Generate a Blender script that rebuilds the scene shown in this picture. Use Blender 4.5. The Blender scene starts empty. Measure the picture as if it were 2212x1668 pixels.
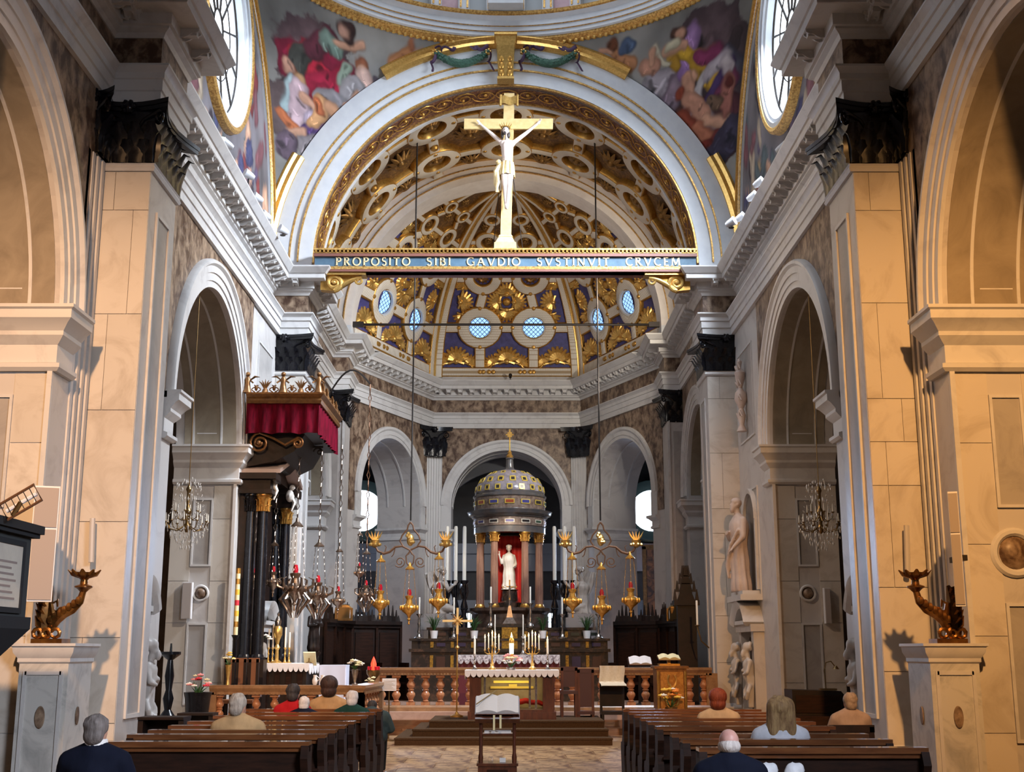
import bpy, math, random
import numpy as np
from mathutils import Matrix, Vector, noise
D = bpy.data; SC = bpy.context.scene; COL = SC.collection
PI = math.pi; sin = math.sin; cos = math.cos; rad = math.radians
random.seed(7)

# ------------------------------------------------------------------ camera
FPX, CX0, CY0 = 2660.0, 1106.0, 834.0
TH, YAW = math.atan(574 / FPX), rad(0.1077)
CAM = Vector((0.10, 0.0, 1.65))
FW = Vector((sin(YAW) * cos(TH), cos(YAW) * cos(TH), sin(TH)))
RT = Vector((cos(YAW), -sin(YAW), 0)); UPV = RT.cross(FW)
cam = D.cameras.new('camera'); cam.sensor_width = 36; cam.lens = 36 * FPX / 2212
cam.clip_start = 0.1; cam.clip_end = 300
camo = D.objects.new('camera', cam); COL.objects.link(camo)
camo.matrix_world = Matrix(((RT.x, UPV.x, -FW.x, CAM.x), (RT.y, UPV.y, -FW.y, CAM.y), (RT.z, UPV.z, -FW.z, CAM.z), (0, 0, 0, 1)))
SC.camera = camo

def at(px, py, X=None, Y=None, Z=None):
    """a measured point of the photograph at a known depth, height or side plane"""
    d = FW + RT * ((px - CX0) / FPX) - UPV * ((py - CY0) / FPX)
    t = (X - CAM.x) / d.x if X is not None else (Y / d.y if Y is not None else (Z - CAM.z) / d.z)
    return CAM + d * t

# ------------------------------------------------------------------ view, world, lights
vs = SC.view_settings
vs.view_transform = 'Standard'; vs.look = 'None'; vs.gamma = 1.0; vs.use_curve_mapping = False
vs.exposure = 0.12
W = D.worlds.new('sky'); SC.world = W; W.use_nodes = True
W.node_tree.nodes['Background'].inputs[0].default_value = (0.62, 0.72, 1.0, 1)
W.node_tree.nodes['Background'].inputs[1].default_value = 0.06

def aim(o, tgt):
    o.rotation_euler = (Vector(tgt) - o.location).to_track_quat('-Z', 'Y').to_euler()

def area(name, loc, tgt, size, power, col, shape='DISK', size_y=None, spread=PI):
    l = D.lights.new(name, 'AREA'); l.shape = shape; l.size = size; l.energy = power; l.color = col; l.spread = spread
    if size_y: l.size_y = size_y
    o = D.objects.new(name, l); COL.objects.link(o); o.location = loc; aim(o, tgt); return o

def spot(name, loc, tgt, power, col, ang=60, blend=.4, r=.15):
    l = D.lights.new(name, 'SPOT'); l.energy = power; l.color = col; l.spot_size = rad(ang); l.spot_blend = blend; l.shadow_soft_size = r
    o = D.objects.new(name, l); COL.objects.link(o); o.location = loc; aim(o, tgt); return o

def point(name, loc, power, col, r=.1):
    l = D.lights.new(name, 'POINT'); l.energy = power; l.color = col; l.shadow_soft_size = r
    o = D.objects.new(name, l); COL.objects.link(o); o.location = loc; return o

DAY = (0.80, 0.88, 1.0); WARM = (1.0, 0.66, 0.36); WARM2 = (1.0, 0.80, 0.58)
area('dome_daylight', (0, 21.9, 21.5), (0, 22.2, 0), 6.0, 370, DAY)                 # windows of the drum
area('oculus_daylight_left', (-5.35, 22.2, 13.6), (1, 24.5, 9.0), 3.0, 120, DAY)      # the two round windows
area('oculus_daylight_right', (5.35, 22.2, 13.6), (-3.6, 26.4, 5.6), 3.0, 2050, DAY, spread=1.85)
area('nave_daylight', (4.6, 2.0, 6.0), (-5.0, 12.5, -.6), 3.0, 260, (.80, .87, 1.0), spread=1.4)   # nave windows behind the camera
area('ambulatory_daylight_left', (-5.6, 42.4, 5.2), (-3.2, 38, 2.6), 1.6, 420, (0.55, 0.7, 1.0), spread=2.0)
area('ambulatory_daylight_right', (5.6, 42.4, 5.2), (3.2, 38, 2.6), 1.6, 420, (0.55, 0.7, 1.0), spread=2.0)
spot('nave_flood_left', (-3.5, 4.0, 9.0), (-5.3, 15, 3.7), 7000, (1.0, 0.56, 0.27), 48, .95, .2)   # floodlights in the nave
spot('nave_flood_right', (3.5, 4.0, 9.0), (5.3, 15, 3.7), 6600, (1.0, 0.49, 0.16), 48, .95, .2)
spot('jamb_flood_left', (3.9, 16.9, 10.5), (-5.7, 24.4, 2.4), 3600, (1.0, 0.82, 0.66), 36, 1.0, .15)
spot('aisle_fill', (.4, 8.5, 9.6), (0, 15.6, .6), 1300, (1.0, 0.86, 0.72), 56, .8, .25)  # added spot without a fixture, brightens lectern, pews and people
spot('jamb_flood_right', (-3.9, 16.9, 10.5), (5.6, 24.6, 3.4), 1100, (1.0, 0.68, 0.42), 44, .8, .15)
spot('crossing_flood_left', (-4.5, 25.6, 10.6), (5.4, 19.2, 7.0), 800, (1.0, 0.66, 0.28), 44, .6, .12)
spot('crossing_flood_right', (4.5, 25.6, 10.6), (-5.4, 19.2, 7.0), 800, (1.0, 0.72, 0.30), 44, .6, .12)
spot('crucifix_flood', (-3.9, 15.0, 8.6), (0.05, 27.0, 12.2), 620, (1.0, 0.82, 0.54), 15, .5)
spot('vault_fill', (4.0, 28.9, 10.6), (-3.4, 30.8, 13.6), 460, (1.0, 0.86, 0.66), 80)  # unseen spot put in to brighten the left of the vault
spot('apse_wall_fill', (4.3, 29.2, 8.4), (-2.6, 38.6, 8.4), 900, (1.0, 0.93, 0.84), 80, .6)  # fill light added for the apse entablature, no known source there
spot('apse_flood', (4.1, 29.0, 10.7), (-3.2, 38, 10.8), 560, (1.0, 0.86, 0.68), 100)

# ------------------------------------------------------------------ mesh helpers
class MB:
    def __init__(s):
        s.v = []; s.f = []; s.m = []; s.mi = 0; s.M = Matrix(); s.flip = False
    def xf(s, M):
        s.M = M; s.flip = M.to_3x3().determinant() < 0; return s
    def add(s, vs_, fs):
        o = len(s.v); M = s.M
        for p in vs_:
            s.v.append((M @ Vector(p))[:])
        for f in fs:
            g = [i + o for i in f]
            s.f.append(g[::-1] if s.flip else g); s.m.append(s.mi)
        return s
    def box(s, x0, x1, y0, y1, z0, z1):
        v = [(x0, y0, z0), (x1, y0, z0), (x1, y1, z0), (x0, y1, z0), (x0, y0, z1), (x1, y0, z1), (x1, y1, z1), (x0, y1, z1)]
        return s.add(v, [(0, 3, 2, 1), (4, 5, 6, 7), (0, 1, 5, 4), (1, 2, 6, 5), (2, 3, 7, 6), (3, 0, 4, 7)])
    def cbox(s, c, d):
        return s.box(c[0] - d[0] / 2, c[0] + d[0] / 2, c[1] - d[1] / 2, c[1] + d[1] / 2, c[2] - d[2] / 2, c[2] + d[2] / 2)
    def taper(s, c, d0, d1, h):          # frustum on a rectangular base
        x, y, z = c
        v = [(x + sx * d[0] / 2, y + sy * d[1] / 2, z + zz) for d, zz in ((d0, 0), (d1, h)) for sx, sy in ((-1, -1), (1, -1), (1, 1), (-1, 1))]
        return s.add(v, [(0, 3, 2, 1), (4, 5, 6, 7), (0, 1, 5, 4), (1, 2, 6, 5), (2, 3, 7, 6), (3, 0, 4, 7)])
    def extrude(s, poly, y0, y1):        # outline in (x, z), depth along y
        n = len(poly)
        v = [(a, y0, b) for a, b in poly] + [(a, y1, b) for a, b in poly]
        fs = [list(range(n)), list(range(2 * n - 1, n - 1, -1))] + [(i, i + n, (i + 1) % n + n, (i + 1) % n) for i in range(n)]
        return s.add(v, fs)
    def grid(s, fn, nu, nv, wrap=False):
        v = [fn(i / nu, j / nv) for j in range(nv + 1) for i in range(nu + (0 if wrap else 1))]
        w = nu + (0 if wrap else 1)
        fs = [(j * w + i, j * w + (i + 1) % w, (j + 1) * w + (i + 1) % w, (j + 1) * w + i) for j in range(nv) for i in range(nu)]
        return s.add(v, fs)
    def lathe(s, prof, seg=16, c=(0, 0, 0), a0=0, a1=2 * PI, cap=True, sy=1):
        full = abs(a1 - a0 - 2 * PI) < 1e-6
        n = seg if full else seg + 1
        v = [(c[0] + r * cos(a0 + (a1 - a0) * k / seg), c[1] + sy * r * sin(a0 + (a1 - a0) * k / seg), c[2] + z) for r, z in prof for k in range(n)]
        fs = []
        for j in range(len(prof) - 1):
            for k in range(seg):
                k2 = (k + 1) % n
                fs.append((j * n + k, j * n + k2, (j + 1) * n + k2, (j + 1) * n + k))
        if full and cap:
            if prof[0][0] > 1e-4: fs.append(list(range(n - 1, -1, -1)))
            if prof[-1][0] > 1e-4: fs.append([(len(prof) - 1) * n + k for k in range(n)])
        return s.add(v, fs)
    def sph(s, c, r, u=12, w=8):
        if not hasattr(r, '__len__'): r = (r, r, r)
        v = [(c[0], c[1], c[2] - r[2])]
        for j in range(1, w):
            p = -PI / 2 + PI * j / w
            v += [(c[0] + r[0] * cos(p) * cos(2 * PI * k / u), c[1] + r[1] * cos(p) * sin(2 * PI * k / u), c[2] + r[2] * sin(p)) for k in range(u)]
        v.append((c[0], c[1], c[2] + r[2])); L = len(v) - 1
        fs = [(0, 1 + (k + 1) % u, 1 + k) for k in range(u)]
        for j in range(w - 2):
            fs += [(1 + j * u + k, 1 + j * u + (k + 1) % u, 1 + (j + 1) * u + (k + 1) % u, 1 + (j + 1) * u + k) for k in range(u)]
        fs += [(L, 1 + (w - 2) * u + k, 1 + (w - 2) * u + (k + 1) % u) for k in range(u)]
        return s.add(v, fs)
    def tube(s, pts, r, seg=6, closed=False, flat=1.0):
        pts = [Vector(p) for p in pts]; n = len(pts)
        rs = r if hasattr(r, '__len__') else [r] * n
        v = []; up = None
        for i in range(n):
            a = pts[i - 1] if (i > 0 or closed) else pts[0]
            b = pts[(i + 1) % n] if (i < n - 1 or closed) else pts[-1]
            t = (b - a).normalized()
            if up is None:
                up = Vector((0, 0, 1)) if abs(t.z) < .9 else Vector((1, 0, 0))
            x = t.cross(up)
            if x.length < 1e-5: x = t.orthogonal()
            x.normalize(); y = x.cross(t).normalized(); up = y
            for k in range(seg):
                an = 2 * PI * k / seg
                v.append((pts[i] + x * rs[i] * cos(an) + y * rs[i] * flat * sin(an))[:])
        fs = []
        for i in range(n if closed else n - 1):
            for k in range(seg):
                fs.append((i * seg + k, i * seg + (k + 1) % seg, ((i + 1) % n) * seg + (k + 1) % seg, ((i + 1) % n) * seg + k))
        if not closed:
            fs.append(list(range(seg - 1, -1, -1))); fs.append([(n - 1) * seg + k for k in range(seg)])
        return s.add(v, fs)
    def bone(s, a, b, ra, rb, seg=10):   # tapered limb with round ends
        s.tube([a, b], [ra, rb], seg); s.sph(a, ra, seg, 7); s.sph(b, rb, seg, 7); return s
    def arc(s, prof, c, a0, a1, seg=32, close=True):
        """profile of (radius, y) swept round an arch that stands in the x-z plane"""
        n = len(prof); v = []
        for k in range(seg + 1):
            a = a0 + (a1 - a0) * k / seg
            v += [(c[0] + r * cos(a), c[1] + y, c[2] + r * sin(a)) for r, y in prof]
        fs = []
        for k in range(seg):
            for i in range(n if close else n - 1):
                j = (i + 1) % n
                fs.append((k * n + i, (k + 1) * n + i, (k + 1) * n + j, k * n + j))
        if close:
            fs.append(list(range(n))); fs.append([seg * n + i for i in range(n - 1, -1, -1)])
        return s.add(v, fs)
    def sweep(s, prof, path, i0=0, i1=None, side=1):
        """profile of (outward offset, z) along a plan path, mitred; 'side' is the hand of the room"""
        P = [Vector(p) for p in path]; n = len(P); i1 = n - 1 if i1 is None else i1
        nor = []
        for i in range(n - 1):
            t = (P[i + 1] - P[i]).normalized(); nor.append(Vector((t.y, -t.x)) * side)
        m = len(prof); v = []
        for i in range(i0, i1 + 1):
            if i == 0: o = nor[0]
            elif i == n - 1: o = nor[-1]
            else:
                o = nor[i - 1] + nor[i]; o = o / max(.15, (1 + nor[i - 1].dot(nor[i])))
            v += [(P[i].x + o.x * d, P[i].y + o.y * d, z) for d, z in prof]
        fs = []
        for i in range(i1 - i0):
            for j in range(m - 1):
                q = (i * m + j, (i + 1) * m + j, (i + 1) * m + j + 1, i * m + j + 1)
                fs.append(q if side > 0 else q[::-1])
        fs.append([j for j in range(m)]); fs.append([(i1 - i0) * m + j for j in range(m - 1, -1, -1)])
        return s.add(v, fs)
    def mesh(s, name, mats=None, smooth=True, angle=38):
        me = D.meshes.new(name); me.from_pydata(s.v, [], s.f)
        for m_ in (mats if isinstance(mats, (list, tuple)) else [mats]):
            if m_: me.materials.append(m_)
        if isinstance(mats, (list, tuple)) and len(mats) > 1: me.polygons.foreach_set('material_index', s.m)
        if smooth:
            me.polygons.foreach_set('use_smooth', [True] * len(me.polygons))
            me.update(); me.set_sharp_from_angle(angle=rad(angle))
        me.validate(); me.update(); return me
    def build(s, name, mats, parent=None, **k):
        return link(name, s.mesh(name, mats, **k), parent)

def link(name, data, parent=None, loc=None, rot=None):
    o = D.objects.new(name, data); COL.objects.link(o)
    if parent: o.parent = parent
    if loc is not None: o.location = loc
    if rot is not None: o.rotation_euler = rot
    return o
def struct(o):
    o['kind'] = 'structure'; return o
def tag(o, label, cat, group=None):
    o['label'] = label; o['category'] = cat
    if group: o['group'] = group
    return o
def thing(name, label, cat, loc=(0, 0, 0), rz=0, group=None):
    o = D.objects.new(name, None); COL.objects.link(o); o.empty_display_size = .2
    o.location = loc; o.rotation_euler = (0, 0, rz); return tag(o, label, cat, group)
def dup(root, loc, rz=None, label=None, scale=None):
    r = root.copy(); COL.objects.link(r); r.location = loc
    if rz is not None: r.rotation_euler = (0, 0, rz)
    if scale is not None: r.scale = (scale,) * 3 if not hasattr(scale, '__len__') else scale
    if label: r['label'] = label
    def kids(a, b):
        for ch in list(a.children):
            c = ch.copy(); COL.objects.link(c); c.parent = b; kids(ch, c)
    kids(root, r)
    return r
def T(x=0, y=0, z=0): return Matrix.Translation((x, y, z))
def RZ(a): return Matrix.Rotation(a, 4, 'Z')
def RX(a): return Matrix.Rotation(a, 4, 'X')
def RY(a): return Matrix.Rotation(a, 4, 'Y')
def S3(x, y, z): return Matrix.Diagonal((x, y, z, 1))
def MIR(s): return S3(s, 1, 1)
# plane frames: (a, b, c) -> along the wall, out of it, up
SIDE = lambda s, x: Matrix(((0, -s, 0, s * x), (1, 0, 0, 0), (0, 0, 1, 0), (0, 0, 0, 1)))   # a = +Y, out of the wall = towards the axis
def seg_frame(p, q):       # local x along p->q, local y away from the room
    t = (Vector(q) - Vector(p)).normalized()
    return Matrix(((t.x, -t.y, 0, p[0]), (t.y, t.x, 0, p[1]), (0, 0, 1, 0), (0, 0, 0, 1)))

# ------------------------------------------------------------------ materials
MATS = {}
def mat(name, col, rough=.5, metal=0., col2=None, scale=3., lo=.35, hi=.7, detail=5., dist=0., bump=0., bscale=None, vary=0.,
        emit=0., ecol=None, stretch=None, spec=.5, tex='noise', alpha=1., trans=0., sheen=0., coat=0.):
    m = D.materials.new(name); m.use_nodes = True; nt = m.node_tree; N = nt.nodes; L = nt.links
    b = N['Principled BSDF']
    b.inputs['Roughness'].default_value = rough; b.inputs['Metallic'].default_value = metal
    b.inputs['Specular IOR Level'].default_value = spec
    b.inputs['Base Color'].default_value = (*col, 1)
    if coat: b.inputs['Coat Weight'].default_value = coat
    if trans: b.inputs['Transmission Weight'].default_value = trans
    if sheen: b.inputs['Sheen Weight'].default_value = sheen
    src = None
    if col2 is not None or bump:
        tc = N.new('ShaderNodeTexCoord'); mp = N.new('ShaderNodeMapping')
        mp.inputs['Scale'].default_value = stretch or (1, 1, 1)
        L.new(tc.outputs['Object'], mp.inputs[0])
    if col2 is not None:
        if tex == 'noise' or tex == 'vein':
            t = N.new('ShaderNodeTexNoise'); t.inputs['Scale'].default_value = scale; t.inputs['Detail'].default_value = detail
            t.inputs['Distortion'].default_value = dist; t.inputs['Roughness'].default_value = .62
            out = t.outputs[0]
        elif tex == 'voronoi':
            t = N.new('ShaderNodeTexVoronoi'); t.inputs['Scale'].default_value = scale; out = t.outputs['Color']
        elif tex == 'wave':
            t = N.new('ShaderNodeTexWave'); t.inputs['Scale'].default_value = scale; t.inputs['Distortion'].default_value = dist
            t.inputs['Detail'].default_value = detail; out = t.outputs[0]
        elif tex == 'brick':
            t = N.new('ShaderNodeTexBrick'); t.inputs['Scale'].default_value = scale; out = t.outputs['Fac']
        L.new(mp.outputs[0], t.inputs['Vector'])
        r = N.new('ShaderNodeValToRGB'); r.color_ramp.elements[0].position = lo; r.color_ramp.elements[1].position = hi
        r.color_ramp.elements[0].color = (*col, 1); r.color_ramp.elements[1].color = (*col2, 1)
        if tex == 'vein':
            e = r.color_ramp.elements.new((lo + hi) / 2); e.color = (*col2, 1); r.color_ramp.elements[2].color = (*col, 1)
        L.new(out, r.inputs[0]); src = r.outputs[0]
    if vary:
        oi = N.new('ShaderNodeObjectInfo'); mr = N.new('ShaderNodeMapRange')
        mr.inputs[3].default_value = 1 - vary; mr.inputs[4].default_value = 1 + vary
        L.new(oi.outputs['Random'], mr.inputs[0])
        hs = N.new('ShaderNodeHueSaturation'); hs.inputs['Color'].default_value = (*col, 1)
        L.new(mr.outputs[0], hs.inputs['Value'])
        if src: L.new(src, hs.inputs['Color'])
        src = hs.outputs[0]
    if src: L.new(src, b.inputs['Base Color'])
    if bump:
        t2 = N.new('ShaderNodeTexNoise'); t2.inputs['Scale'].default_value = bscale or scale; t2.inputs['Detail'].default_value = 4
        L.new(mp.outputs[0], t2.inputs['Vector'])
        bm = N.new('ShaderNodeBump'); bm.inputs['Strength'].default_value = bump; bm.inputs['Distance'].default_value = .02
        L.new(t2.outputs[0], bm.inputs['Height']); L.new(bm.outputs[0], b.inputs['Normal'])
    if emit:
        b.inputs['Emission Color'].default_value = (*(ecol or col), 1); b.inputs['Emission Strength'].default_value = emit
    MATS[name] = m; return m
def vcol_mat(name, rough=.7):
    m = D.materials.new(name); m.use_nodes = True; N = m.node_tree.nodes
    a = N.new('ShaderNodeVertexColor'); a.layer_name = 'paint'
    m.node_tree.links.new(a.outputs[0], N['Principled BSDF'].inputs['Base Color']); N['Principled BSDF'].inputs['Roughness'].default_value = rough
    N['Principled BSDF'].inputs['Specular IOR Level'].default_value = .2
    return m

MARBLE = mat('pale_marble', (.52, .495, .475), .38, col2=(.34, .315, .31), scale=1.3, lo=.5, hi=.8, detail=8, dist=1.6, spec=.35)
SLAB = mat('marble_slab', (.57, .53, .475), .36, col2=(.38, .33, .275), scale=1.1, lo=.48, hi=.82, detail=8, dist=2.2, vary=.07, spec=.3)
TRIM = mat('marble_moulding', (.58, .57, .56), .42, col2=(.41, .395, .395), scale=2.2, lo=.5, hi=.8, detail=6, dist=.8, spec=.3)
BROWN = mat('brown_breccia_marble', (.075, .042, .028), .38, col2=(.34, .245, .17), scale=4.2, lo=.40, hi=.63, detail=10, dist=.35, stretch=(1.2, 1.2, .9), spec=.3)
STUCCO = mat('white_stucco', (.60, .625, .65), .6, col2=(.54, .565, .60), scale=4, spec=.25)
CREAM = mat('cream_stucco', (.70, .65, .56), .6, col2=(.55, .47, .36), scale=22, lo=.45, hi=.62, spec=.25)
KEY = mat('greek_key_stucco', (.74, .70, .62), .6, col2=(.42, .32, .20), scale=9, tex='brick', lo=.2, hi=.9, spec=.25)
GOLD = mat('gilding', (.62, .36, .085), .38, .75, col2=(.40, .20, .045), scale=14, lo=.35, hi=.7)
GOLDL = mat('bright_gilding', (.80, .53, .17), .34, .8, col2=(.58, .34, .09), scale=20, lo=.35, hi=.7)
GOLDB = mat('beaded_gilding', (.70, .44, .14), .4, .6, col2=(.36, .19, .05), scale=20, lo=.4, hi=.62, bump=.4)
RELIEF = mat('gilt_relief_on_maroon', (.12, .045, .035), .5, .15, col2=(.50, .27, .07), scale=8, lo=.52, hi=.64, detail=3, dist=2.5, bump=.5)
BLUE = mat('ultramarine_field', (.075, .075, .26), .6, col2=(.035, .03, .12), scale=5)
FIELD = mat('gilt_brown_field', (.10, .05, .022), .5, .2, col2=(.34, .18, .05), scale=6, lo=.45, hi=.7, dist=2)
BRONZE = mat('black_bronze', (.004, .004, .006), .24, .0, col2=(.012, .012, .015), scale=8, spec=.35)
IRON = mat('wrought_iron', (.035, .028, .024), .5, .6)
RUST = mat('rusty_iron', (.16, .075, .035), .6, .4)
WOOD = mat('dark_walnut', (.030, .012, .007), .6, col2=(.012, .006, .004), scale=4, stretch=(1, 1, 7), spec=.12)
WOODP = mat('polished_pew_wood', (.20, .075, .026), .22, col2=(.10, .034, .013), scale=3, stretch=(.6, 6, 6), coat=.5)
WOODR = mat('red_mahogany', (.12, .035, .016), .28, col2=(.05, .015, .008), scale=4, stretch=(5, 5, 1), coat=.3)
BLACKW = mat('ebonised_wood', (.009, .006, .005), .45, col2=(.022, .011, .008), scale=5, spec=.25)
CARPET = mat('brown_carpet', (.085, .048, .024), .95, col2=(.060, .034, .018), scale=40, bump=.4, spec=.1)
CLOTH = mat('white_linen', (.80, .77, .76), .8, bump=.2, bscale=60, spec=.1)
LACE = mat('white_lace', (.66, .62, .62), .85, col2=(.20, .16, .17), scale=30, tex='voronoi', lo=.2, hi=.9, spec=.1)
VELVET = mat('crimson_velvet', (.15, .003, .016), .9, col2=(.03, .0008, .004), scale=6, stretch=(3, 3, .4), spec=.1)
REDSILK = mat('red_silk', (.55, .020, .012), .55, col2=(.34, .010, .008), scale=6, stretch=(4, 4, .6), spec=.3)
SILVER = mat('tarnished_silver', (.62, .58, .54), .22, .95, col2=(.30, .24, .20), scale=18)
OLDS = mat('browned_silver', (.34, .26, .20), .3, .85, col2=(.13, .08, .05), scale=16)
CANDLE = mat('ivory_wax', (.82, .78, .68), .5, spec=.3)
FLAME = mat('candle_flame', (1, .75, .35), emit=14., ecol=(1., .62, .22))
WHITE = mat('white_statuary_marble', (.78, .74, .68), .42, col2=(.64, .60, .55), scale=3, spec=.35)
GLASSD = mat('daylight_pane', (.7, .8, 1), .2, emit=3.5, ecol=(.80, .90, 1.0))
GLASSB = mat('blue_sky_pane', (.3, .5, .9), .2, emit=1.3, ecol=(.30, .55, 1.0))
LEAD = mat('lead_came', (.02, .025, .04), .6)
GREEN = mat('leaf_green', (.028, .085, .022), .55, col2=(.05, .13, .03), scale=12)
GARL = mat('laurel_green', (.045, .13, .085), .6, col2=(.02, .06, .045), scale=14, bump=.6)
PURPLE = mat('violet_ribbon', (.060, .028, .075), .6)
GREYW = mat('slate_grey_paint', (.055, .060, .062), .8, spec=.1)
SPK = mat('speaker_cloth_beige', (.36, .315, .29), .8); SPKW = mat('speaker_white_edge', (.72, .72, .74), .4)
SOFF = mat('shaded_brown_soffit', (.31, .265, .20), .6, col2=(.21, .175, .13), scale=1.6, detail=7, dist=1, spec=.2)  # brownish soffit tone, darkened to carry the shade inside the arches
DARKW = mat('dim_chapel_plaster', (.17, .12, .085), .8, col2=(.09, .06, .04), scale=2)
# ================================================================== SETTING
XW, XP = 5.25, 4.6            # wall plane, pier plane
ZC0, ZC1, ZF0, ZF1, ZT = 7.9, 8.75, 9.25, 9.68, 10.25
YC, RS = 21.9, 5.5            # crossing centre and half side

def prism(mb, poly, z0, z1):
    n = len(poly)
    mb.add([(a, b, z0) for a, b in poly] + [(a, b, z1) for a, b in poly],
           [list(range(n))[::-1], list(range(n, 2 * n))] + [(i, (i + 1) % n, (i + 1) % n + n, i + n) for i in range(n)])
MB.prism = prism

def arcpts(c, r, zs, a0=PI, a1=0, n=28):
    return [(c + r * cos(a0 + (a1 - a0) * k / n), zs + r * sin(a0 + (a1 - a0) * k / n)) for k in range(n + 1)]

def wall_outline(a0, a1, z1, opens):
    p = [(a0, 0)]
    for c, r, zs in opens:
        p += [(c - r, 0)] + arcpts(c, r, zs) + [(c + r, 0)]
    return p + [(a1, 0), (a1, z1), (a0, z1)]

# ---- floor
b = MB(); b.box(-10, 10, -8, 46, -.3, 0)
FLOORM = mat('worn_floor_marble', (.42, .26, .13), .35, col2=(.17, .085, .04), scale=2.2, lo=.38, hi=.66, detail=10, dist=1.2, stretch=(1, .45, 1), spec=.4)
floor = struct(b.build('floor', FLOORM))
TILEM = mat('floor_slab_marble', (.44, .28, .14), .5, col2=(.13, .06, .028), scale=3.4, lo=.40, hi=.60, detail=10, dist=1.4, vary=.16, stretch=(1, .5, 1), spec=.4)
b = MB(); b.box(-.49, .49, -.39, .39, -.01, .006); tile_me = b.mesh('floor_slab', TILEM, smooth=False)
for j in range(8):
    for i in range(-3, 4):
        link('floor_slab', tile_me, floor, (i * 1.0 + (.5 if j % 2 else 0), 16.6 + j * .8, 0))

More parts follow.
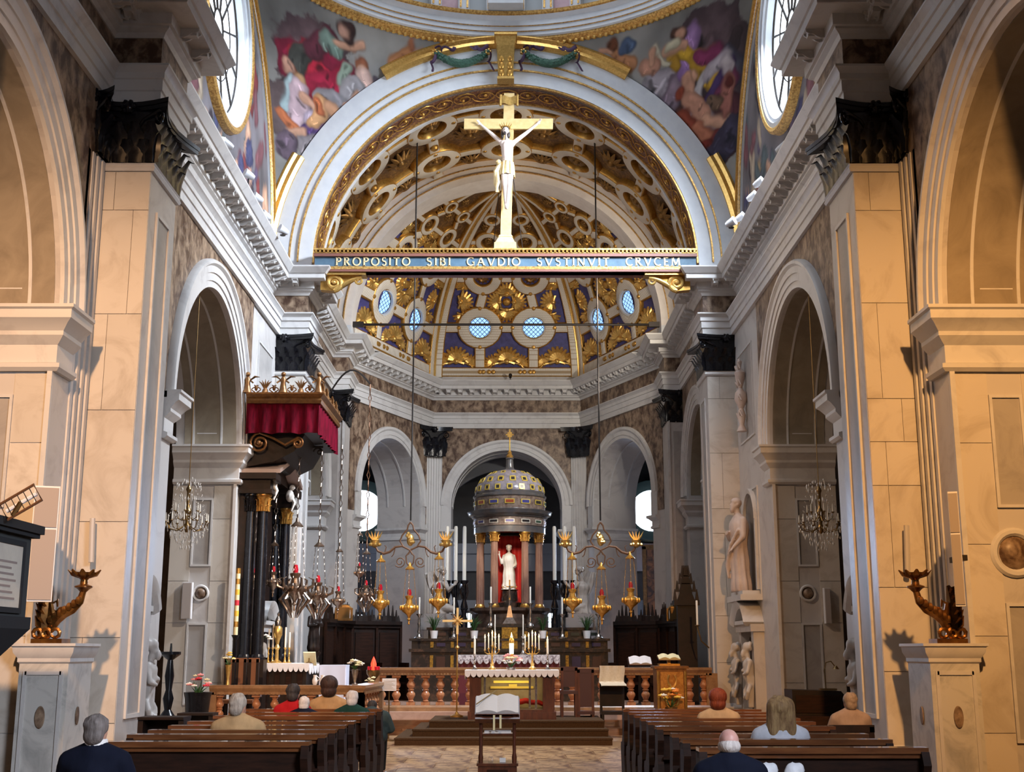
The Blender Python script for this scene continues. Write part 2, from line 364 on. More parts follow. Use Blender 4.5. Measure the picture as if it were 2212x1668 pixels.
# ---- side walls of nave, crossing and chancel
def side_wall(s, nm):
    F = SIDE(s, XW)
    b = MB().xf(F); b.extrude(wall_outline(-6, 28.0, 9.27, [(3.0, 2.45, 5.6), (11.65, 2.45, 5.6), (21.6, 2.45, 5.6)]), -1.25, 0)
    b.xf(SIDE(s, 4.9)); b.extrude(wall_outline(28.0, 33.6, ZT, [(30.85, 2.05, 5.75)]), -1.1, 0)
    w = struct(b.build(nm, MARBLE, smooth=False))
    # spandrels of brown breccia, archivolts, keystones
    for x0, y0, y1, c, r, zs, z1 in ((XW, 9.0, 15.2, 11.65, 2.45, 5.6, 8.75), (XW, 18.4, 24.75, 21.6, 2.45, 5.6, 8.75), (4.9, 28.6, 33.4, 30.85, 2.05, 5.75, 8.75)):
        F = SIDE(s, x0); ro = r + .46
        b = MB().xf(F)
        pl = [(y0, zs)] + ([(c - ro, zs)] if c - ro > y0 else []) + arcpts(c, ro, zs) + [(y1, zs), (y1, z1), (y0, z1)]
        if c - ro <= y0: pl = [(y0, zs + .9)] + [q for q in arcpts(c, ro, zs) if q[0] > y0 and q[0] < y1] + [(y1, zs + .9), (y1, z1), (y0, z1)]
        b.extrude(pl, 0, .02); b.build('spandrel_panel', BROWN, w, smooth=False)
        b = MB().xf(F)
        b.arc([(r, .0), (r, .05), (r + .12, .05), (r + .12, .075), (r + .26, .075), (r + .26, .10), (r + .38, .10), (r + .42, .15), (r + .47, .15), (r + .5, .10), (r + .5, 0)], (c, 0, zs), 0, PI, 40)
        for e in (-1, 1):    # stilted legs down to the impost
            b.box(c + e * r - (.5 if e < 0 else 0), c + e * r + (.5 if e > 0 else 0), 0, .05, zs - .1, zs)
        b.build('archivolt', TRIM, w)
        b = MB().xf(F); b.arc([(r - .012, -.06), (r - .012, -1.08), (r + .01, -1.08), (r + .01, -.06)], (c, 0, zs), 0, PI, 40); b.build('soffit_shade_lining', SOFF, w)  # thin added lining, puts the dim of the intrados into its colour
        # intrados soffit panel line
        b = MB().xf(F)
        for d in (-.35, -.9):
            b.arc([(r - .02, d - .02), (r - .02, d + .02), (r + .02, d + .02), (r + .02, d - .02)], (c, 0, zs), 0, PI, 36)
        b.build('soffit_moulding', TRIM, w)
    # imposts wrapping the jambs
    imp = [(.0, 4.86), (.05, 4.86), (.09, 4.9), (.09, 4.95), (.03, 4.97), (.03, 5.18), (.07, 5.22), (.12, 5.28), (.12, 5.33), (.19, 5.42), (.24, 5.46), (.24, 5.56), (.27, 5.58), (.27, 5.62), (0, 5.62)]
    for x0, c, r, dep in ((XW, 11.65, 2.45, 1.25), (XW, 21.6, 2.45, 1.25), (4.9, 30.85, 2.05, 1.1)):
        for e in (-1, 1):
            ya, yb = c + e * (r + .5), c + e * r
            path = [(s * x0, ya), (s * x0, yb), (s * (x0 + dep), yb)]
            b = MB(); b.sweep(imp, path, side=(-1 if s > 0 else 1) * (-1 if e > 0 else 1) * 1)
            b.build('impost', TRIM, w, angle=30)
    # jamb faces turned to the camera: panels and roundels
    def panel(F, a0, a1, z0, z1, cut=0, name='sunk_panel'):
        b = MB().xf(F); t = .035
        def fr(p, q): b.box(p[0], q[0], 0, .03, p[1], q[1])
        fr((a0 - t, z0 - t), (a1 + t, z0)); fr((a0 - t, z1), (a1 + t, z1 + t)); fr((a0 - t, z0), (a0, z1)); fr((a1, z0), (a1 + t, z1))
        b.build(name, TRIM, w, smooth=False)
        b = MB().xf(F); b.box(a0, a1, 0, .006, z0, z1); b.build('panel_field', PANELM, w, smooth=False)
    def roundel(F, a, z, r):
        b = MB().xf(F @ T(a, 0, z) @ RX(-PI / 2))
        b.lathe([(r * 1.5, 0), (r * 1.5, .02), (r * 1.35, .05), (r * 1.15, .05), (r, .02), (r, 0)], 28, cap=False); rr = b.build('roundel', TRIM, w)
        b = MB().xf(F @ T(a, 0, z) @ RX(-PI / 2)); b.lathe([(r, .004), (r * .8, .05), (r * .4, .075), (.001, .08)], 24); b.build('roundel_stone', BROWN, rr)
    for y, wd in ((14.1, 1.1), (24.05, 1.1)):
        F = Matrix(((s, 0, 0, s * XW), (0, -1, 0, y), (0, 0, 1, 0), (0, 0, 0, 1)))   # a = outwards from the axis, b = towards the camera
        panel(F, .48, .80, 3.3, 4.55); panel(F, .48, .80, .7, 2.15)
        roundel(F, .6, 2.75, .11 if y > 20 else .19)
        panel(F, .48, .80, 5.9, 7.2, name='soffit_panel')
        b = MB().xf(F); b.box(.0, .06, 0, .05, 0, 4.86); b.build('jamb_edge', TRIM, w, smooth=False)
        b = MB().xf(F)      # joints between the courses: the blocks of the jamb
        zz = .02; rnd = random.Random(int(y))
        while zz < 4.8:
            h = min(rnd.uniform(.7, 1.2), 4.85 - zz)
            for a0, a1 in ((.065, .44), (.845, 1.245)):
                c_ = MB().xf(F); c_.box(a0, a1, 0, .012, zz, zz + h - .012); c_.build('marble_slab', SLAB, w, smooth=False)
            zz += h
    # pilasters of the crossing piers
    def pier(y0, y1, x1=XW, near=True):
        pil = MB(); pil.box(min(s * XP, s * x1), max(s * XP, s * x1), y0, y1, 0, ZC0)
        p = pil.build('pilaster', MARBLE, w, smooth=False)
        rnd = random.Random(3 if s < 0 else 5); zz = .02
        xa, xb = XP + .0, x1
        while zz < ZC0 - .12:
            h = min(rnd.choice((.55, .8, 1.0, 1.25, 1.4)), ZC0 - .1 - zz)
            if ZC0 - .1 - zz - h < .3: h = ZC0 - .1 - zz
            cut = rnd.choice((None, .3, .66, .7))
            for u0, u1 in (((0, cut), (cut, 1)) if cut else ((0, 1),)):
                c_ = MB(); A = xa + (xb - xa) * u0 + .004; B = xa + (xb - xa) * u1 - .004
                c_.box(min(s * A, s * B), max(s * A, s * B), y0 - .022, y0 + .01, zz, zz + h - .009)
                c_.build('marble_slab', SLAB, p, smooth=False)
            zz += h
        # necking, base mouldings
        pa = [(s * x1, y0), (s * XP, y0), (s * XP, y1), (s * x1, y1)]
        b = MB(); b.sweep([(0, ZC0 - .1), (.04, ZC0 - .1), (.06, ZC0 - .06), (.04, ZC0 - .02), (.06, ZC0), (0, ZC0)], pa, side=-s if False else (1 if s > 0 else -1) * -1)
        b.sweep([(.1, 0), (.1, .35), (.07, .42), (.085, .47), (.03, .56), (0, .58)], pa, side=-1 if s > 0 else 1)
        b.build('pilaster_moulding', TRIM, p, angle=30)
        # reveal towards the axis: a tall sunk panel
        F = SIDE(s, XP); q = y1 - y0
        b = MB().xf(F)
        for a0, a1, z0, z1 in ((y0 + .3, y0 + .345, .9, 7.3), (y1 - .345, y1 - .3, .9, 7.3), (y0 + .3, y1 - .3, 7.3, 7.35), (y0 + .3, y1 - .3, .85, .9)):
            b.box(a0, a1, 0, .03, z0, z1)
        b.build('reveal_frame', TRIM, p, smooth=False)
        b = MB().xf(F); b.box(y0 + .345, y1 - .345, 0, .008, .9, 7.3); b.build('reveal_field', PANELM, p, smooth=False)
        return p
    pier(15.2, 16.4); pier(27.4, 28.6, 5.5)
    # stepped strips between nave arch and pier
    b = MB().xf(SIDE(s, XW))
    for k in range(4): b.box(14.62 + k * .14, 14.70 + k * .14, 0, .02 + .015 * k, 0, ZC0)
    b.build('fillet', TRIM, w, smooth=False)
    # panelled strip between crossing arch and far pier
    F = SIDE(s, XW)
    for z0, z1 in ((6.15, 8.1), (2.75, 5.0), (.7, 1.75)):
        panel(F, 25.45, 26.95, z0, z1)
    panel(F, 16.75, 18.0, 2.9, 4.9); panel(F, 16.75, 18.0, 6.1, 8.1)
    return w

PANELM = mat('grey_sunk_marble', (.37, .35, .335), .45, col2=(.26, .245, .235), scale=1.6, lo=.45, hi=.8, detail=7, dist=1.4, spec=.3)
wall_left = side_wall(-1, 'wall_left'); wall_right = side_wall(1, 'wall_right')

# side chapels behind the arches
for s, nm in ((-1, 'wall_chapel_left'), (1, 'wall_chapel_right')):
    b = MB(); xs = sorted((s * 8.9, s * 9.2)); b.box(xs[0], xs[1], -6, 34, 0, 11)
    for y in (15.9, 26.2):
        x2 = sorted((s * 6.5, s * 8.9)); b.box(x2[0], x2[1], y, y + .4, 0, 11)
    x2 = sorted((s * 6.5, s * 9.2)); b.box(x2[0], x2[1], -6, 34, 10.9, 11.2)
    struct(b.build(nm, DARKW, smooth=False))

# ---- entablature, mitred round the whole plan
half = [(-XW, -6), (-XW, 15.2), (-XP, 15.2), (-XP, 16.4), (-XW, 16.4), (-XW, 27.4), (-XP, 27.4), (-XP, 28.6), (-4.9, 28.6), (-4.9, 33.5), (-4.45, 33.5), (-4.45, 34.5), (-4.6, 34.5), (-2.45, 39.5)]
PLAN = half + [(-x, y) for x, y in half[::-1]]
PLAN2 = [((math.copysign(5.42, x) if abs(x) == XW and 16 < y < 28 else x), y) for x, y in PLAN]      # frieze and cornice stand further back in the crossing
ARCH = [(0, ZC1), (.08, ZC1), (.08, 8.9), (.105, 8.91), (.105, 9.06), (.13, 9.07), (.13, 9.15), (.17, 9.20), (.2, 9.22), (.2, ZF0), (0, ZF0)]
FRZ = [(0, ZF0), (.05, ZF0), (.05, ZF1), (0, ZF1)]
CORN = [(0, ZF1), (.07, ZF1), (.10, 9.74), (.16, 9.78), (.16, 9.81), (.2, 9.82), (.2, 9.98), (.46, 9.98), (.47, 9.99), (.47, 10.09), (.5, 10.1), (.55, 10.16), (.60, 10.22), (.60, ZT), (0, ZT)]
b = MB(); b.box(-.075, .075, -.25, 0, 0, .05)          # modillion: scrolled bracket, local -y = out of the wall
b.extrude([(-.075, 0), (.075, 0), (.075, .05), (-.075, .05)], -.26, -.25)
for x in (-.06, .06):
    b.add([(x - .012, -y, z) for y, z in ((0, -.11), (.05, -.12), (.1, -.10), (.16, -.055), (.21, -.055), (.25, -.03), (.25, 0), (0, 0))] +
          [(x + .012, -y, z) for y, z in ((0, -.11), (.05, -.12), (.1, -.10), (.16, -.055), (.21, -.055), (.25, -.03), (.25, 0), (0, 0))],
          [list(range(8)), list(range(15, 7, -1))] + [(i, i + 8, (i + 1) % 8 + 8, (i + 1) % 8) for i in range(8)])
b.box(-.05, .05, -.22, 0, -.085, 0)
mod_me = b.mesh('modillion', TRIM, smooth=False)
N = len(PLAN)
def entablature(nm, i0, i1):
    b = MB(); b.sweep(ARCH, PLAN, i0, i1); t = struct(b.build(nm, TRIM, angle=25))
    b = MB(); b.sweep(FRZ, PLAN2, i0, i1); b.build('frieze', BROWN, t, smooth=False)
    b = MB(); b.sweep(CORN, PLAN2, i0, i1); b.build('cornice', TRIM, t, angle=25)
    for i in range(i0, i1):
        p, q = Vector(PLAN2[i]), Vector(PLAN2[i + 1]); L = (q - p).length; tv = (q - p) / L; nv = Vector((tv.y, -tv.x))
        if p.y < 8 and q.y < 8: continue
        apse = 13 <= i <= N - 14 or min(p.y, q.y) > 34
        y_first = 9.5 if i == 0 else None
        convex = [0, 0]
        n = max(1, int(L / (.40 if not apse else .36)))
        for k in range(n):
            c = p + tv * (L * (k + .5) / n) + nv * .2
            if c.y < 10.5: continue
            o = link('modillion', mod_me, t, (c.x, c.y, 9.97), (0, 0, math.atan2(tv.y, tv.x)))
            if apse: o.scale = (1.15, .9, 1.1)
    return t
trim_left = entablature('trim_1', 0, 11); trim_apse = entablature('trim_2', 11, N - 12); trim_right = entablature('trim_3', N - 12, N - 1)

# ---- Corinthian capitals of black bronze
def leaf(mb, M, w, h, out):
    def fn(u, v):
        t = v; a = (u - .5) * 2
        wd = w * (.75 + .35 * sin(PI * t)) * (1 - .75 * max(0, t - .62) / .38)
        z = h * (t if t < .85 else .85 + .15 * sin((t - .85) / .15 * PI) * .6)
        y = -out * (t ** 3) - (.03 + .02 * abs(sin(5 * PI * t))) * (1 - abs(a)) * w * 2
        return (a * wd / 2 * (1 + .12 * cos(7 * PI * t)), y - .01, z)
    old = mb.M; mb.xf(old @ M); mb.grid(fn, 4, 8); mb.xf(old)
CAPS = {}
def capital_parts(w, d, h):
    key = (round(w, 2), round(d, 2), round(h, 2))
    if key in CAPS: return CAPS[key]
    core = MB(); core.taper((0, 0, 0), (w * .98, d * .98), (w * 1.08, d + .1), h * .86)
    fl = .22 * h / .85
    def edge(x0, y0, x1, y1, nx, ny):
        return [(x0 + (x1 - x0) * t + nx * fl * .75 * sin(PI * t) * -1, y0 + (y1 - y0) * t + ny * fl * .75 * sin(PI * t) * -1) for t in (0, .07, .2, .35, .5, .65, .8, .93)]
    W, Dp = w / 2 + fl, d / 2 + fl
    poly = edge(-W, -Dp, W, -Dp, 0, -1) + edge(W, -Dp, W, Dp, 1, 0) + edge(W, Dp, -W, Dp, 0, 1) + edge(-W, Dp, -W, -Dp, -1, 0)
    core.prism(poly, h * .86, h * .93); core.prism([(x * 1.03, y * 1.03) for x, y in poly], h * .93, h)
    core_me = core.mesh('capital', BRONZE, angle=30)
    leaves = []
    faces = ((RZ(0) @ T(0, -d / 2, 0), w), (RZ(-PI / 2) @ T(0, -w / 2, 0), d), (RZ(PI / 2) @ T(0, -w / 2, 0), d))
    for F, ww in faces:
        n = max(2, round(ww / .24))
        for k in range(n):
            b = MB(); leaf(b, F @ T((k + .5) / n * ww - ww / 2, 0, 0), ww / n * 1.05, h * .42, .13 * h / .85); leaves.append(b.mesh('acanthus_leaf', BRONZE))
        for k in range(n + 1):
            b = MB(); leaf(b, F @ T(k / n * ww - ww / 2, -.02, .02), ww / n * 1.0, h * .68, .19 * h / .85); leaves.append(b.mesh('acanthus_leaf', BRONZE))
    vol = []
    for sx in (-1, 1):
        b = MB(); pts = []
        for k in range(26):
            t = k / 25; a = PI * .5 + t * 3.6 * PI; r = .105 * h / .85 * (1 - .85 * t)
            dx = .707; o = (w / 2 + .085) if True else 0
            pts.append((sx * (w / 2 + .10 + r * cos(a) * .75), -(d / 2 + .10) - r * cos(a) * .75, h * .74 + r * sin(a)))
        stem = [(sx * w * .12, -d / 2 - .02, h * .5), (sx * w * .3, -d / 2 - .05, h * .72)]
        b.tube(stem + pts, [.022] * 2 + [.028 * (1 - .5 * k / 25) for k in range(26)], 6); vol.append(b.mesh('volute', BRONZE))
    b = MB(); b.sph((0, -d / 2 - .10, h * .9), (.08, .07, .09), 10, 6)
    for k in range(6): b.sph((.07 * cos(k * PI / 3), -d / 2 - .13, h * .9 + .07 * sin(k * PI / 3)), .035, 6, 4)
    vol.append(b.mesh('fleuron', BRONZE))
    CAPS[key] = (core_me, leaves, vol); return CAPS[key]
def capital(parent, c, w, d, h, rz=0):
    core, leaves, vol = capital_parts(w, d, h)
    o = link('capital', core, parent, c, (0, 0, rz))
    for m_ in leaves: link('acanthus_leaf', m_, o)
    for m_ in vol: link(m_.name.split('.')[0], m_, o)
    return o
for s, w in ((-1, wall_left), (1, wall_right)):
    capital(w, (s * (XP + .325), 15.8, ZC0), .65, 1.2, ZC1 - ZC0)
    capital(w, (s * (XP + .45), 28.0, ZC0), .9, 1.2, ZC1 - ZC0)
    capital(w, (s * (XW + .02), 15.1, ZC0), .16, .5, ZC1 - ZC0)

# ---- chancel arch: white archivolt, gilt bead lines, maroon and gilt soffit band
ZS = 10.5
b = MB(); b.arc([(4.5, 27.4), (4.82, 27.4), (4.82, 27.37), (5.02, 27.37), (5.02, 27.34), (5.50, 27.34), (5.50, 27.7), (4.5, 27.7)], (0, 0, ZS), 0, PI, 72)
for x in (-1, 1): b.box(min(x * 4.5, x * 5.4), max(x * 4.5, x * 5.4), 27.36, 27.8, ZT - .2, ZS)
wch = struct(b.build('wall_chancel_arch', STUCCO))
for r in (4.83, 5.03):
    b = MB(); b.arc([(r - .018, 27.33), (r + .018, 27.33), (r + .018, 27.38), (r - .018, 27.38)], (0, 0, ZS), 0, PI, 72); b.build('bead_line', GOLDB, wch)
for a0, a1 in ((58, 122), (0, 28), (152, 180)):
    b = MB()
    b.arc([(5.38, 27.36), (5.38, 27.28), (5.46, 27.22), (5.55, 27.24), (5.62, 27.18), (5.68, 27.2), (5.68, 27.4)], (0, 0, ZS), rad(a0), rad(a1), 40); b.build('gilt_moulding', GOLDL, wch)
b = MB(); b.arc([(4.5, 27.42), (4.5, 28.5), (4.56, 28.5), (4.56, 27.42)], (0, 0, ZS), 0, PI, 72); vault = struct(b.build('ceiling_chancel_soffit', RELIEF))
for y in (27.46, 28.46):
    b = MB(); b.arc([(4.46, y - .04), (4.46, y + .04), (4.52, y + .04), (4.52, y - .04)], (0, 0, ZS), 0, PI, 72); b.build('gilt_border', GOLDB, vault)
for k in range(27):      # scrolls of the relief band
    a = PI * (k + .5) / 27; b = MB()
    pts = []
    for i in range(18):
        t = i / 17; an = t * 3.4 * PI + k * PI; r = .32 * (1 - .8 * t)
        ss, yy = r * cos(an), 27.96 + r * sin(an); a2 = a + ss / 4.5
        pts.append((4.47 * cos(a2), yy, ZS + 4.47 * sin(a2)))
    b.tube(pts, .015, 5); b.sph(pts[-1], .05, 8, 5); b.build('gilt_scroll', GOLD, vault)

b = MB()
b.arc([(4.5, 28.5), (4.44, 28.5), (4.44, 28.6), (4.9, 28.6), (4.9, 33.0), (5.0, 33.0), (5.0, 28.5)], (0, 0, ZS), 0, PI, 60)
barrel = struct(b.build('ceiling_chancel', FIELD))
b = MB(); b.arc([(4.435, 28.49), (4.435, 28.61), (4.47, 28.61), (4.47, 28.49)], (0, 0, ZS), 0, PI, 60); b.build('white_lip', STUCCO, barrel)
def FB(a, sdist, h):      # a: along the axis (y), sdist: arc length from the springing on the left
    th = PI - sdist / 4.9
    return Vector(((4.9 - h) * cos(th), a, ZS + (4.9 - h) * sin(th)))
def ring(F, ca, cs, r0, r1, h, seg=24, name='coffer_ring', parent=None, rim=.05, key=None):
    b = MB(); v = []; prof = [(r0, -.01), (r0, h * .7), (r0 + rim * .8, h), (r1 - rim, h), (r1, h * .7), (r1, -.01)]
    for k in range(seg):
        a = 2 * PI * k / seg
        for r, hh in prof: v.append(F(ca + r * cos(a), cs + r * sin(a), hh)[:])
    n = 6
    for i in range(n - 1):
        b.mi = 0 if i == 2 else 1
        b.add(v if i == 0 else [], [])
        for k in range(seg):
            b.f.append([k * n + i, k * n + i + 1, ((k + 1) % seg) * n + i + 1, ((k + 1) % seg) * n + i]); b.m.append(b.mi)
    return b.build(name, [key or KEY, GOLD], parent, angle=60)
def bar(F, a0, s0, a1, s1, w, h, name='coffer_bar', parent=None, n=4, mats=None, gw=.04):
    d = Vector((a1 - a0, s1 - s0)); L = d.length; d /= L; p = Vector((-d.y, d.x))
    b = MB(); prof = [(-w / 2, -.01), (-w / 2, h * .75), (-w / 2 + gw, h), (w / 2 - gw, h), (w / 2, h * .75), (w / 2, -.01)]
    v = []
    for k in range(n + 1):
        for q, hh in prof:
            a, ss = a0 + d.x * L * k / n + p.x * q, s0 + d.y * L * k / n + p.y * q
            v.append(F(a, ss, hh)[:])
    b.add(v, [])
    for k in range(n):
        for i in range(5):
            b.f.append([k * 6 + i, k * 6 + i + 1, (k + 1) * 6 + i + 1, (k + 1) * 6 + i]); b.m.append(0 if i == 2 else 1)
    b.f.append([0, 1, 2, 3, 4, 5]); b.m.append(1); b.f.append([n * 6 + i for i in range(6)]); b.m.append(1)
    return b.build(name, mats or [KEY, GOLD], parent, angle=60)
stud_b = MB(); stud_b.lathe([(.075, -.01), (.075, .02), (.05, .05), (.001, .06)], 10); stud_me = stud_b.mesh('gilt_stud', GOLD)
def nrm(F, a, s):
    e = .03; return (F(a + e, s, 0) - F(a - e, s, 0)).cross(F(a, s + e, 0) - F(a, s - e, 0)).normalized()
def put(F, a, s, h, me, parent, name, rot=0, sc=1):
    """stand a mesh (local z = out of the surface, local y = up the surface) on a curved ceiling"""
    o = F(a, s, h); z = (F(a, s, 1) - F(a, s, 0)).normalized(); y = (F(a, s + .03, 0) - F(a, s - .03, 0)).normalized(); x = y.cross(z).normalized(); y = z.cross(x)
    M = Matrix(((x.x, y.x, z.x, o.x), (x.y, y.y, z.y, o.y), (x.z, y.z, z.z, o.z), (0, 0, 0, 1))) @ RZ(rot)
    ob = link(name, me, parent); ob.matrix_local = M @ Matrix.Scale(sc, 4); return ob
b = MB()
for k in range(12):
    a = 2 * PI * k / 12; b.tube([(0, 0, .05), (.17 * cos(a), .17 * sin(a), .12), (.34 * cos(a), .34 * sin(a), .03)], [.05, .075, .012], 6, flat=.5)
b.sph((0, 0, .1), .1, 10, 6); ros_me = b.mesh('gilt_rosette', mat('dull_gilding', (.30, .16, .04), .42, .6, col2=(.12, .06, .02), scale=14))
b = MB()
for k in range(9):
    a = PI * (k + .5) / 9; b.tube([(0, 0, .03), (.17 * cos(a), .17 * sin(a), .07), (.3 * cos(a), .3 * sin(a), .02)], [.02, .045, .03], 6, flat=.6)
b.sph((0, -.02, .04), .07, 8, 5); b.tube([(-.16, -.06, .02), (-.05, -.03, .06), (.05, -.03, .06), (.16, -.06, .02)], [.04, .03, .03, .04], 6)
shell_me = b.mesh('gilt_shell', GOLDL)
LB = PI * 4.9; stp = LB * 24 / 180
for j, y in enumerate((29.65, 31.9)):
    for k in range(7):
        cs = LB * (18 + 24 * k) / 180
        ring(FB, y, cs, .40, .76, .2, parent=barrel, rim=.04)
        put(FB, y, cs, 0, ros_me, barrel, 'gilt_rosette', sc=1.05)
        if k < 6: bar(FB, y, cs + .72, y, cs + stp - .72, .34, .17, parent=barrel, gw=.03)
        if k == 0: bar(FB, y, .1, y, cs - .72, .34, .17, parent=barrel, gw=.03)
        if k == 6: bar(FB, y, cs + .72, y, LB - .1, .34, .17, parent=barrel, gw=.03)
        for e in (-1, 1): put(FB, y, cs + e * .62, .17, stud_me, barrel, 'gilt_stud'); put(FB, y + e * .62, cs, .17, stud_me, barrel, 'gilt_stud')
for k in range(7):
    cs = LB * (18 + 24 * k) / 180
    bar(FB, 30.37, cs, 31.18, cs, .34, .17, parent=barrel, gw=.03); bar(FB, 28.6, cs, 28.93, cs, .34, .17, parent=barrel, gw=.03); bar(FB, 32.62, cs, 32.98, cs, .34, .17, parent=barrel, gw=.03)
    put(FB, 30.77, cs, .2, stud_me, barrel, 'gilt_stud', sc=1.6)
for k in range(8):
    cs = LB * (6 + 24 * k) / 180
    for y in (28.95, 30.77, 32.6): put(FB, y, cs, 0, ros_me, barrel, 'gilt_rosette', sc=1.25 if y == 30.77 else .9)
# inner arch
b = MB(); b.arc([(4.3, 33.0), (4.5, 33.0), (4.5, 32.97), (4.68, 32.97), (4.68, 32.94), (4.92, 32.94), (4.92, 33.9), (4.3, 33.9)], (0, 0, ZS), 0, PI, 60)
wia = struct(b.build('wall_apse_arch', mat('apse_arch_stucco', (.74, .70, .66), .6, col2=(.64, .59, .55), scale=3, spec=.25)))
for x in (-1, 1):
    c_ = MB(); c_.box(min(x * 4.3, x * 4.92), max(x * 4.3, x * 4.92), 33.0, 33.9, ZT - .1, ZS); c_.build('arch_foot', STUCCO, wia, smooth=False)
for r in (4.51, 4.69):
    b = MB(); b.arc([(r - .012, 32.93), (r + .012, 32.93), (r + .012, 33), (r - .012, 33)], (0, 0, ZS), 0, PI, 60); b.build('bead_line', GOLDB, wia)
b = MB(); b.arc([(4.86, 32.95), (4.86, 32.8), (4.95, 32.8), (4.95, 32.95)], (0, 0, ZS), 0, PI, 60); b.build('gilt_moulding', GOLD, wia)

# ---- apse: three arched facets
AP = [(-4.6, 34.5), (-2.45, 39.5), (2.45, 39.5), (4.6, 34.5)]
apse = None
for i in range(3):
    p, q = AP[i], AP[i + 1]; L = (Vector(q) - Vector(p)).length; Fm = seg_frame(p, q)
    R, zs = (1.78, 6.25) if i == 1 else (1.85, 6.15)
    c = L / 2 + (0 if i == 1 else (.1 if i == 0 else -.1))
    b = MB().xf(Fm); b.extrude(wall_outline(-.02, L + .02, ZT, [(c, R, zs)]), 0.0, 1.5)
    if apse is None: apse = struct(b.build('wall_apse', MARBLE, smooth=False))
    else: b.build('wall_facet', MARBLE, apse, smooth=False)
    b = MB().xf(Fm); ro = R + .3
    b.extrude([(.3, 5.6), (c - ro, 5.6)] + arcpts(c, ro, zs) + [(c + ro, 5.6), (L - .3, 5.6), (L - .3, ZC1), (.3, ZC1)], -.02, 0); b.build('spandrel_panel', BROWN, apse, smooth=False)
    b = MB().xf(Fm); b.arc([(R, .1), (R, -.04), (R + .1, -.04), (R + .1, -.06), (R + .22, -.06), (R + .27, -.1), (R + .34, -.1), (R + .36, 0)], (c, 0, zs), 0, PI, 40)
    for e in (-1, 1): b.box(c + (e * R if e > 0 else -R - .34), c + (R + .34 if e > 0 else -R), -.05, .0, 5.45, zs)
    b.build('archivolt', TRIM, apse)
    for d in (.5, 1.1):
        b = MB().xf(Fm); b.arc([(R - .02, d), (R - .02, d + .05), (R + .03, d + .05), (R + .03, d)], (c, 0, zs), 0, PI, 32); b.build('soffit_moulding', TRIM, apse)
    imp2 = [(.0, 5.08), (.05, 5.1), (.05, 5.16), (.02, 5.18), (.02, 5.3), (.1, 5.38), (.14, 5.4), (.14, 5.47), (0, 5.47)]
    for e in (-1, 1):
        b = MB().xf(Fm); pth = [(c + e * (R + .4), 0), (c + e * R, 0), (c + e * R, 1.5)]
        b.sweep(imp2, pth, side=1 if e < 0 else -1); b.build('impost', TRIM, apse, angle=30)
# fluted corner pilasters with small black capitals
def fluted(F, w, d, z0, z1, n=7):
    b = MB().xf(F); fw = w / n; poly = [(-w / 2, d)]
    for k in range(n):
        a = -w / 2 + k * fw; poly += [(a, 0), (a + fw * .2, 0), (a + fw * .3, .025), (a + fw * .7, .025), (a + fw * .8, 0)]
    poly += [(w / 2, 0), (w / 2, d)]; b.prism(poly[::-1], z0, z1); b.box(-w / 2 - .04, w / 2 + .04, -.04, d, 0, z0); return b
for x in (-1, 1):
    a_ = math.atan2(5.0, 2.15) * .5
    F = T(x * 2.42, 39.42, 0) @ RZ(-x * .45) @ T(0, -.14, 0)
    fluted(F, .62, .3, .6, ZC0 - .1).build('fluted_pilaster', TRIM, apse, angle=20)
    capital(apse, (x * 2.42 - x * .0, 39.3, ZC0 - .12), .6, .3, .97, -x * .45)
    b = MB(); xs = sorted((x * 4.45, x * 5.2)); b.box(xs[0], xs[1], 33.5, 34.5, 0, ZC0); b.build('pilaster', MARBLE, apse, smooth=False)
    b = MB(); xs = sorted((x * 4.45, x * 4.52)); b.box(xs[0], xs[1], 33.46, 33.5, 0, ZC0); b.build('pilaster_edge', TRIM, apse, smooth=False)
    b = MB(); xs = sorted((x * 4.62, x * 5.08)); b.box(xs[0], xs[1], 33.47, 33.5, .8, ZC0 - .3); b.build('pilaster_face', PANELM, apse, smooth=False)
    capital(apse, (x * 4.82, 34.0, ZC0 - .05), .74, 1.0, .9)
    b = MB(); xs = sorted((x * 4.42, x * 6.0)); b.box(xs[0], xs[1], 33.5, 34.6, ZC0, ZT); b.build('wall_block', MARBLE, apse, smooth=False)

# ---- ambulatory behind the apse
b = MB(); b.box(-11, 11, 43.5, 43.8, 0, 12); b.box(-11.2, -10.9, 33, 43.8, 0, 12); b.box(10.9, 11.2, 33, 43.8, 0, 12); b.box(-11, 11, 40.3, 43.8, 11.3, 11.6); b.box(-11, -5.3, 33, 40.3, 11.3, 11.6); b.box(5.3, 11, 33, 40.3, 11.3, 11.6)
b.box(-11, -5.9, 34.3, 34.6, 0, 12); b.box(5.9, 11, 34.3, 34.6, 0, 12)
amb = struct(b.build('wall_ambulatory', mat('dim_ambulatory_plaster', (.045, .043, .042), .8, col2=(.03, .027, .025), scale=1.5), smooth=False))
b = MB(); b.box(-10.9, 10.9, 43.25, 43.5, 5.0, 5.35); b.box(-10.9, 10.9, 43.35, 43.5, 4.4, 5.0); b.build('string_course', mat('grey_string_course', (.17, .175, .19), .6), amb, smooth=False)
b = MB(); b.box(-10.9, 10.9, 43.38, 43.5, 2.9, 3.4); b.build('dado_rail', MATS['grey_string_course'], amb, smooth=False)
for r, y in ((3.1, 43.3), (2.5, 41.6)):
    b = MB(); b.arc([(r, 0), (r + .35, 0), (r + .35, .15), (r, .15)], (0, y, 5.2), 0, PI, 36); b.build('blind_arch', MATS['grey_string_course'], amb)

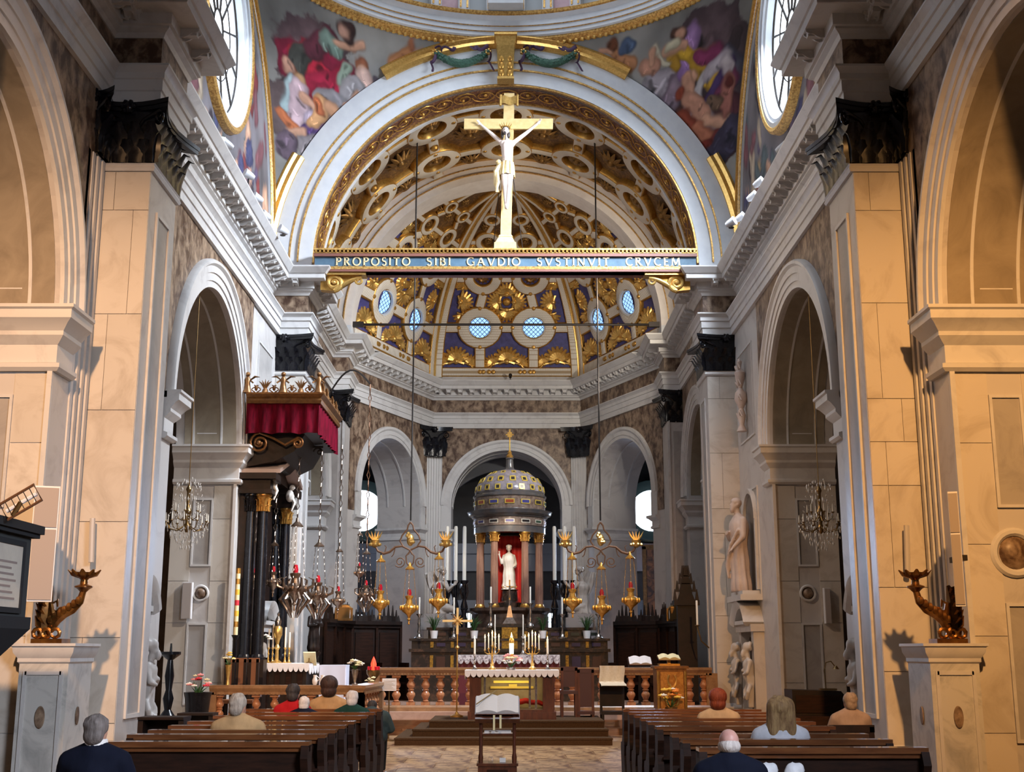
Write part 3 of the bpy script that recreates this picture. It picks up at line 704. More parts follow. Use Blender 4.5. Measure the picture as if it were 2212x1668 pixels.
# ---- conch of the apse
APEX = Vector((0, 34.2)); CB = [(-4.62, 34.0), (-2.48, 39.55), (2.48, 39.55), (4.62, 34.0)]; CH = 4.75; CZ = 10.45
def conchF(i):
    p, q = Vector(CB[i]), Vector(CB[i + 1]); mid = (p + q) / 2; half = (q - p).length / 2; tv = (q - p).normalized()
    rr = ((mid - APEX).length + CH) / 2
    def F(a, s, h):
        t = s / rr; k = cos(t)
        P = APEX + (mid - APEX) * k + tv * a
        n2 = (APEX - mid).normalized()
        nz = -sin(t); nh = cos(t) * CH / max((mid - APEX).length, .1)
        nl = math.hypot(nz, nh); 
        return Vector((P.x + n2.x * h * nh / nl, P.y + n2.y * h * nh / nl, CZ + CH * sin(t) + h * nz / nl))
    return F, half, rr, tv
b = MB()
conch = None
for i in range(3):
    F, half, rr, tv = conchF(i)
    def fn(u, v, F=F, half=half, rr=rr):
        t = v * PI / 2; return F((u - .5) * 2 * half * cos(t) * 1.0, t * rr, 0)[:]
    b = MB(); b.grid(fn, 16, 24); b.m = [0 if k // 16 < 12 else 1 for k in range(16 * 24)]
    if conch is None: conch = struct(b.build('ceiling_apse', [BLUE, FIELD]))
    else: b.build('vault_web', [BLUE, FIELD], conch)
b = MB(); b.sweep([(-.3, ZT - .1), (.12, ZT - .1), (.02, ZT + .25), (-.3, ZT + .32)], [(-4.6, 34.0)] + [(-2.45, 39.5), (2.45, 39.5)] + [(4.6, 34.0)]); b.build('vault_base', TRIM, conch, angle=20)
for i in range(3):
    F, half, rr, tv = conchF(i)
    Lm = rr * PI / 2
    hw = lambda s: half * cos(s / rr)
    # ribs along both edges of the web
    for e in (-1, 1):
        for w_, off, h_, mt in ((.34, .2, .14, [KEY, GOLD]), (.12, .02, .2, [GOLDL, GOLDL])):
            vv = []; b = MB(); n = 18
            for k in range(n + 1):
                s_ = Lm * .96 * k / n; c_ = e * (hw(s_) - off * (.35 + .65 * cos(s_ / rr))); ww = w_ * (.4 + .6 * cos(s_ / rr))
                for q, hh in ((-ww / 2, -.01), (-ww / 2, h_ * .8), (-ww / 2 + .03, h_), (ww / 2 - .03, h_), (ww / 2, h_ * .8), (ww / 2, -.01)): vv.append(F(c_ + q, s_, hh)[:])
            b.add(vv, [])
            for k in range(n):
                for j in range(5): b.f.append([k * 6 + j, k * 6 + j + 1, (k + 1) * 6 + j + 1, (k + 1) * 6 + j]); b.m.append(0 if j == 2 else 1)
            b.build('vault_rib', mt, conch, angle=60)
    rows = [(1.78, .36, .76, .88), (3.57, .28, .64, .77), (4.95, .2, .44, .58), (5.95, .13, .31, .44)] if i == 1 else [(1.45, .36, .74, 1.06), (3.12, .28, .60, .98), (4.25, .2, .42, .66), (5.15, .13, .30, .45)]
    bar(F, -hw(.2) + .3, .2, hw(.2) - .3, .2, .34, .1, 'key_band', conch, 10)
    for j, (s_, r0, r1, da) in enumerate(rows):
        for e in (-1, 1):
            ca = e * da
            ring(F, ca, s_, r0, r1, .14, 20, 'vault_ring', conch)
            if j == 0:
                WINS = globals().setdefault('WINS', []); WINS.append((F, ca, s_, r0))
            else:
                put(F, ca, s_, 0, ros_me, conch, 'gilt_rosette', sc=r0 * 2.6)
            nx = rows[j + 1][0] - rows[j + 1][2] if j < 3 else Lm * .93
            bar(F, ca, s_ + r1 - .03, (e * rows[j + 1][3] if j < 3 else ca * .6), nx + .03, .36 * (.9 if j < 2 else .55), .12, 'vault_bar', conch, 3)
            if j == 0: bar(F, ca, .36, ca, s_ - r1 + .03, .36, .12, 'vault_bar', conch, 3)
            lim = e * (hw(s_) - .33 * cos(s_ / rr)); 
            if abs(lim) > abs(ca) + r1 + .05: bar(F, ca + e * (r1 - .03), s_, lim, s_, .36 * (1 if j < 2 else .6), .12, 'vault_bar', conch, 2)
            for an in (0, PI / 2, PI, -PI / 2):
                if j < 2: put(F, ca + (r1 - .07) * cos(an), s_ + (r1 - .07) * sin(an), .12, stud_me, conch, 'gilt_stud', sc=.9)
            put(F, ca, .2, .09, stud_me, conch, 'gilt_stud')
            if j < 2:
                ms = (s_ + rows[j + 1][0]) / 2
                x2 = e * (hw(ms) - .75 * cos(ms / rr))
                put(F, x2, ms, 0, shell_me, conch, 'gilt_shell', rot=e * PI / 2, sc=1.35 - .4 * j); put(F, x2 - e * .05, ms - .45, 0, shell_me, conch, 'gilt_shell', rot=PI, sc=1.1); put(F, x2 - e * .05, ms + .5, 0, shell_me, conch, 'gilt_shell', sc=1.0)
        bar(F, -(da - r1 + .03), s_, (da - r1 + .03), s_, .36 * (1 if j < 2 else .6), .12, 'vault_bar', conch, 2)
        if j < 2:
            ms = (s_ + rows[j + 1][0]) / 2
            for q in range(4): put(F, .26 * cos(q * PI / 2), ms + .3 * sin(q * PI / 2), 0, shell_me, conch, 'gilt_shell', rot=q * PI / 2 - PI / 2, sc=(1.3 - .45 * j))
            put(F, 0, ms, .02, stud_me, conch, 'gilt_stud', sc=1.8)
    for ss_, aa_ in ((3.57, 1.5), (4.4, 1.15), (5.5, .75), (4.3, 0.), (5.45, 0.), (6.3, 0.)):
        for e in ((-1, 1) if aa_ else (1,)): put(F, e * min(aa_, hw(ss_) - .5), ss_ * (1 if i == 1 else .88), .0, ros_me, conch, 'gilt_rosette', sc=.8 - .08 * ss_ * .6)
    for x in (-1, 0, 1):
        put(F, x * hw(.8) * .68, .62, 0, shell_me, conch, 'gilt_shell', sc=1.55)
        put(F, x * hw(.8) * .68 - .45, .5, 0, shell_me, conch, 'gilt_shell', sc=1.05, rot=.5); put(F, x * hw(.8) * .68 + .45, .5, 0, shell_me, conch, 'gilt_shell', sc=1.05, rot=-.5)

# ---- windows of the conch: blue panes in diamond leading
wn = [0]
def window(nm=None):
    wn[0] += 1; o = D.objects.new('window_%d' % wn[0], None); COL.objects.link(o); return struct(o)
b = MB(); b.lathe([(.36, 0), (.36, .01), (.001, .01)], 24); pane_me = b.mesh('pane', GLASSB)
b = MB()
for k in range(-3, 4):
    d = k * .105; h = math.sqrt(max(0, .355 ** 2 - d * d))
    for sg in (1, -1):
        u = Vector((.7071, sg * .7071, 0)); v = Vector((-sg * .7071, .7071, 0)) ; p, q = v * d - u * h, v * d + u * h
        b.tube([(p.x, p.y, .02), (q.x, q.y, .02)], .008, 4)
b.tube([(.36 * cos(2 * PI * k / 24), .36 * sin(2 * PI * k / 24), .02) for k in range(24)], .018, 6, closed=True); lead_me = b.mesh('leading', LEAD)
b = MB(); b.lathe([(.38, -.28), (.37, .04), (.35, .04), (.35, -.28)], 24, cap=False); rev_me = b.mesh('window_reveal', STUCCO)
for F, a, s_, r0 in WINS:
    w = window(); put(F, a, s_, .012, pane_me, w, 'pane'); put(F, a, s_, .012, lead_me, w, 'leading')
    c_ = MB(); c_.lathe([(.40, .0), (.42, .13), (.36, .13), (.35, .0)], 24, cap=False); put(F, a, s_, .0, c_.mesh('window_frame', STUCCO), w, 'window_frame')
# ambulatory windows: two rounds and low rectangles
for x, nm in ((-5.05, 'l'), (5.05, 'r')):
    w = window(); F = T(x, 42.9, 6.45) @ RX(PI / 2)
    b = MB().xf(F); b.lathe([(.72, 0), (.72, .02), (.001, .02)], 32); b.build('pane', GLASSD, w)
    b = MB().xf(F); b.lathe([(.72, 0), (.72, .1), (1.0, .25), (1.05, .25), (1.05, -.6)], 32, cap=False); b.build('window_frame', mat('dark_green_splay_' + nm, (.05, .085, .075), .6), w)
for x0, x1, z0, z1 in ((-1.47, -1.03, 1.75, 2.95), (1.2, 1.66, 1.75, 2.95), (4.95, 5.2, 1.8, 2.95), (-5.3, -5.0, 1.8, 2.9)):
    w = window(); b = MB(); b.box(x0, x1, 43.3, 43.33, z0, z1); b.build('pane', GLASSD, w, smooth=False)
    b = MB()
    for k in range(1, 4): b.box(x0 + (x1 - x0) * k / 4 - .012, x0 + (x1 - x0) * k / 4 + .012, 43.26, 43.29, z0, z1)
    for k in range(1, 4): b.box(x0, x1, 43.26, 43.29, z0 + (z1 - z0) * k / 4 - .012, z0 + (z1 - z0) * k / 4 + .012)
    b.build('glazing_bars', IRON, w, smooth=False)
    b = MB(); t = .09
    b.box(x0 - t, x0, 43.2, 43.45, z0 - t, z1 + t); b.box(x1, x1 + t, 43.2, 43.45, z0 - t, z1 + t); b.box(x0, x1, 43.2, 43.45, z1, z1 + t); b.box(x0, x1, 43.2, 43.45, z0 - t, z0); b.build('window_frame', IRON, w, smooth=False)

# ---- crossing: pendentives, dome ring, drum, lunettes with round windows
def lin(c): return tuple((v / 255 / 12.92) if v / 255 <= .04045 else ((v / 255 + .055) / 1.055) ** 2.4 for v in c)
def on_sphere(px, py):
    Y = 26.6
    for _ in range(8):
        P = at(px, py, Y=Y); Y = YC + math.sqrt(max(1., 2 * RS * RS - P.x ** 2 - (P.z - ZS) ** 2))
    return P
def paint(me, P2, bg, strokes, scale, seed=0, soft=.10):
    """P2: n x 2 surface coordinates; strokes: (u0, v0, u1, v1, radius, colour)"""
    n = len(P2); C = np.zeros((n, 3)); C[:] = bg
    nz = np.array([noise.fractal(Vector((p[0] * .8 + seed, p[1] * .8, 1.3)), 1., 2., 5) for p in P2])
    n2 = np.array([noise.fractal(Vector((p[0] * 3.2 + seed, p[1] * 3.2, 7.1)), 1., 2., 4) for p in P2])
    C *= (1 + .55 * nz)[:, None].clip(.4, 1.8)
    wx = np.array([(noise.noise(Vector((p[0] * 2.1, p[1] * 2.1, seed + 3.))) * .11 + noise.noise(Vector((p[0] * 6., p[1] * 6., seed + 8.))) * .045, noise.noise(Vector((p[0] * 2.1, p[1] * 2.1, seed + 13.))) * .11 + noise.noise(Vector((p[0] * 6., p[1] * 6., seed + 18.))) * .045) for p in P2])
    P2 = P2 + wx
    for u0, v0, u1, v1, r, col in strokes:
        a = np.array((u0, v0)); d = np.array((u1 - u0, v1 - v0)); L2 = (d ** 2).sum()
        q = P2 - a; t = np.clip((q @ d) / L2, 0, 1) if L2 > 1e-9 else np.zeros(n)
        w_ = q - t[:, None] * d
        dist = np.hypot(w_[:, 0], w_[:, 1]) * (1 + .22 * n2)
        al = np.clip((r - dist) / max(soft * .8, .5 * r if r > .8 else 0) + .5, 0, 1); al = al * al * (3 - 2 * al)
        fold = 1 + .20 * np.sin(w_[:, 0] / r * 5 + w_[:, 1] / r * 2 + 3 * n2) * min(1, r / .3) + .28 * (-w_[:, 0] * .5 + w_[:, 1] * .7) / r
        fold = fold * (1 - .42 * np.clip((dist / r - .45) / .55, 0, 1)) * (1 + .22 * n2)
        C = C * (1 - al[:, None]) + (np.array(lin(col)) * fold[:, None].clip(.35, 1.7)) * al[:, None]
    at_ = me.color_attributes.new('paint', 'FLOAT_COLOR', 'POINT')
    at_.data.foreach_set('color', np.hstack([C.clip(0, 1), np.ones((n, 1))]).astype(np.float32).ravel())
FRESCO = vcol_mat('fresco_pigment')
SK = (214, 165, 138)
LF = [(480, 560, 560, 900, 300, (104, 84, 90)), (300, 1000, 560, 1100, 230, (112, 96, 98)), (300, 500, 520, 600, 150, (128, 26, 56)), (420, 560, 620, 700, 150, (178, 34, 58)), (600, 540, 770, 610, 65, (132, 28, 58)), (450, 740, 720, 700, 95, (160, 30, 62)), (560, 760, 570, 840, 45, (150, 28, 60)),
      (340, 380, 310, 590, 70, (70, 72, 68)), (430, 400, 590, 300, 65, (100, 46, 62)), (575, 330, 640, 430, 62, (126, 150, 140)), (650, 390, 780, 410, 30, SK), (780, 410, 890, 385, 22, SK),
      (770, 260, 745, 330, 42, (66, 46, 46)), (690, 215, 770, 215, 42, (70, 48, 46)), (715, 240, 712, 262, 42, (206, 160, 140)), (760, 590, 715, 690, 48, (152, 172, 156)),
      (205, 350, 205, 360, 36, (120, 70, 50)), (195, 400, 215, 470, 46, (214, 164, 142)), (880, 555, 880, 560, 62, (150, 92, 66)), (885, 600, 885, 600, 42, SK), (900, 650, 960, 790, 66, (222, 188, 176)), (1005, 690, 1045, 750, 36, (86, 76, 86)),
      (830, 760, 760, 800, 85, (172, 168, 172)), (650, 850, 560, 880, 85, (158, 154, 160)), (900, 890, 960, 880, 55, (165, 160, 166)),
      (275, 680, 220, 880, 36, (172, 196, 202)), (350, 660, 352, 690, 40, (190, 150, 110)), (350, 760, 300, 1050, 72, (212, 186, 196)), (380, 820, 470, 930, 34, SK),
      (430, 1140, 620, 1110, 78, (90, 66, 118)), (420, 990, 470, 1010, 60, (196, 180, 200)), (540, 900, 470, 1060, 62, (216, 164, 116)), (600, 920, 690, 1010, 44, (208, 156, 120)), (500, 900, 510, 930, 45, (196, 110, 70)),
      (860, 850, 740, 915, 42, SK), (740, 980, 735, 1010, 55, (212, 160, 128)), (800, 1020, 760, 1070, 46, (222, 208, 176)), (200, 960, 320, 1130, 50, (204, 120, 78)), (240, 1140, 380, 1130, 38, SK),
      (400, 1260, 560, 1280, 85, (146, 138, 142)), (220, 1190, 230, 1290, 70, (108, 92, 108)), (1130, 540, 1290, 440, 52, (192, 134, 92)), (1300, 385, 1305, 395, 36, (170, 110, 80)), (1340, 450, 1400, 440, 22, SK)]
RF = [(1760, 460, 1800, 900, 300, (92, 76, 82)), (1750, 1080, 1850, 1180, 240, (78, 52, 54)), (1320, 740, 1420, 760, 125, (164, 158, 168)), (1490, 800, 1440, 930, 105, (138, 122, 138)), (1590, 1130, 1620, 1180, 70, (148, 144, 156)), (1900, 560, 2040, 520, 100, (74, 74, 90)), (1830, 900, 2000, 1000, 130, (84, 46, 56)),
      (1640, 290, 1600, 420, 92, (160, 126, 176)), (1560, 590, 1580, 620, 72, (156, 122, 182)), (1480, 480, 1780, 450, 55, (204, 164, 50)), (1700, 500, 1850, 620, 88, (190, 150, 48)), (1465, 530, 1490, 620, 36, (176, 136, 44)),
      (1530, 175, 1500, 235, 46, (78, 54, 44)), (1570, 170, 1580, 210, 34, (84, 58, 46)), (1545, 210, 1548, 245, 40, (204, 156, 130)), (1560, 405, 1420, 430, 38, SK), (1310, 430, 1430, 560, 24, (206, 200, 178)), (1440, 400, 1490, 380, 36, (206, 200, 172)),
      (1780, 140, 1790, 165, 44, (84, 54, 50)), (1775, 190, 1780, 200, 28, SK), (1780, 270, 1860, 390, 58, (138, 56, 98)), (1850, 190, 1860, 260, 42, (196, 192, 196)), (1890, 300, 1930, 440, 52, (188, 180, 190)), (1960, 290, 1980, 450, 60, (72, 54, 102)), (1925, 120, 1930, 140, 40, (66, 40, 48)), (1990, 200, 2080, 330, 36, (148, 150, 166)), (2050, 400, 2060, 470, 64, (116, 54, 88)), (2000, 460, 1920, 480, 40, (200, 190, 196)),
      (1310, 560, 1240, 590, 62, (196, 146, 124)), (1290, 460, 1290, 530, 30, SK), (960, 420, 1120, 580, 46, (198, 142, 102)), (950, 370, 952, 385, 46, (120, 74, 52)), (1060, 400, 1110, 410, 46, (88, 108, 140)), (860, 430, 940, 450, 24, SK),
      (1590, 670, 1630, 790, 38, (210, 160, 134)), (1560, 790, 1560, 810, 40, (150, 70, 48)), (1630, 850, 1730, 1010, 62, (206, 152, 128)), (1740, 1040, 1930, 1035, 40, SK), (1960, 690, 1920, 940, 52, (176, 116, 104)), (1960, 680, 1962, 690, 34, (100, 44, 40)), (1810, 860, 1840, 900, 56, (120, 96, 78)),
      (1530, 1000, 1640, 1110, 70, (150, 70, 50)), (1720, 1170, 1860, 1150, 54, (118, 48, 44)), (1740, 1230, 1760, 1300, 62, (122, 44, 34)), (1970, 1110, 1890, 1260, 112, (66, 62, 84)), (1690, 1080, 1760, 1140, 40, (190, 120, 92))]
frs = random.Random(12)
def strokes_of(L, ox):
    out = []
    for x0, y0, x1, y1, r, c in L:
        p, q = on_sphere(ox + x0 / 3.95, y0 / 3.95), on_sphere(ox + x1 / 3.95, y1 / 3.95)
        R_ = r / 3.95 * 27.6 / FPX; c = tuple(v * .84 for v in c)
        out.append((p.x, p.z, q.x, q.z, R_, c))
        if r > 44:      # folds and lights inside the larger shapes
            for k in range(int(r / 14)):
                t = frs.random(); ox_, oz_ = frs.uniform(-.7, .7) * R_, frs.uniform(-.7, .7) * R_; bx, bz = p.x + (q.x - p.x) * t + ox_, p.z + (q.z - p.z) * t + oz_
                f_ = frs.choice((.5, .65, 1.18, 1.3)); out.append((bx, bz, bx + frs.uniform(-.4, .4) * R_, bz - frs.uniform(.2, .7) * R_, R_ * frs.uniform(.07, .16), tuple(min(255, v * f_) for v in c)))
    return out
RSP = math.sqrt(2) * RS
def pend(sx, sy):
    def fn(u, v):
        z = ZS + RS * v ** .85; rho = math.sqrt(RSP ** 2 - (z - ZS) ** 2)
        f0, f1 = math.acos(min(1, RS / rho)), math.asin(min(1, RS / rho)); ph = f0 + (f1 - f0) * u
        return (sx * rho * sin(ph), YC + sy * rho * cos(ph), z)
    return fn
cr = None
for sx, L, ox, lab in ((-1, LF, 560, 'l'), (1, RF, 1080, 'r')):
    b = MB(); b.grid(pend(sx, 1), 220, 220); me = b.mesh('pendentive', FRESCO)
    P2 = np.array(b.v)[:, [0, 2]]; paint(me, P2, lin((122, 122, 120)), strokes_of(L, ox), 1, seed=sx * 3, soft=.085)
    o = link('ceiling_crossing' if cr is None else 'pendentive', me, cr)
    if cr is None: cr = struct(o)
    b = MB(); b.grid(pend(sx, -1), 12, 12); b.build('pendentive', STUCCO, cr)
    # gilt tips and edge strips
    b = MB(); fn = pend(sx, 1)
    b.tube([fn(.0, v / 24) for v in range(1, 11)], [.14 - .004 * k for k in range(10)], 6); b.tube([fn(1, v / 24) for v in range(1, 11)], .10, 6)
    b.build('gilt_tip', GOLD, cr)
# dome ring
ringp = [(sin(2 * PI * k / 96), cos(2 * PI * k / 96)) for k in range(97)]
def hoop(prof, name, mt, seg=96, **kw):
    b = MB(); b.lathe(prof, seg, (0, YC, 0), cap=False); return b.build(name, mt, cr, **kw)
b = MB()
for k in range(230): b.sph((5.47 * cos(2 * PI * k / 230), YC + 5.47 * sin(2 * PI * k / 230), 15.99), (.055, .055, .06), 6, 4)
o = b.build('bead_row', GOLDL, cr); o['kind'] = 'stuff'
hoop([(5.62, 15.98), (5.5, 15.98), (5.42, 16.02), (5.36, 16.08), (5.36, 16.13)], 'gilt_bead_course', GOLDB)
hoop([(5.36, 16.13), (5.3, 16.15), (5.3, 16.24), (5.26, 16.25), (5.26, 16.36), (5.22, 16.37), (5.22, 16.50), (5.12, 16.58)], 'ring_fascia', STUCCO, angle=20)
for z, r in ((16.245, 5.285), (16.365, 5.245)): hoop([(r, z - .012), (r - .02, z), (r, z + .012)], 'bead_line', GOLDB)
hoop([(5.12, 16.58), (5.08, 16.6), (5.06, 16.66), (5.10, 16.69), (5.5, 16.69)], 'gilt_bead_course', GOLDB)
PINK = mat('rose_stucco', (.52, .36, .40), .6, col2=(.46, .31, .35), scale=8)
hoop([(5.45, 16.68), (5.45, 21.5)], 'drum', mat('grey_drum_stucco', (.42, .45, .47), .6))
hoop([(5.45, 21.4)] + [(5.45 * cos(PI / 2 * k / 10), 21.4 + 4.2 * sin(PI / 2 * k / 10)) for k in range(1, 11)], 'dome_shell', STUCCO)
for k in range(24):
    a = PI / 2 + 2 * PI * k / 24
    F = T(0, YC, 0) @ RZ(a - PI / 2)        # local +y outwards
    if k % 2 == 0:
        b = MB().xf(F); b.box(-.32, .32, 5.3, 5.45, 16.7, 21.3); b.build('drum_niche', MATS['grey_drum_stucco'], cr, smooth=False)
    else:
        b = MB().xf(F); b.box(-.27, .27, 5.28, 5.44, 16.75, 20.5); pp = b.build('rose_panel', PINK, cr, smooth=False)
        b = MB().xf(F)
        for x in (-.31, .31): b.box(x - .045, x + .045, 5.24, 5.42, 16.7, 20.5)
        b.build('gilt_frame', GOLDB, pp, smooth=False)
        b = MB().xf(F @ T(0, 5.26, 17.55)); b.sph((0, 0, 0), (.16, .05, .3), 8, 6)
        for q in (-1, 1): b.tube([(0, 0, -.1), (q * .12, -.02, -.35), (q * .26, 0, -.3)], [.05, .04, .02], 5)
        b.build('gilt_ornament', GOLD, pp)
    for e in (-1, 1):
        b = MB().xf(F @ RZ(e * PI / 48)); b.box(-.13, .13, 5.14, 5.44, 16.69, 20.8); b.build('drum_pilaster', STUCCO, cr, smooth=False)
        b = MB().xf(F @ RZ(e * PI / 48))
        for x in (-.08, .08): b.box(x - .02, x + .025, 5.12, 5.15, 16.75, 20.6)
        b.build('gilt_fillet', GOLDB, cr, smooth=False)
# near arch of the crossing and nave vault (behind and above the view, they shut out the sky)
b = MB(); b.arc([(4.6, 15.2), (5.6, 15.2), (5.6, 16.4), (4.6, 16.4)], (0, 0, ZS), 0, PI, 40); wna = struct(b.build('wall_nave_arch', STUCCO))
b = MB(); b.arc([(5.3, -6), (5.5, -6), (5.5, 15.4), (5.3, 15.4)], (0, 0, ZT), 0, PI, 24); struct(b.build('ceiling_nave', DARKW))
b = MB(); b.box(-9.2, 9.2, -6.3, -6, 0, 16); struct(b.build('wall_back', DARKW, smooth=False))
b = MB()
for x in (-1, 1):
    for y in (15.8, 28.0): b.box(min(x * 5.0, x * 7), max(x * 5.0, x * 7), y - .6, y + .5, ZT, 16.5)
b.box(-7, 7, 28.6, 29, 15.9, 17); struct(b.build('wall_upper', STUCCO, smooth=False))
# lunettes
def lun(s, nm):
    yo, zo, ro = 22.15, 13.6, 1.72
    def fn(u, v):
        a = 2 * PI * u; dy, dz = cos(a), sin(a); t = 0
        # ray from the window centre to the edge of the lunette
        oy, oz = yo - YC, zo - ZS; bq = oy * dy + oz * dz; cq = oy * oy + oz * oz - 5.45 ** 2
        t = -bq + math.sqrt(bq * bq - cq)
        if dz < 0: t = min(t, (zo - ZT + .1) / -dz)
        r = ro + (t - ro) * v
        return (s * 5.48, yo + r * dy, zo + r * dz)
    b = MB(); b.grid(fn, 200, 60, wrap=True); me = b.mesh(nm, FRESCO)
    P2 = np.array(b.v)[:, [1, 2]]; rn = random.Random(4 + s); st = []
    cols = [(70, 72, 104), (118, 78, 84), (150, 128, 96), (96, 84, 110), (176, 160, 140), (120, 58, 60), (84, 96, 100), (190, 150, 126), (60, 52, 60)]
    for k in range(120):
        y = rn.choice((rn.uniform(23.6, 27.3), rn.uniform(17, 20.6), rn.uniform(19, 25))); z = rn.uniform(10.4, 14.6) if abs(y - yo) > 2.2 else rn.uniform(10.3, 11.6)
        st.append((y, z, y + rn.uniform(-.25, .25), z + rn.uniform(-.5, .5), rn.uniform(.09, .3), rn.choice(cols)))
    paint(me, P2, lin((112, 108, 112)), st, 1, seed=9 * s, soft=.09)
    w = struct(link(nm, me))
    F = SIDE(s, 5.48) @ T(yo, 0, zo) @ RX(-PI / 2)
    b = MB().xf(F); b.lathe([(1.66, -.3), (1.66, .02), (1.72, .05), (1.72, .09), (1.8, .09), (1.8, .13), (1.9, .13)], 56, cap=False); b.build('oculus_frame', STUCCO, w, angle=25)
    b = MB().xf(F); b.lathe([(1.9, 0), (1.9, .15), (1.97, .17), (2.03, .13), (2.05, 0)], 56, cap=False); b.build('gilt_oculus_border', GOLDB, w)
    # side arch strip: white fasciae and gilt bead
    b = MB().xf(SIDE(s, 5.5)); b.arc([(5.2, .0), (5.2, .07), (5.28, .09), (5.36, .09), (5.36, .06), (5.5, .06), (5.5, 0)], (YC, 0, ZS), 0, PI, 60); b.build('arch_strip', STUCCO, w, angle=20)
    for r_, g in ((5.22, .08), (5.37, .08)):
        b = MB().xf(SIDE(s, 5.5)); b.arc([(r_ - .02, g), (r_, g + .03), (r_ + .02, g)], (YC, 0, ZS), 0, PI, 60); b.build('bead_line', GOLDB, w)
    b = MB().xf(SIDE(s, 5.5)); b.arc([(5.42, .06), (5.42, .14), (5.52, .14), (5.52, .06)], (YC, 0, ZS), 0, PI, 60); b.build('gilt_moulding', GOLDL, w)
    # window
    win = window(); F2 = SIDE(s, 5.7) @ T(yo, 0, zo) @ RX(-PI / 2)
    b = MB().xf(F2); b.lathe([(1.7, 0), (1.7, .01), (.001, .01)], 48); b.build('pane', GLASSD, win)
    for k in range(12):
        a = 2 * PI * k / 12 + .13
        b = MB().xf(F2); b.tube([(.38 * cos(a), .38 * sin(a), .08), (1.68 * cos(a), 1.68 * sin(a), .08)], .024, 6); b.build('spoke', IRON, win)
    b = MB().xf(F2)
    for r_ in (.38, 1.0, 1.66): b.tube([(r_ * cos(2 * PI * k / 48), r_ * sin(2 * PI * k / 48), .08) for k in range(48)], .022 if r_ != 1.0 else .014, 6, closed=True)
    b.build('window_ring', IRON, win)
    b = MB().xf(SIDE(s, 5.72)); b.box(yo - 2.2, yo + 2.2, -.03, 0, zo - 2.2, zo + 2.2); 
    return w
lun(-1, 'wall_lunette_left'); lun(1, 'wall_lunette_right')
# ================================================================== INSCRIBED BEAM, CRUCIFIX
def remesh(o, vox=.02, smooth=2):
    m = o.modifiers.new('one_skin', 'REMESH'); m.mode = 'VOXEL'; m.voxel_size = vox; m.use_smooth_shade = True
    if smooth:
        s_ = o.modifiers.new('soft', 'SMOOTH'); s_.iterations = smooth; s_.factor = .5
    return o
BEAMBLUE = mat('slate_blue_paint', (.085, .15, .21), .5, col2=(.05, .10, .15), scale=4, spec=.3)
MAROON = mat('maroon_paint', (.20, .075, .055), .5)
Y0, BZ0, BZ1 = 27.0, 10.16, 10.69
bm_ = thing('inscribed_beam', 'long blue beam with gold Latin capitals spanning the chancel arch', 'beam', (0, 0, 0))
b = MB(); b.box(-4.38, 4.38, Y0 + .06, Y0 + .5, BZ0, BZ1 - .02); b.build('beam_core', MAROON, bm_, smooth=False)
b = MB(); b.box(-4.38, 4.38, Y0 + .04, Y0 + .06, BZ0 + .13, BZ0 + .36); b.build('blue_face', BEAMBLUE, bm_, smooth=False)
b = MB()
for z, h, d in ((BZ0 + .0, .05, .0), (BZ1 - .17, .07, -.02)): b.box(-4.4, 4.4, Y0 + d, Y0 + .3, z, z + h)
b.build('maroon_moulding', MAROON, bm_, smooth=False)
b = MB()
for z, h, d in ((BZ0 + .055, .035, .0), (BZ0 + .095, .03, .01), (BZ0 + .37, .03, .01), (BZ1 - .1, .02, -.03), (BZ1 - .03, .04, -.06)): b.box(-4.4, 4.4, Y0 + d, Y0 + .3, z, z + h)
b.build('gilt_moulding', GOLDB, bm_, smooth=False)
b = MB(); b.box(-.022, .022, -.03, .02, 0, .045); dme = b.mesh('dentil', GOLD, smooth=False)
for k in range(96): link('dentil', dme, bm_, (-4.34 + 8.68 * k / 95, Y0 - .02, BZ1 - .08))
b = MB()
for k in range(150): b.box(-4.36 + 8.72 * k / 149 - .017, -4.36 + 8.72 * k / 149 + .017, Y0 + .0, Y0 + .06, BZ0 + .40, BZ0 + .43)
o = b.build('bead_row', GOLDB, bm_, smooth=False); o['kind'] = 'stuff'
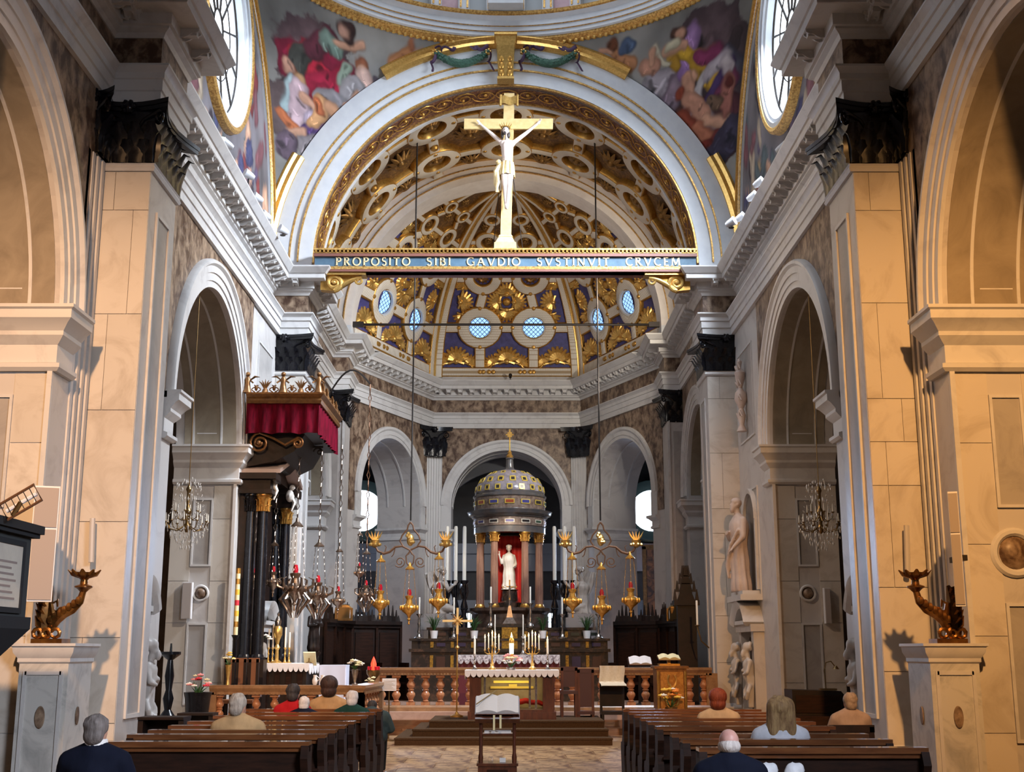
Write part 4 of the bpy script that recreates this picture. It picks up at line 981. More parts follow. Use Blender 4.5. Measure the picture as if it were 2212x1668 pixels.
# letters: straight and curved strokes with serifs, cut as solid pieces
def ell(cx, cy, rx, ry, a0, a1, n=14): return [(cx + rx * cos(rad(a0 + (a1 - a0) * k / n)), cy + ry * sin(rad(a0 + (a1 - a0) * k / n))) for k in range(n + 1)]
TK, TN = .165, .105
GL = {'I': (.2, [([(.1, 0), (.1, 1)], TK)]), 'P': (.62, [([(.12, 0), (.12, 1)], TK), ([(.12, .95)] + ell(.3, .72, .24, .23, 90, -90) + [(.12, .49)], TN * 1.3)]),
      'R': (.72, [([(.12, 0), (.12, 1)], TK), ([(.12, .95)] + ell(.3, .74, .22, .21, 90, -90) + [(.12, .53)], TN * 1.3), ([(.3, .52), (.68, 0)], TK)]),
      'O': (.92, [(ell(.46, .5, .40, .46, 0, 360, 26), TK * .85)]), 'S': (.56, [(ell(.28, .73, .19, .22, 30, 270, 14) + ell(.28, .27, .2, .24, 90, -150, 14), TK * .8)]),
      'T': (.72, [([(.36, 0), (.36, 1)], TK), ([(.02, .93), (.70, .93)], TN * 1.5)]), 'B': (.62, [([(.12, 0), (.12, 1)], TK), ([(.12, .95)] + ell(.28, .75, .2, .2, 90, -90) + [(.12, .54)], TN * 1.3), ([(.2, .53)] + ell(.3, .29, .25, .24, 90, -90) + [(.12, .05)], TN * 1.3)]),
      'G': (.86, [(ell(.46, .5, .40, .46, 50, 325, 22), TK * .8), ([(.78, .05), (.78, .42)], TK * .8), ([(.62, .42), (.86, .42)], TN)]), 'C': (.8, [(ell(.46, .5, .40, .46, 50, 312, 22), TK * .8)]),
      'A': (.86, [([(.06, 0), (.42, 1)], TN), ([(.42, 1), (.80, 0)], TK), ([(.2, .36), (.66, .36)], TN)]), 'V': (.86, [([(.06, 1), (.44, 0)], TK), ([(.44, 0), (.8, 1)], TN)]),
      'D': (.84, [([(.12, 0), (.12, 1)], TK), ([(.12, .95)] + ell(.34, .5, .42, .45, 90, -90, 18) + [(.12, .05)], TN * 1.4)]), 'N': (.86, [([(.12, 0), (.12, 1)], TN), ([(.1, 1), (.74, 0)], TK), ([(.74, 0), (.74, 1)], TN)]),
      'U': (.8, [([(.12, 1), (.12, .3)] + ell(.4, .3, .28, .27, 180, 360) + [(.68, 1)], TK * .8)]), 'E': (.58, [([(.12, 0), (.12, 1)], TK), ([(.1, .95), (.54, .95)], TN), ([(.1, .5), (.46, .5)], TN), ([(.1, .05), (.56, .05)], TN)]),
      'M': (1.02, [([(.1, 0), (.18, 1)], TN), ([(.18, 1), (.52, .1)], TK), ([(.52, .1), (.84, 1)], TN), ([(.84, 1), (.92, 0)], TK)])}
SERF = {'I': [(.1, 0), (.1, 1)], 'P': [(.12, 0), (.1, 1)], 'R': [(.12, 0), (.1, 1), (.7, 0)], 'T': [(.36, 0)], 'B': [], 'A': [(.06, 0), (.8, 0)], 'V': [(.06, 1), (.8, 1)], 'D': [], 'N': [(.12, 0), (.1, 1), (.74, 1)], 'M': [(.1, 0), (.92, 0)], 'E': [], 'G': [], 'C': [], 'S': [], 'O': [], 'U': []}
def letter(ch, x, z, h, y, wd, mt, parent, th=.02):
    w, st = GL[ch]; k = wd / w; b = MB()
    st = st + [([(sx - .13, sz + (.03 if sz < .5 else -.03)), (sx + .13, sz + (.03 if sz < .5 else -.03))], .055) for sx, sz in SERF[ch]]
    for pts, tw in st:
        L_, R_ = [], []
        for i in range(len(pts)):
            p0 = Vector(pts[max(0, i - 1)]); p1 = Vector(pts[min(len(pts) - 1, i + 1)]); t = (p1 - p0)
            t = Vector((t.x * k, t.y * h)); t = t.normalized() if t.length > 0 else Vector((1, 0)); nn = Vector((-t.y, t.x)) * tw * h / 2
            c_ = Vector((x + pts[i][0] * k, z + pts[i][1] * h)); L_.append(c_ + nn); R_.append(c_ - nn)
        n = len(pts); v = [(q.x, y - th, q.y) for q in L_ + R_] + [(q.x, y, q.y) for q in L_ + R_]
        fs = []
        for i in range(n - 1):
            fs += [(i, i + 1, n + i + 1, n + i), (i, 2 * n + i, 2 * n + i + 1, i + 1), (n + i, n + i + 1, 3 * n + i + 1, 3 * n + i)]
        fs += [(0, n, 3 * n, 2 * n), (n - 1, 2 * n - 1 + 2 * n, 2 * n - 1, n - 1)] if False else [(0, n, 3 * n, 2 * n), (n - 1, 3 * n - 1, 4 * n - 1, 2 * n - 1)]
        b.add(v, fs)
    return b.build('letter', mt, parent, smooth=False)
LETG = mat('gilt_letter', (.86, .68, .38), .4, .35)
for word, xa, xb in (('PROPOSITO', 725, 886), ('SIBI', 921, 973), ('GAVDIO', 1008, 1124), ('SVSTINVIT', 1160, 1317), ('CRVCEM', 1352, 1470)):
    X0, X1 = at(xa, 570, Y=Y0).x, at(xb, 570, Y=Y0).x
    tot = sum(GL[c][0] for c in word) + .26 * (len(word) - 1); k = (X1 - X0) / tot; x = X0
    for c in word:
        letter(c, x, BZ0 + .145, .205, Y0 + .04, GL[c][0] * k, LETG, bm_); x += (GL[c][0] + .26) * k
# gilded scroll consoles below the beam ends
def console(s):
    t = thing('scroll_console', ('left' if s < 0 else 'right') + 'most gilded scroll bracket under the inscribed beam', 'bracket', (0, 0, 0), group='scroll brackets under the beam')
    pts = []
    for k in range(30):
        a = -PI / 2 + k / 29 * 3.5 * PI; r = .19 * (1 - .8 * k / 29); pts.append((s * (3.93 - r * cos(a)), 27.15, 9.93 + r * sin(a)))
    b = MB(); arm = [(s * (3.30 + .63 * k / 8), 27.15, 10.05 - .31 * (k / 8) ** 1.6) for k in range(9)]
    b.tube(arm + pts, [.05] * 9 + [.055 * (1 - .4 * k / 29) for k in range(30)], 8); b.sph((s * 3.93, 27.12, 9.93), .05, 8, 6)
    p2 = []
    for k in range(16):
        a = PI / 2 + k / 15 * 2.6 * PI; r = .10 * (1 - .7 * k / 15); p2.append((s * (3.36 - r * cos(a)), 27.15, 9.98 + r * sin(a)))
    b.tube(p2, .03, 7); b.build('scroll', GOLDL, t)
    b = MB(); xs = sorted((s * 3.2, s * 4.2)); b.box(xs[0], xs[1], 27.05, 27.4, 10.1, 10.16); b.build('bracket_shelf', GOLDL, t, smooth=False)
    b = MB(); b.extrude([(s * 3.4, 10.1), (s * 4.25, 10.1), (s * 4.25, 9.78), (s * 3.95, 9.75)], 27.18, 27.4); b.build('bracket_body', GOLD, t, smooth=False)
console(-1); console(1)

# ---- figures
def figure_bones(b, J, seg=10):
    for a, c, ra, rc in J: b.bone(a, c, ra, rc, seg)
def hand(b, M, curl=.5, side=1):
    """palm, four unequal bent fingers and a thumb from the side of the palm; local z towards the finger tips"""
    old = b.M; b.xf(old @ M)
    b.sph((0, 0, .045), (.038, .016, .052), 8, 6)
    for k, (x, L) in enumerate(((-.028, .070), (-.010, .080), (.009, .076), (.026, .058))):
        p = Vector((x, 0, .085)); a = 0
        for j in range(3):
            a += curl * .5; q = p + Vector((0, -sin(a), cos(a))) * L * (.45, .32, .23)[j]
            b.bone(p, q, .0095 - .001 * j, .0085 - .001 * j, 6); p = q
    p = Vector((side * -.036, 0, .03)); q = p + Vector((side * -.022, -.012, .032)); r_ = q + Vector((side * -.006, -.016, .026))
    b.bone(p, q, .012, .010, 6); b.bone(q, r_, .010, .008, 6)
    b.xf(old)
def head(b, c, s=1., yaw=0, tilt=0):
    old = b.M; b.xf(old @ T(*c) @ RZ(yaw) @ RX(tilt) @ S3(s, s, s))
    b.sph((0, -.01, .03), (.076, .095, .092), 14, 10); b.sph((0, .035, -.045), (.056, .058, .062), 12, 8)      # face towards +y
    b.bone((0, .088, .0), (0, .104, -.028), .010, .015, 6)
    for x in (-1, 1):
        b.sph((x * .076, -.005, -.012), (.012, .022, .032), 6, 5); b.sph((x * .03, .078, .012), (.017, .012, .011), 6, 4)
    b.sph((0, .084, -.056), (.026, .012, .010), 8, 4)
    b.xf(old)
SKIN = mat('skin', (.56, .32, .23), .5, col2=(.50, .26, .19), scale=14, spec=.35)
PALESK = mat('carved_pale_flesh', (.62, .52, .46), .5, col2=(.72, .60, .54), scale=10, spec=.3)
DARKHAIR = mat('carved_dark_hair', (.035, .022, .016), .5)
CG = mat('gilt_cross_wood', (.80, .60, .28), .42, .25, col2=(.70, .49, .20), scale=9)
cx_ = thing('crucifix', 'tall gilded cross with a pale carved figure standing on the inscribed beam', 'crucifix', (.0, 27.2, BZ1 + .014))
cx_.rotation_euler = (0, rad(1.3), rad(-3))
b = MB(); b.taper((0, 0, 0), (.50, .42), (.50, .42), .16); b.taper((0, 0, .16), (.46, .38), (.30, .26), .16); b.taper((0, 0, .32), (.34, .28), (.28, .22), .05); b.build('pedestal', CG, cx_, smooth=False)
b = MB(); b.taper((0, 0, .3), (.245, .14), (.245, .14), 3.62); b.build('upright', CG, cx_, smooth=False)
b = MB(); b.box(-1.05, 1.05, -.09, -.02, 3.00, 3.26); b.build('crossbar', CG, cx_, smooth=False)
b = MB()
b.grid(lambda u, v: (-.2 + .4 * u, -.11 - .02 * sin(u * 7), 3.62 + .2 * v + .02 * sin(u * 9)), 8, 2); b.grid(lambda u, v: (-.2 + .4 * u, -.095 - .02 * sin(u * 7), 3.62 + .2 * v + .02 * sin(u * 9)), 8, 2)
for x in (-.2, .2): b.tube([(x, -.1, 3.58), (x, -.1, 3.86)], .03, 6)
b.build('scroll_plaque', GOLDL, cx_)
b = MB(); y = -.17
J = [((-.05, y, 1.96), (.05, y, 1.96), .105, .105), ((0, y, 2.02), (0, y - .02, 2.25), .115, .12), ((0, y - .02, 2.25), (-.01, y - .03, 2.5), .13, .145), ((-.10, y - .02, 2.58), (.09, y - .02, 2.58), .09, .09), ((-.01, y - .03, 2.58), (-.02, y - .06, 2.74), .058, .052),
     ((-.15, y, 2.62), (-.40, y + .02, 2.86), .056, .046), ((-.40, y + .02, 2.86), (-.64, y + .04, 3.08), .044, .030), ((.14, y, 2.62), (.42, y + .02, 2.86), .056, .046), ((.42, y + .02, 2.86), (.68, y + .04, 3.10), .044, .030),
     ((-.07, y, 1.93), (-.03, y - .10, 1.50), .092, .062), ((-.03, y - .10, 1.50), (-.01, y - .02, 1.08), .060, .036), ((.08, y, 1.93), (.07, y - .12, 1.50), .092, .062), ((.07, y - .12, 1.50), (.03, y - .04, 1.06), .060, .036),
     ((-.01, y - .02, 1.08), (.0, y - .09, .96), .036, .028), ((.03, y - .05, 1.06), (.03, y - .13, .94), .036, .028)]
figure_bones(b, J, 12); head(b, (-.05, y - .12, 2.85), 1.05, PI, .35)
hand(b, T(-.64, y + .03, 3.08) @ RY(-.75) @ RX(.2), .5); hand(b, T(.68, y + .03, 3.10) @ RY(.75) @ RX(.2), .5, -1)
remesh(b.build('figure', PALESK, cx_), .014, 2)
b = MB(); b.sph((-.05, y - .09, 2.90), (.088, .09, .095), 12, 8); b.sph((-.12, y - .10, 2.78), (.04, .06, .12), 8, 6); b.sph((.02, y - .08, 2.78), (.04, .05, .10), 8, 6); b.sph((-.06, y - .21, 2.77), (.035, .03, .05), 8, 6); b.build('hair', DARKHAIR, cx_)
b = MB()
for k in range(14):
    a = 2 * PI * k / 14; b.tube([(-.05 + .1 * cos(a), y - .1 + .1 * sin(a), 2.95), (-.05 + .16 * cos(a), y - .1 + .16 * sin(a), 3.02)], [.012, .004], 5)
b.tube([(-.05 + .1 * cos(2 * PI * k / 16), y - .1 + .1 * sin(2 * PI * k / 16), 2.95) for k in range(16)], .014, 5, closed=True); b.build('thorn_crown', GOLD, cx_)
b = MB(); b.grid(lambda u, v: ((.155 + .02 * sin(9 * u * 2 * PI) + .03 * (1 - v)) * cos(2 * PI * u), y + (.13 + .02 * sin(11 * u * 2 * PI) + .02 * (1 - v)) * sin(2 * PI * u), 1.76 + .32 * v - .05 * sin(2 * PI * u)), 30, 5, wrap=True)
for k in range(3): b.tube([(-.16, y - .04, 2.08), (-.23 - .02 * k, y - .03, 1.9), (-.2 - .03 * k, y - .05 + .04 * k, 1.6), (-.24 + .03 * k, y - .02, 1.38)], [.05, .045, .05, .02], 6)
b.sph((-.2, y - .06, 2.1), .07, 8, 6)
b.build('loincloth', mat('gilt_cream_cloth', (.80, .66, .38), .45, .3, col2=(.6, .42, .16), scale=9), cx_)
for x, lx in ((-.30, 'left'), (.42, 'right')):
    w_ = tag((lambda q: q.build('stay_wire', IRON))((lambda q: q.tube([(x * .42, 27.3, BZ1 + 1.9), (x, 27.4, BZ1)], .009, 4))(MB())), 'thin steel stay wire bracing the ' + lx + ' side of the tall crucifix', 'wire')
b = MB(); b.tube([(-4.35, 33.4, 10.62), (4.35, 33.4, 10.62)], .035, 8)
for x in (-1, 1): b.box(min(x * 4.0, x * 4.5), max(x * 4.0, x * 4.5), 33.33, 33.47, 10.55, 10.69)
tag(b.build('tie_rod', IRON), 'black iron tie rod stretched across the mouth of the apse', 'tie rod')

# ---- keystone bracket, garlands and ribbons on the chancel arch
k_ = thing('keystone_bracket', 'gilded acanthus keystone bracket at the crown of the chancel arch', 'bracket', (0, 0, 0))
b = MB(); b.add([(x * w, yy, z) for z, w, yy in ((15.0, .18, 27.1), (15.35, .19, 27.02), (15.75, .21, 26.9), (15.98, .25, 26.85)) for x in (-1, 1)] + [(x * w, 27.36, z) for z, w in ((15.0, .18), (15.35, .19), (15.75, .21), (15.98, .25)) for x in (-1, 1)],
      [(0, 1, 3, 2), (2, 3, 5, 4), (4, 5, 7, 6), (0, 2, 10, 8), (2, 4, 12, 10), (4, 6, 14, 12), (1, 9, 11, 3), (3, 11, 13, 5), (5, 13, 15, 7), (0, 8, 9, 1), (6, 7, 15, 14)]); b.build('bracket_body', GOLDL, k_, smooth=False)
for x in (-.1, .1):
    for j in range(5):
        b = MB(); b.sph((x, 27.06 - .03 * j, 15.12 + .18 * j), (.07, .03, .11), 8, 6); b.build('gilt_leaf', GOLD, k_)
b = MB(); b.box(-.2, .2, 27.0, 27.3, 14.94, 15.0); b.box(-.27, .27, 26.8, 27.3, 15.98, 16.03); b.build('bracket_moulding', GOLDL, k_, smooth=False)
for s, nm in ((-1, 'left'), (1, 'right')):
    g = thing('laurel_garland', 'green laurel garland draped on the arch to the %s of the keystone' % nm, 'garland', (0, 0, 0), group='garlands beside the keystone')
    pts = [(s * (.42 + 1.28 * t), 27.24, 15.72 - .02 * t - .27 * sin(PI * t)) for t in [k / 14 for k in range(15)]]
    b = MB(); b.tube(pts, [.05 + .055 * sin(PI * k / 14) for k in range(15)], 8)
    for k in range(60):
        p = Vector(pts[int(k / 60 * 14)]).lerp(Vector(pts[int(k / 60 * 14) + 1]), (k / 60 * 14) % 1); a = k * 2.4
        b.sph(p + Vector((0, -.08 * abs(cos(a)), .08 * sin(a))), (.045, .03, .03), 6, 4)
    b.build('leaves', GARL, g)
    b = MB()
    for p in (pts[0], pts[-1]):
        for k in range(5): b.sph((p[0] + .05 * cos(k * 1.26), p[1] - .05, p[2] + .05 * sin(k * 1.26)), .04, 6, 4)
    b.build('gilt_flowers', GOLDL, g)
    b = MB()
    for p, sg in ((pts[0], -1), (pts[-1], 1)):
        for L_, dz in ((.55, .12), (.5, -.16)):
            rb = [(p[0] + s * sg * (-.3 if dz > 0 else .06) * t * 1.5 + .05 * sin(9 * t), p[1] - .03 - .03 * sin(8 * t), p[2] + dz * (1 if dz > 0 else t * 3) + .05 * sin(13 * t)) for t in [k / 16 for k in range(17)]]
            b.tube(rb, .045, 6, flat=.35)
    b.build('ribbon', PURPLE, g)

# ================================================================== PLATFORMS
b = MB(); b.box(-4.4, 4.5, 26.5, 43.2, 0, .42)
plat = struct(b.build('floor_chancel', mat('rose_marble_step', (.50, .33, .25), .4, col2=(.36, .22, .16), scale=3, detail=7, dist=1), smooth=False))
b = MB(); b.box(-3.4, 4.4, 26.1, 26.5, 0, .28); b.box(-3.6, 4.4, 25.7, 26.1, 0, .14); b.build('step', WOODP, plat, smooth=False)
b = MB(); b.box(-5.2, -2.5, 22.3, 27.3, 0, .3); struct(b.build('floor_side_altar', MATS['rose_marble_step'], smooth=False))
for k, (y, x0) in enumerate(((23.0, -1.97), (23.4, -1.68), (23.8, -1.40))):
    b = MB(); z0 = .13 * k; b.box(x0, 1.95 - .04 * k, y, 25.7, z0, z0 + .13)
    b.box(x0 - .01, 1.96 - .04 * k, y - .02, y, z0 + .10, z0 + .13)
    o = tag(b.build('carpeted_step', CARPET, smooth=False), ('lowest', 'middle', 'topmost')[k] + ' brown carpeted step in front of the altar table', 'step', 'carpeted altar steps')

# ---- balusters and rails
def baluster_me(h, mt):
    b = MB(); r = h * .15
    b.cbox((0, 0, h * .05), (r * 1.9, r * 1.9, h * .1)); b.cbox((0, 0, h * .95), (r * 1.9, r * 1.9, h * .1))
    b.lathe([(.5 * r, h * .1), (.75 * r, h * .13), (.5 * r, h * .17), (.7 * r, h * .24), (1.0 * r, h * .32), (.95 * r, h * .38), (.5 * r, h * .47), (.8 * r, h * .5), (.5 * r, h * .53), (.95 * r, h * .62), (1.0 * r, h * .68), (.7 * r, h * .76), (.5 * r, h * .83), (.75 * r, h * .87), (.5 * r, h * .9)], 12)
    return b.mesh('baluster', mt)
BALM = mat('red_breccia_baluster', (.34, .12, .05), .25, col2=(.50, .25, .12), scale=10, spec=.5)
RAILM = mat('ochre_marble_rail', (.34, .185, .085), .3, col2=(.20, .10, .045), scale=5, detail=7, dist=1, spec=.5)
def balustrade(name, label, pts, z0, h, n):
    t = thing(name, label, 'balustrade', (0, 0, 0))
    rp = [(.0, z0 + h - .12), (.03, z0 + h - .12), (.05, z0 + h - .09), (.05, z0 + h - .06), (.09, z0 + h - .03), (.09, z0 + h), (0, z0 + h)]
    b = MB(); b.sweep([(-.12, z0 + h - .16), (.12, z0 + h - .16), (.12, z0 + h - .11), (.16, z0 + h - .05), (.16, z0 + h), (-.12, z0 + h)], pts); b.build('handrail', RAILM, t, angle=25)
    b = MB(); b.sweep([(-.13, z0), (.15, z0), (.15, z0 + .08), (.12, z0 + .12), (-.13, z0 + .12)], pts); b.build('base_rail', RAILM, t, angle=25)
    me = baluster_me(h - .27, BALM)
    for i in range(len(pts) - 1):
        p, q = Vector(pts[i]), Vector(pts[i + 1]); L = (q - p).length; m = max(2, int(L / .31))
        for k in range(m):
            c_ = p.lerp(q, (k + .5) / m); link('baluster', me, t, (c_.x, c_.y, z0 + .12), (0, 0, math.atan2((q - p).y, (q - p).x)))
        for e, c_ in ((0, p), (1, q)):
            b = MB(); b.cbox((c_.x, c_.y, z0 + (h - .12) / 2 + .02), (.24, .24, h - .16)); b.build('pedestal', RAILM, t, smooth=False)
        b = MB(); d = (q - p).normalized(); nn = Vector((d.y, -d.x))
        for k in range(int(L / .07)):
            c_ = p + d * (k * .07 + .03) + nn * .125; b.cbox((c_.x, c_.y, z0 + h - .135), (.03, .03, .035))
        o = b.build('dentil_row', RAILM, t, smooth=False); o['kind'] = 'stuff'
    return t
balustrade('altar_balustrade', 'long ochre marble balustrade with red balusters behind the altar table', [(-2.78, 27.0), (4.4, 27.0)], .42, .9, 22)
balustrade('side_balustrade', 'ochre marble balustrade enclosing the side altar beneath the red canopy', [(-5.1, 22.1), (-2.55, 22.1), (-2.45, 24.4)], .3, .78, 8)

# ================================================================== ALTAR TABLE
def scallop(b, x0, x1, y, z, drop, n, th=.015):
    for k in range(n):
        a, c_ = x0 + (x1 - x0) * k / n, x0 + (x1 - x0) * (k + 1) / n; r = (c_ - a) / 2; m = (a + c_) / 2
        b.extrude([(a, z), (a, z - drop * .35)] + [(m - r * cos(PI * j / 8), z - drop * .35 - drop * .65 * sin(PI * j / 8)) for j in range(1, 8)] + [(c_, z - drop * .35), (c_, z)], y - th, y)
AX = .145; AZ = .39
al = thing('altar_table', 'dark wooden altar table with a glazed front on the carpeted steps', 'altar', (AX, 24.5, AZ))
b = MB(); b.box(-.84, .84, -.38, .38, 0, .14); b.box(-.80, .80, -.36, .36, .14, .18); b.build('plinth', WOODR, al, smooth=False)
for x in (-.70, .70):
    b = MB(); b.box(x - .11, x + .11, -.36, .36, .18, .86); b.build('side_pier', WOODR, al, smooth=False)
b = MB(); b.box(-.83, .83, -.4, .4, .86, .90); b.box(-.78, .78, -.36, .36, .78, .86); b.build('tabletop', WOODR, al, smooth=False)
ALGLOW = mat('gilded_casket_lining', (.42, .34, .20), .5, col2=(.30, .22, .12), scale=5)
b = MB(); b.box(-.59, .59, .3, .33, .18, .78); b.box(-.59, .59, -.3, .3, .18, .2); b.build('casket_lining', ALGLOW, al, smooth=False)
b = MB(); b.box(-.36, .36, .26, .29, .66, .705); b.box(-.42, .42, .24, .29, .555, .60); b.box(-.06, .10, .22, .24, .56, .64); b.build('gilt_bar', mat('glowing_gilt_bar', (.9, .68, .12), .35, .4), al, smooth=False)
b = MB()
for x in (-.52, .34, .46): b.box(x - .02, x + .02, -.28, -.26, .2, .78)
b.build('casket_post', SILVER, al, smooth=False)
GLASS = mat('clear_glass', (1, 1, 1), .02, trans=1., spec=.4)
GLASS.node_tree.nodes['Principled BSDF'].inputs['IOR'].default_value = 1.05
b = MB(); b.box(-.59, .59, -.34, -.335, .2, .78); b.build('glass_front', GLASS, al, smooth=False)
b = MB()
for k in range(40):
    t = k / 39; b.sph((AX - .25 + .85 * t, 24.45 + .03 * sin(9 * t), AZ + .28 + .05 * sin(PI * t) + .012 * sin(23 * t)), (.05, .14 * (1 - .3 * t), .07 * (1 - .4 * t)), 8, 6)
tag(remesh(b.build('draped_effigy', REDSILK), .02, 2), 'small red draped bundle lying behind the glass of the altar table', 'effigy')
def altar_cloth(name, label, c, w, d, drop, n, mt=LACE, z=0):
    t = thing(name, label, 'cloth', c)
    b = MB(); b.box(-w / 2, w / 2, -d / 2, d / 2, 0, .015); b.build('cloth_top', CLOTH, t, smooth=False)
    b = MB(); scallop(b, -w / 2, w / 2, -d / 2 - .002, .012, drop, n); b.build('lace_edge', mt, t, smooth=False)
    for x in (-1, 1):
        b = MB().xf(T(x * w / 2, 0, 0) @ RZ(PI / 2)); scallop(b, -d / 2, d / 2, .0 if x < 0 else .015, .012, drop * 1.3, max(3, n // 3)); b.build('lace_side', mt, t, smooth=False)
    return t
altar_cloth('altar_cloth', 'white cloth with a scalloped lace edge on the altar table', (AX, 24.5, AZ + .902), 1.80, .84, .13, 16, CLOTH)
# table behind the balustrade with a dark red frontal
fr = thing('credence_table', 'table with a dark red frontal behind the balustrade', 'table', (.08, 29.2, .42))
REDC = mat('dark_red_frontal', (.10, .008, .014), .7)
b = MB(); b.box(-1.15, 1.15, -.3, .3, 0, 1.1); b.build('frontal', REDC, fr, smooth=False)
b = MB(); b.box(-1.17, 1.17, -.32, .32, 1.1, 1.14); b.build('tabletop', WOODR, fr, smooth=False)
altar_cloth('lace_cloth', 'grey lace cloth with round scallops over the dark red table', (.08, 29.2, 1.562), 2.34, .66, .2, 16, LACE)

# ---- candles and candlesticks
def candle(b, x, y, z, r, h):
    b.lathe([(r, 0), (r, h * .97), (r * .7, h)], 10, (x, y, z))
def flame(b, x, y, z, s=1.):
    b.lathe([(.001, 0), (.009 * s, .012 * s), (.012 * s, .025 * s), (.006 * s, .05 * s), (.001, .075 * s)], 8, (x, y, z))
def candlestick(name, label, loc, h, hc, r=.012, base=.05, mt=SILVER, lit=True, group=None, slim=1., fs=1.):
    t = thing(name, label, 'candlestick', loc, group=group)
    b = MB(); B = base
    b.lathe([(B, 0), (B, h * .03), (B * .6, h * .07), (B * .45, h * .16), (B * .3, h * .2), (B * .42 * slim, h * .28), (B * .25, h * .36), (B * .22, h * .5), (B * .42 * slim, h * .6), (B * .25, h * .66), (B * .2, h * .85), (B * .35, h * .92), (B * .6, h * .97), (B * .62, h)], 14)
    b.build('stick', mt, t)
    b = MB(); candle(b, 0, 0, h, r, hc); cd = b.build('candle', CANDLE, t)
    if lit:
        b = MB(); flame(b, 0, 0, h + hc, fs); b.build('flame', FLAME, cd)
    return t
PK = mat('pink_grey_wax', (.56, .44, .42), .5)
zc = AZ + .918
for x, nm, f_ in ((1025, 'tall lone candlestick at the left end of the altar table', 1), (1183, 'tall lone candlestick at the right end of the altar table', 1)):
    P = at(x, 1440, Y=24.5); candlestick('candlestick', 'silver ' + nm, (P.x, 24.5, zc), .30, .29, .02, .06, SILVER, True, fs=.7)
for x, nm in ((1063, 'left'), (1150, 'right')):
    P = at(x, 1440, Y=24.45); t = thing('candelabrum', 'gold five-branched candelabrum with lit candles on the altar, %s of the thick candle' % nm, 'candelabrum', (P.x, 24.45, zc), group='five-branched candelabra')
    b = MB(); b.lathe([(.07, 0), (.07, .02), (.05, .05), (.03, .07), (.04, .11), (.02, .15), (.018, .24), (.03, .27), (.018, .3), (.012, .36)], 14); b.build('stem', GOLDL, t)
    for k in range(5):
        dx = (-.14, -.07, 0, .06, .13)[k]; dz = (.36, .39, .44, .41, .37)[k]
        b = MB(); b.tube([(0, 0, .3), (dx * .6, -.02 * (k % 2), .30), (dx, -.03 * (k % 2), dz - .03), (dx, -.03 * (k % 2), dz)], .009, 6); b.lathe([(.012, 0), (.024, .012), (.024, .02), (.014, .02)], 10, (dx, -.03 * (k % 2), dz)); ar = b.build('branch', GOLDL, t)
        b = MB(); candle(b, dx, -.03 * (k % 2), dz + .02, .011, .22); c_ = b.build('candle', CANDLE, t)
        b = MB(); flame(b, dx, -.03 * (k % 2), dz + .235, 1.05); b.build('flame', FLAME, c_)
    point('candelabrum_light_' + nm, (P.x, 24.35, zc + .8), 5, (1, .68, .32), .05)
P = at(1105, 1440, Y=24.4)
t = thing('pillar_candle', 'thick glowing white candle in a gold holder at the centre of the altar', 'candle', (P.x, 24.42, zc))
WAXG = mat('glowing_wax', (1, .9, .7), .5, emit=5., ecol=(1, .82, .5))
b = MB(); b.lathe([(.06, 0), (.06, .02), (.02, .05), (.018, .22), (.045, .27), (.05, .3)], 14); b.build('holder', GOLDL, t)
b = MB(); b.lathe([(.040, .3), (.044, .5), (.035, .53), (.001, .53)], 14); b.build('candle', WAXG, t)
b = MB(); b.lathe([(.048, .5), (.05, .56), (.035, .60), (.02, .62)], 14, cap=False); b.build('wind_guard', GOLDL, t)
b = MB(); flame(b, 0, 0, .56, 2.0); b.build('flame', FLAME, t)
def flower(b, c, r, n=6, up=.4):
    for k in range(n):
        a = 2 * PI * k / n; b.sph((c[0] + r * .6 * cos(a), c[1] + r * .6 * sin(a), c[2] + r * up * .4), (r * .45, r * .45, r * .3), 6, 4)
    b.sph((c[0], c[1], c[2] + r * .3), r * .4, 6, 4)
def bouquet(name, label, loc, w, h, cols, vase=None, n=14, fr=.045, leafy=10, cat='flowers', seed=1, group=None):
    rn = random.Random(seed); t = thing(name, label, cat, loc, group=group); z0 = 0
    if vase:
        b = MB(); b.lathe(vase[0], 16); b.build('vase', vase[1], t); z0 = vase[0][-1][1]
    b = MB()
    for k in range(leafy):
        a = rn.uniform(0, 2 * PI); r = rn.uniform(.2, .5) * w; zz = z0 + rn.uniform(.1, .7) * h
        b.tube([(0, 0, z0 - .02), (r * .5 * cos(a), r * .5 * sin(a), z0 + (zz - z0) * .6), (r * cos(a), r * sin(a), zz)], [.006, .02, .004], 5, flat=.4)
    b.build('leaves', GREEN, t)
    for ci, col in enumerate(cols):
        for k in range(max(1, n // len(cols))):
            b = MB(); a = rn.uniform(0, 2 * PI); r = w / 2 * math.sqrt(rn.random()); zz = z0 + h * (1 - .5 * (r / (w / 2)) ** 2) * rn.uniform(.7, 1)
            flower(b, (r * cos(a), r * .7 * sin(a), zz), fr * rn.uniform(.8, 1.2)); b.build('blossom', col, t)
    return t
PINKF = mat('pink_petals', (.72, .30, .30), .6); WHITEF = mat('white_petals', (.80, .76, .66), .6); REDF = mat('red_petals', (.62, .035, .06), .6); YELF = mat('yellow_petals', (.80, .52, .06), .6); CREAMF = mat('cream_petals', (.72, .66, .40), .6); ORF = mat('orange_petals', (.78, .26, .03), .6)
bouquet('flower_arrangement', 'low arrangement of pink and cream flowers before the thick altar candle', (P.x - .01, 24.28, zc), .40, .24, [PINKF, CREAMF, PINKF, WHITEF], ([(.07, 0), (.09, .03), (.08, .05)], SILVER), 16, .05, seed=4)

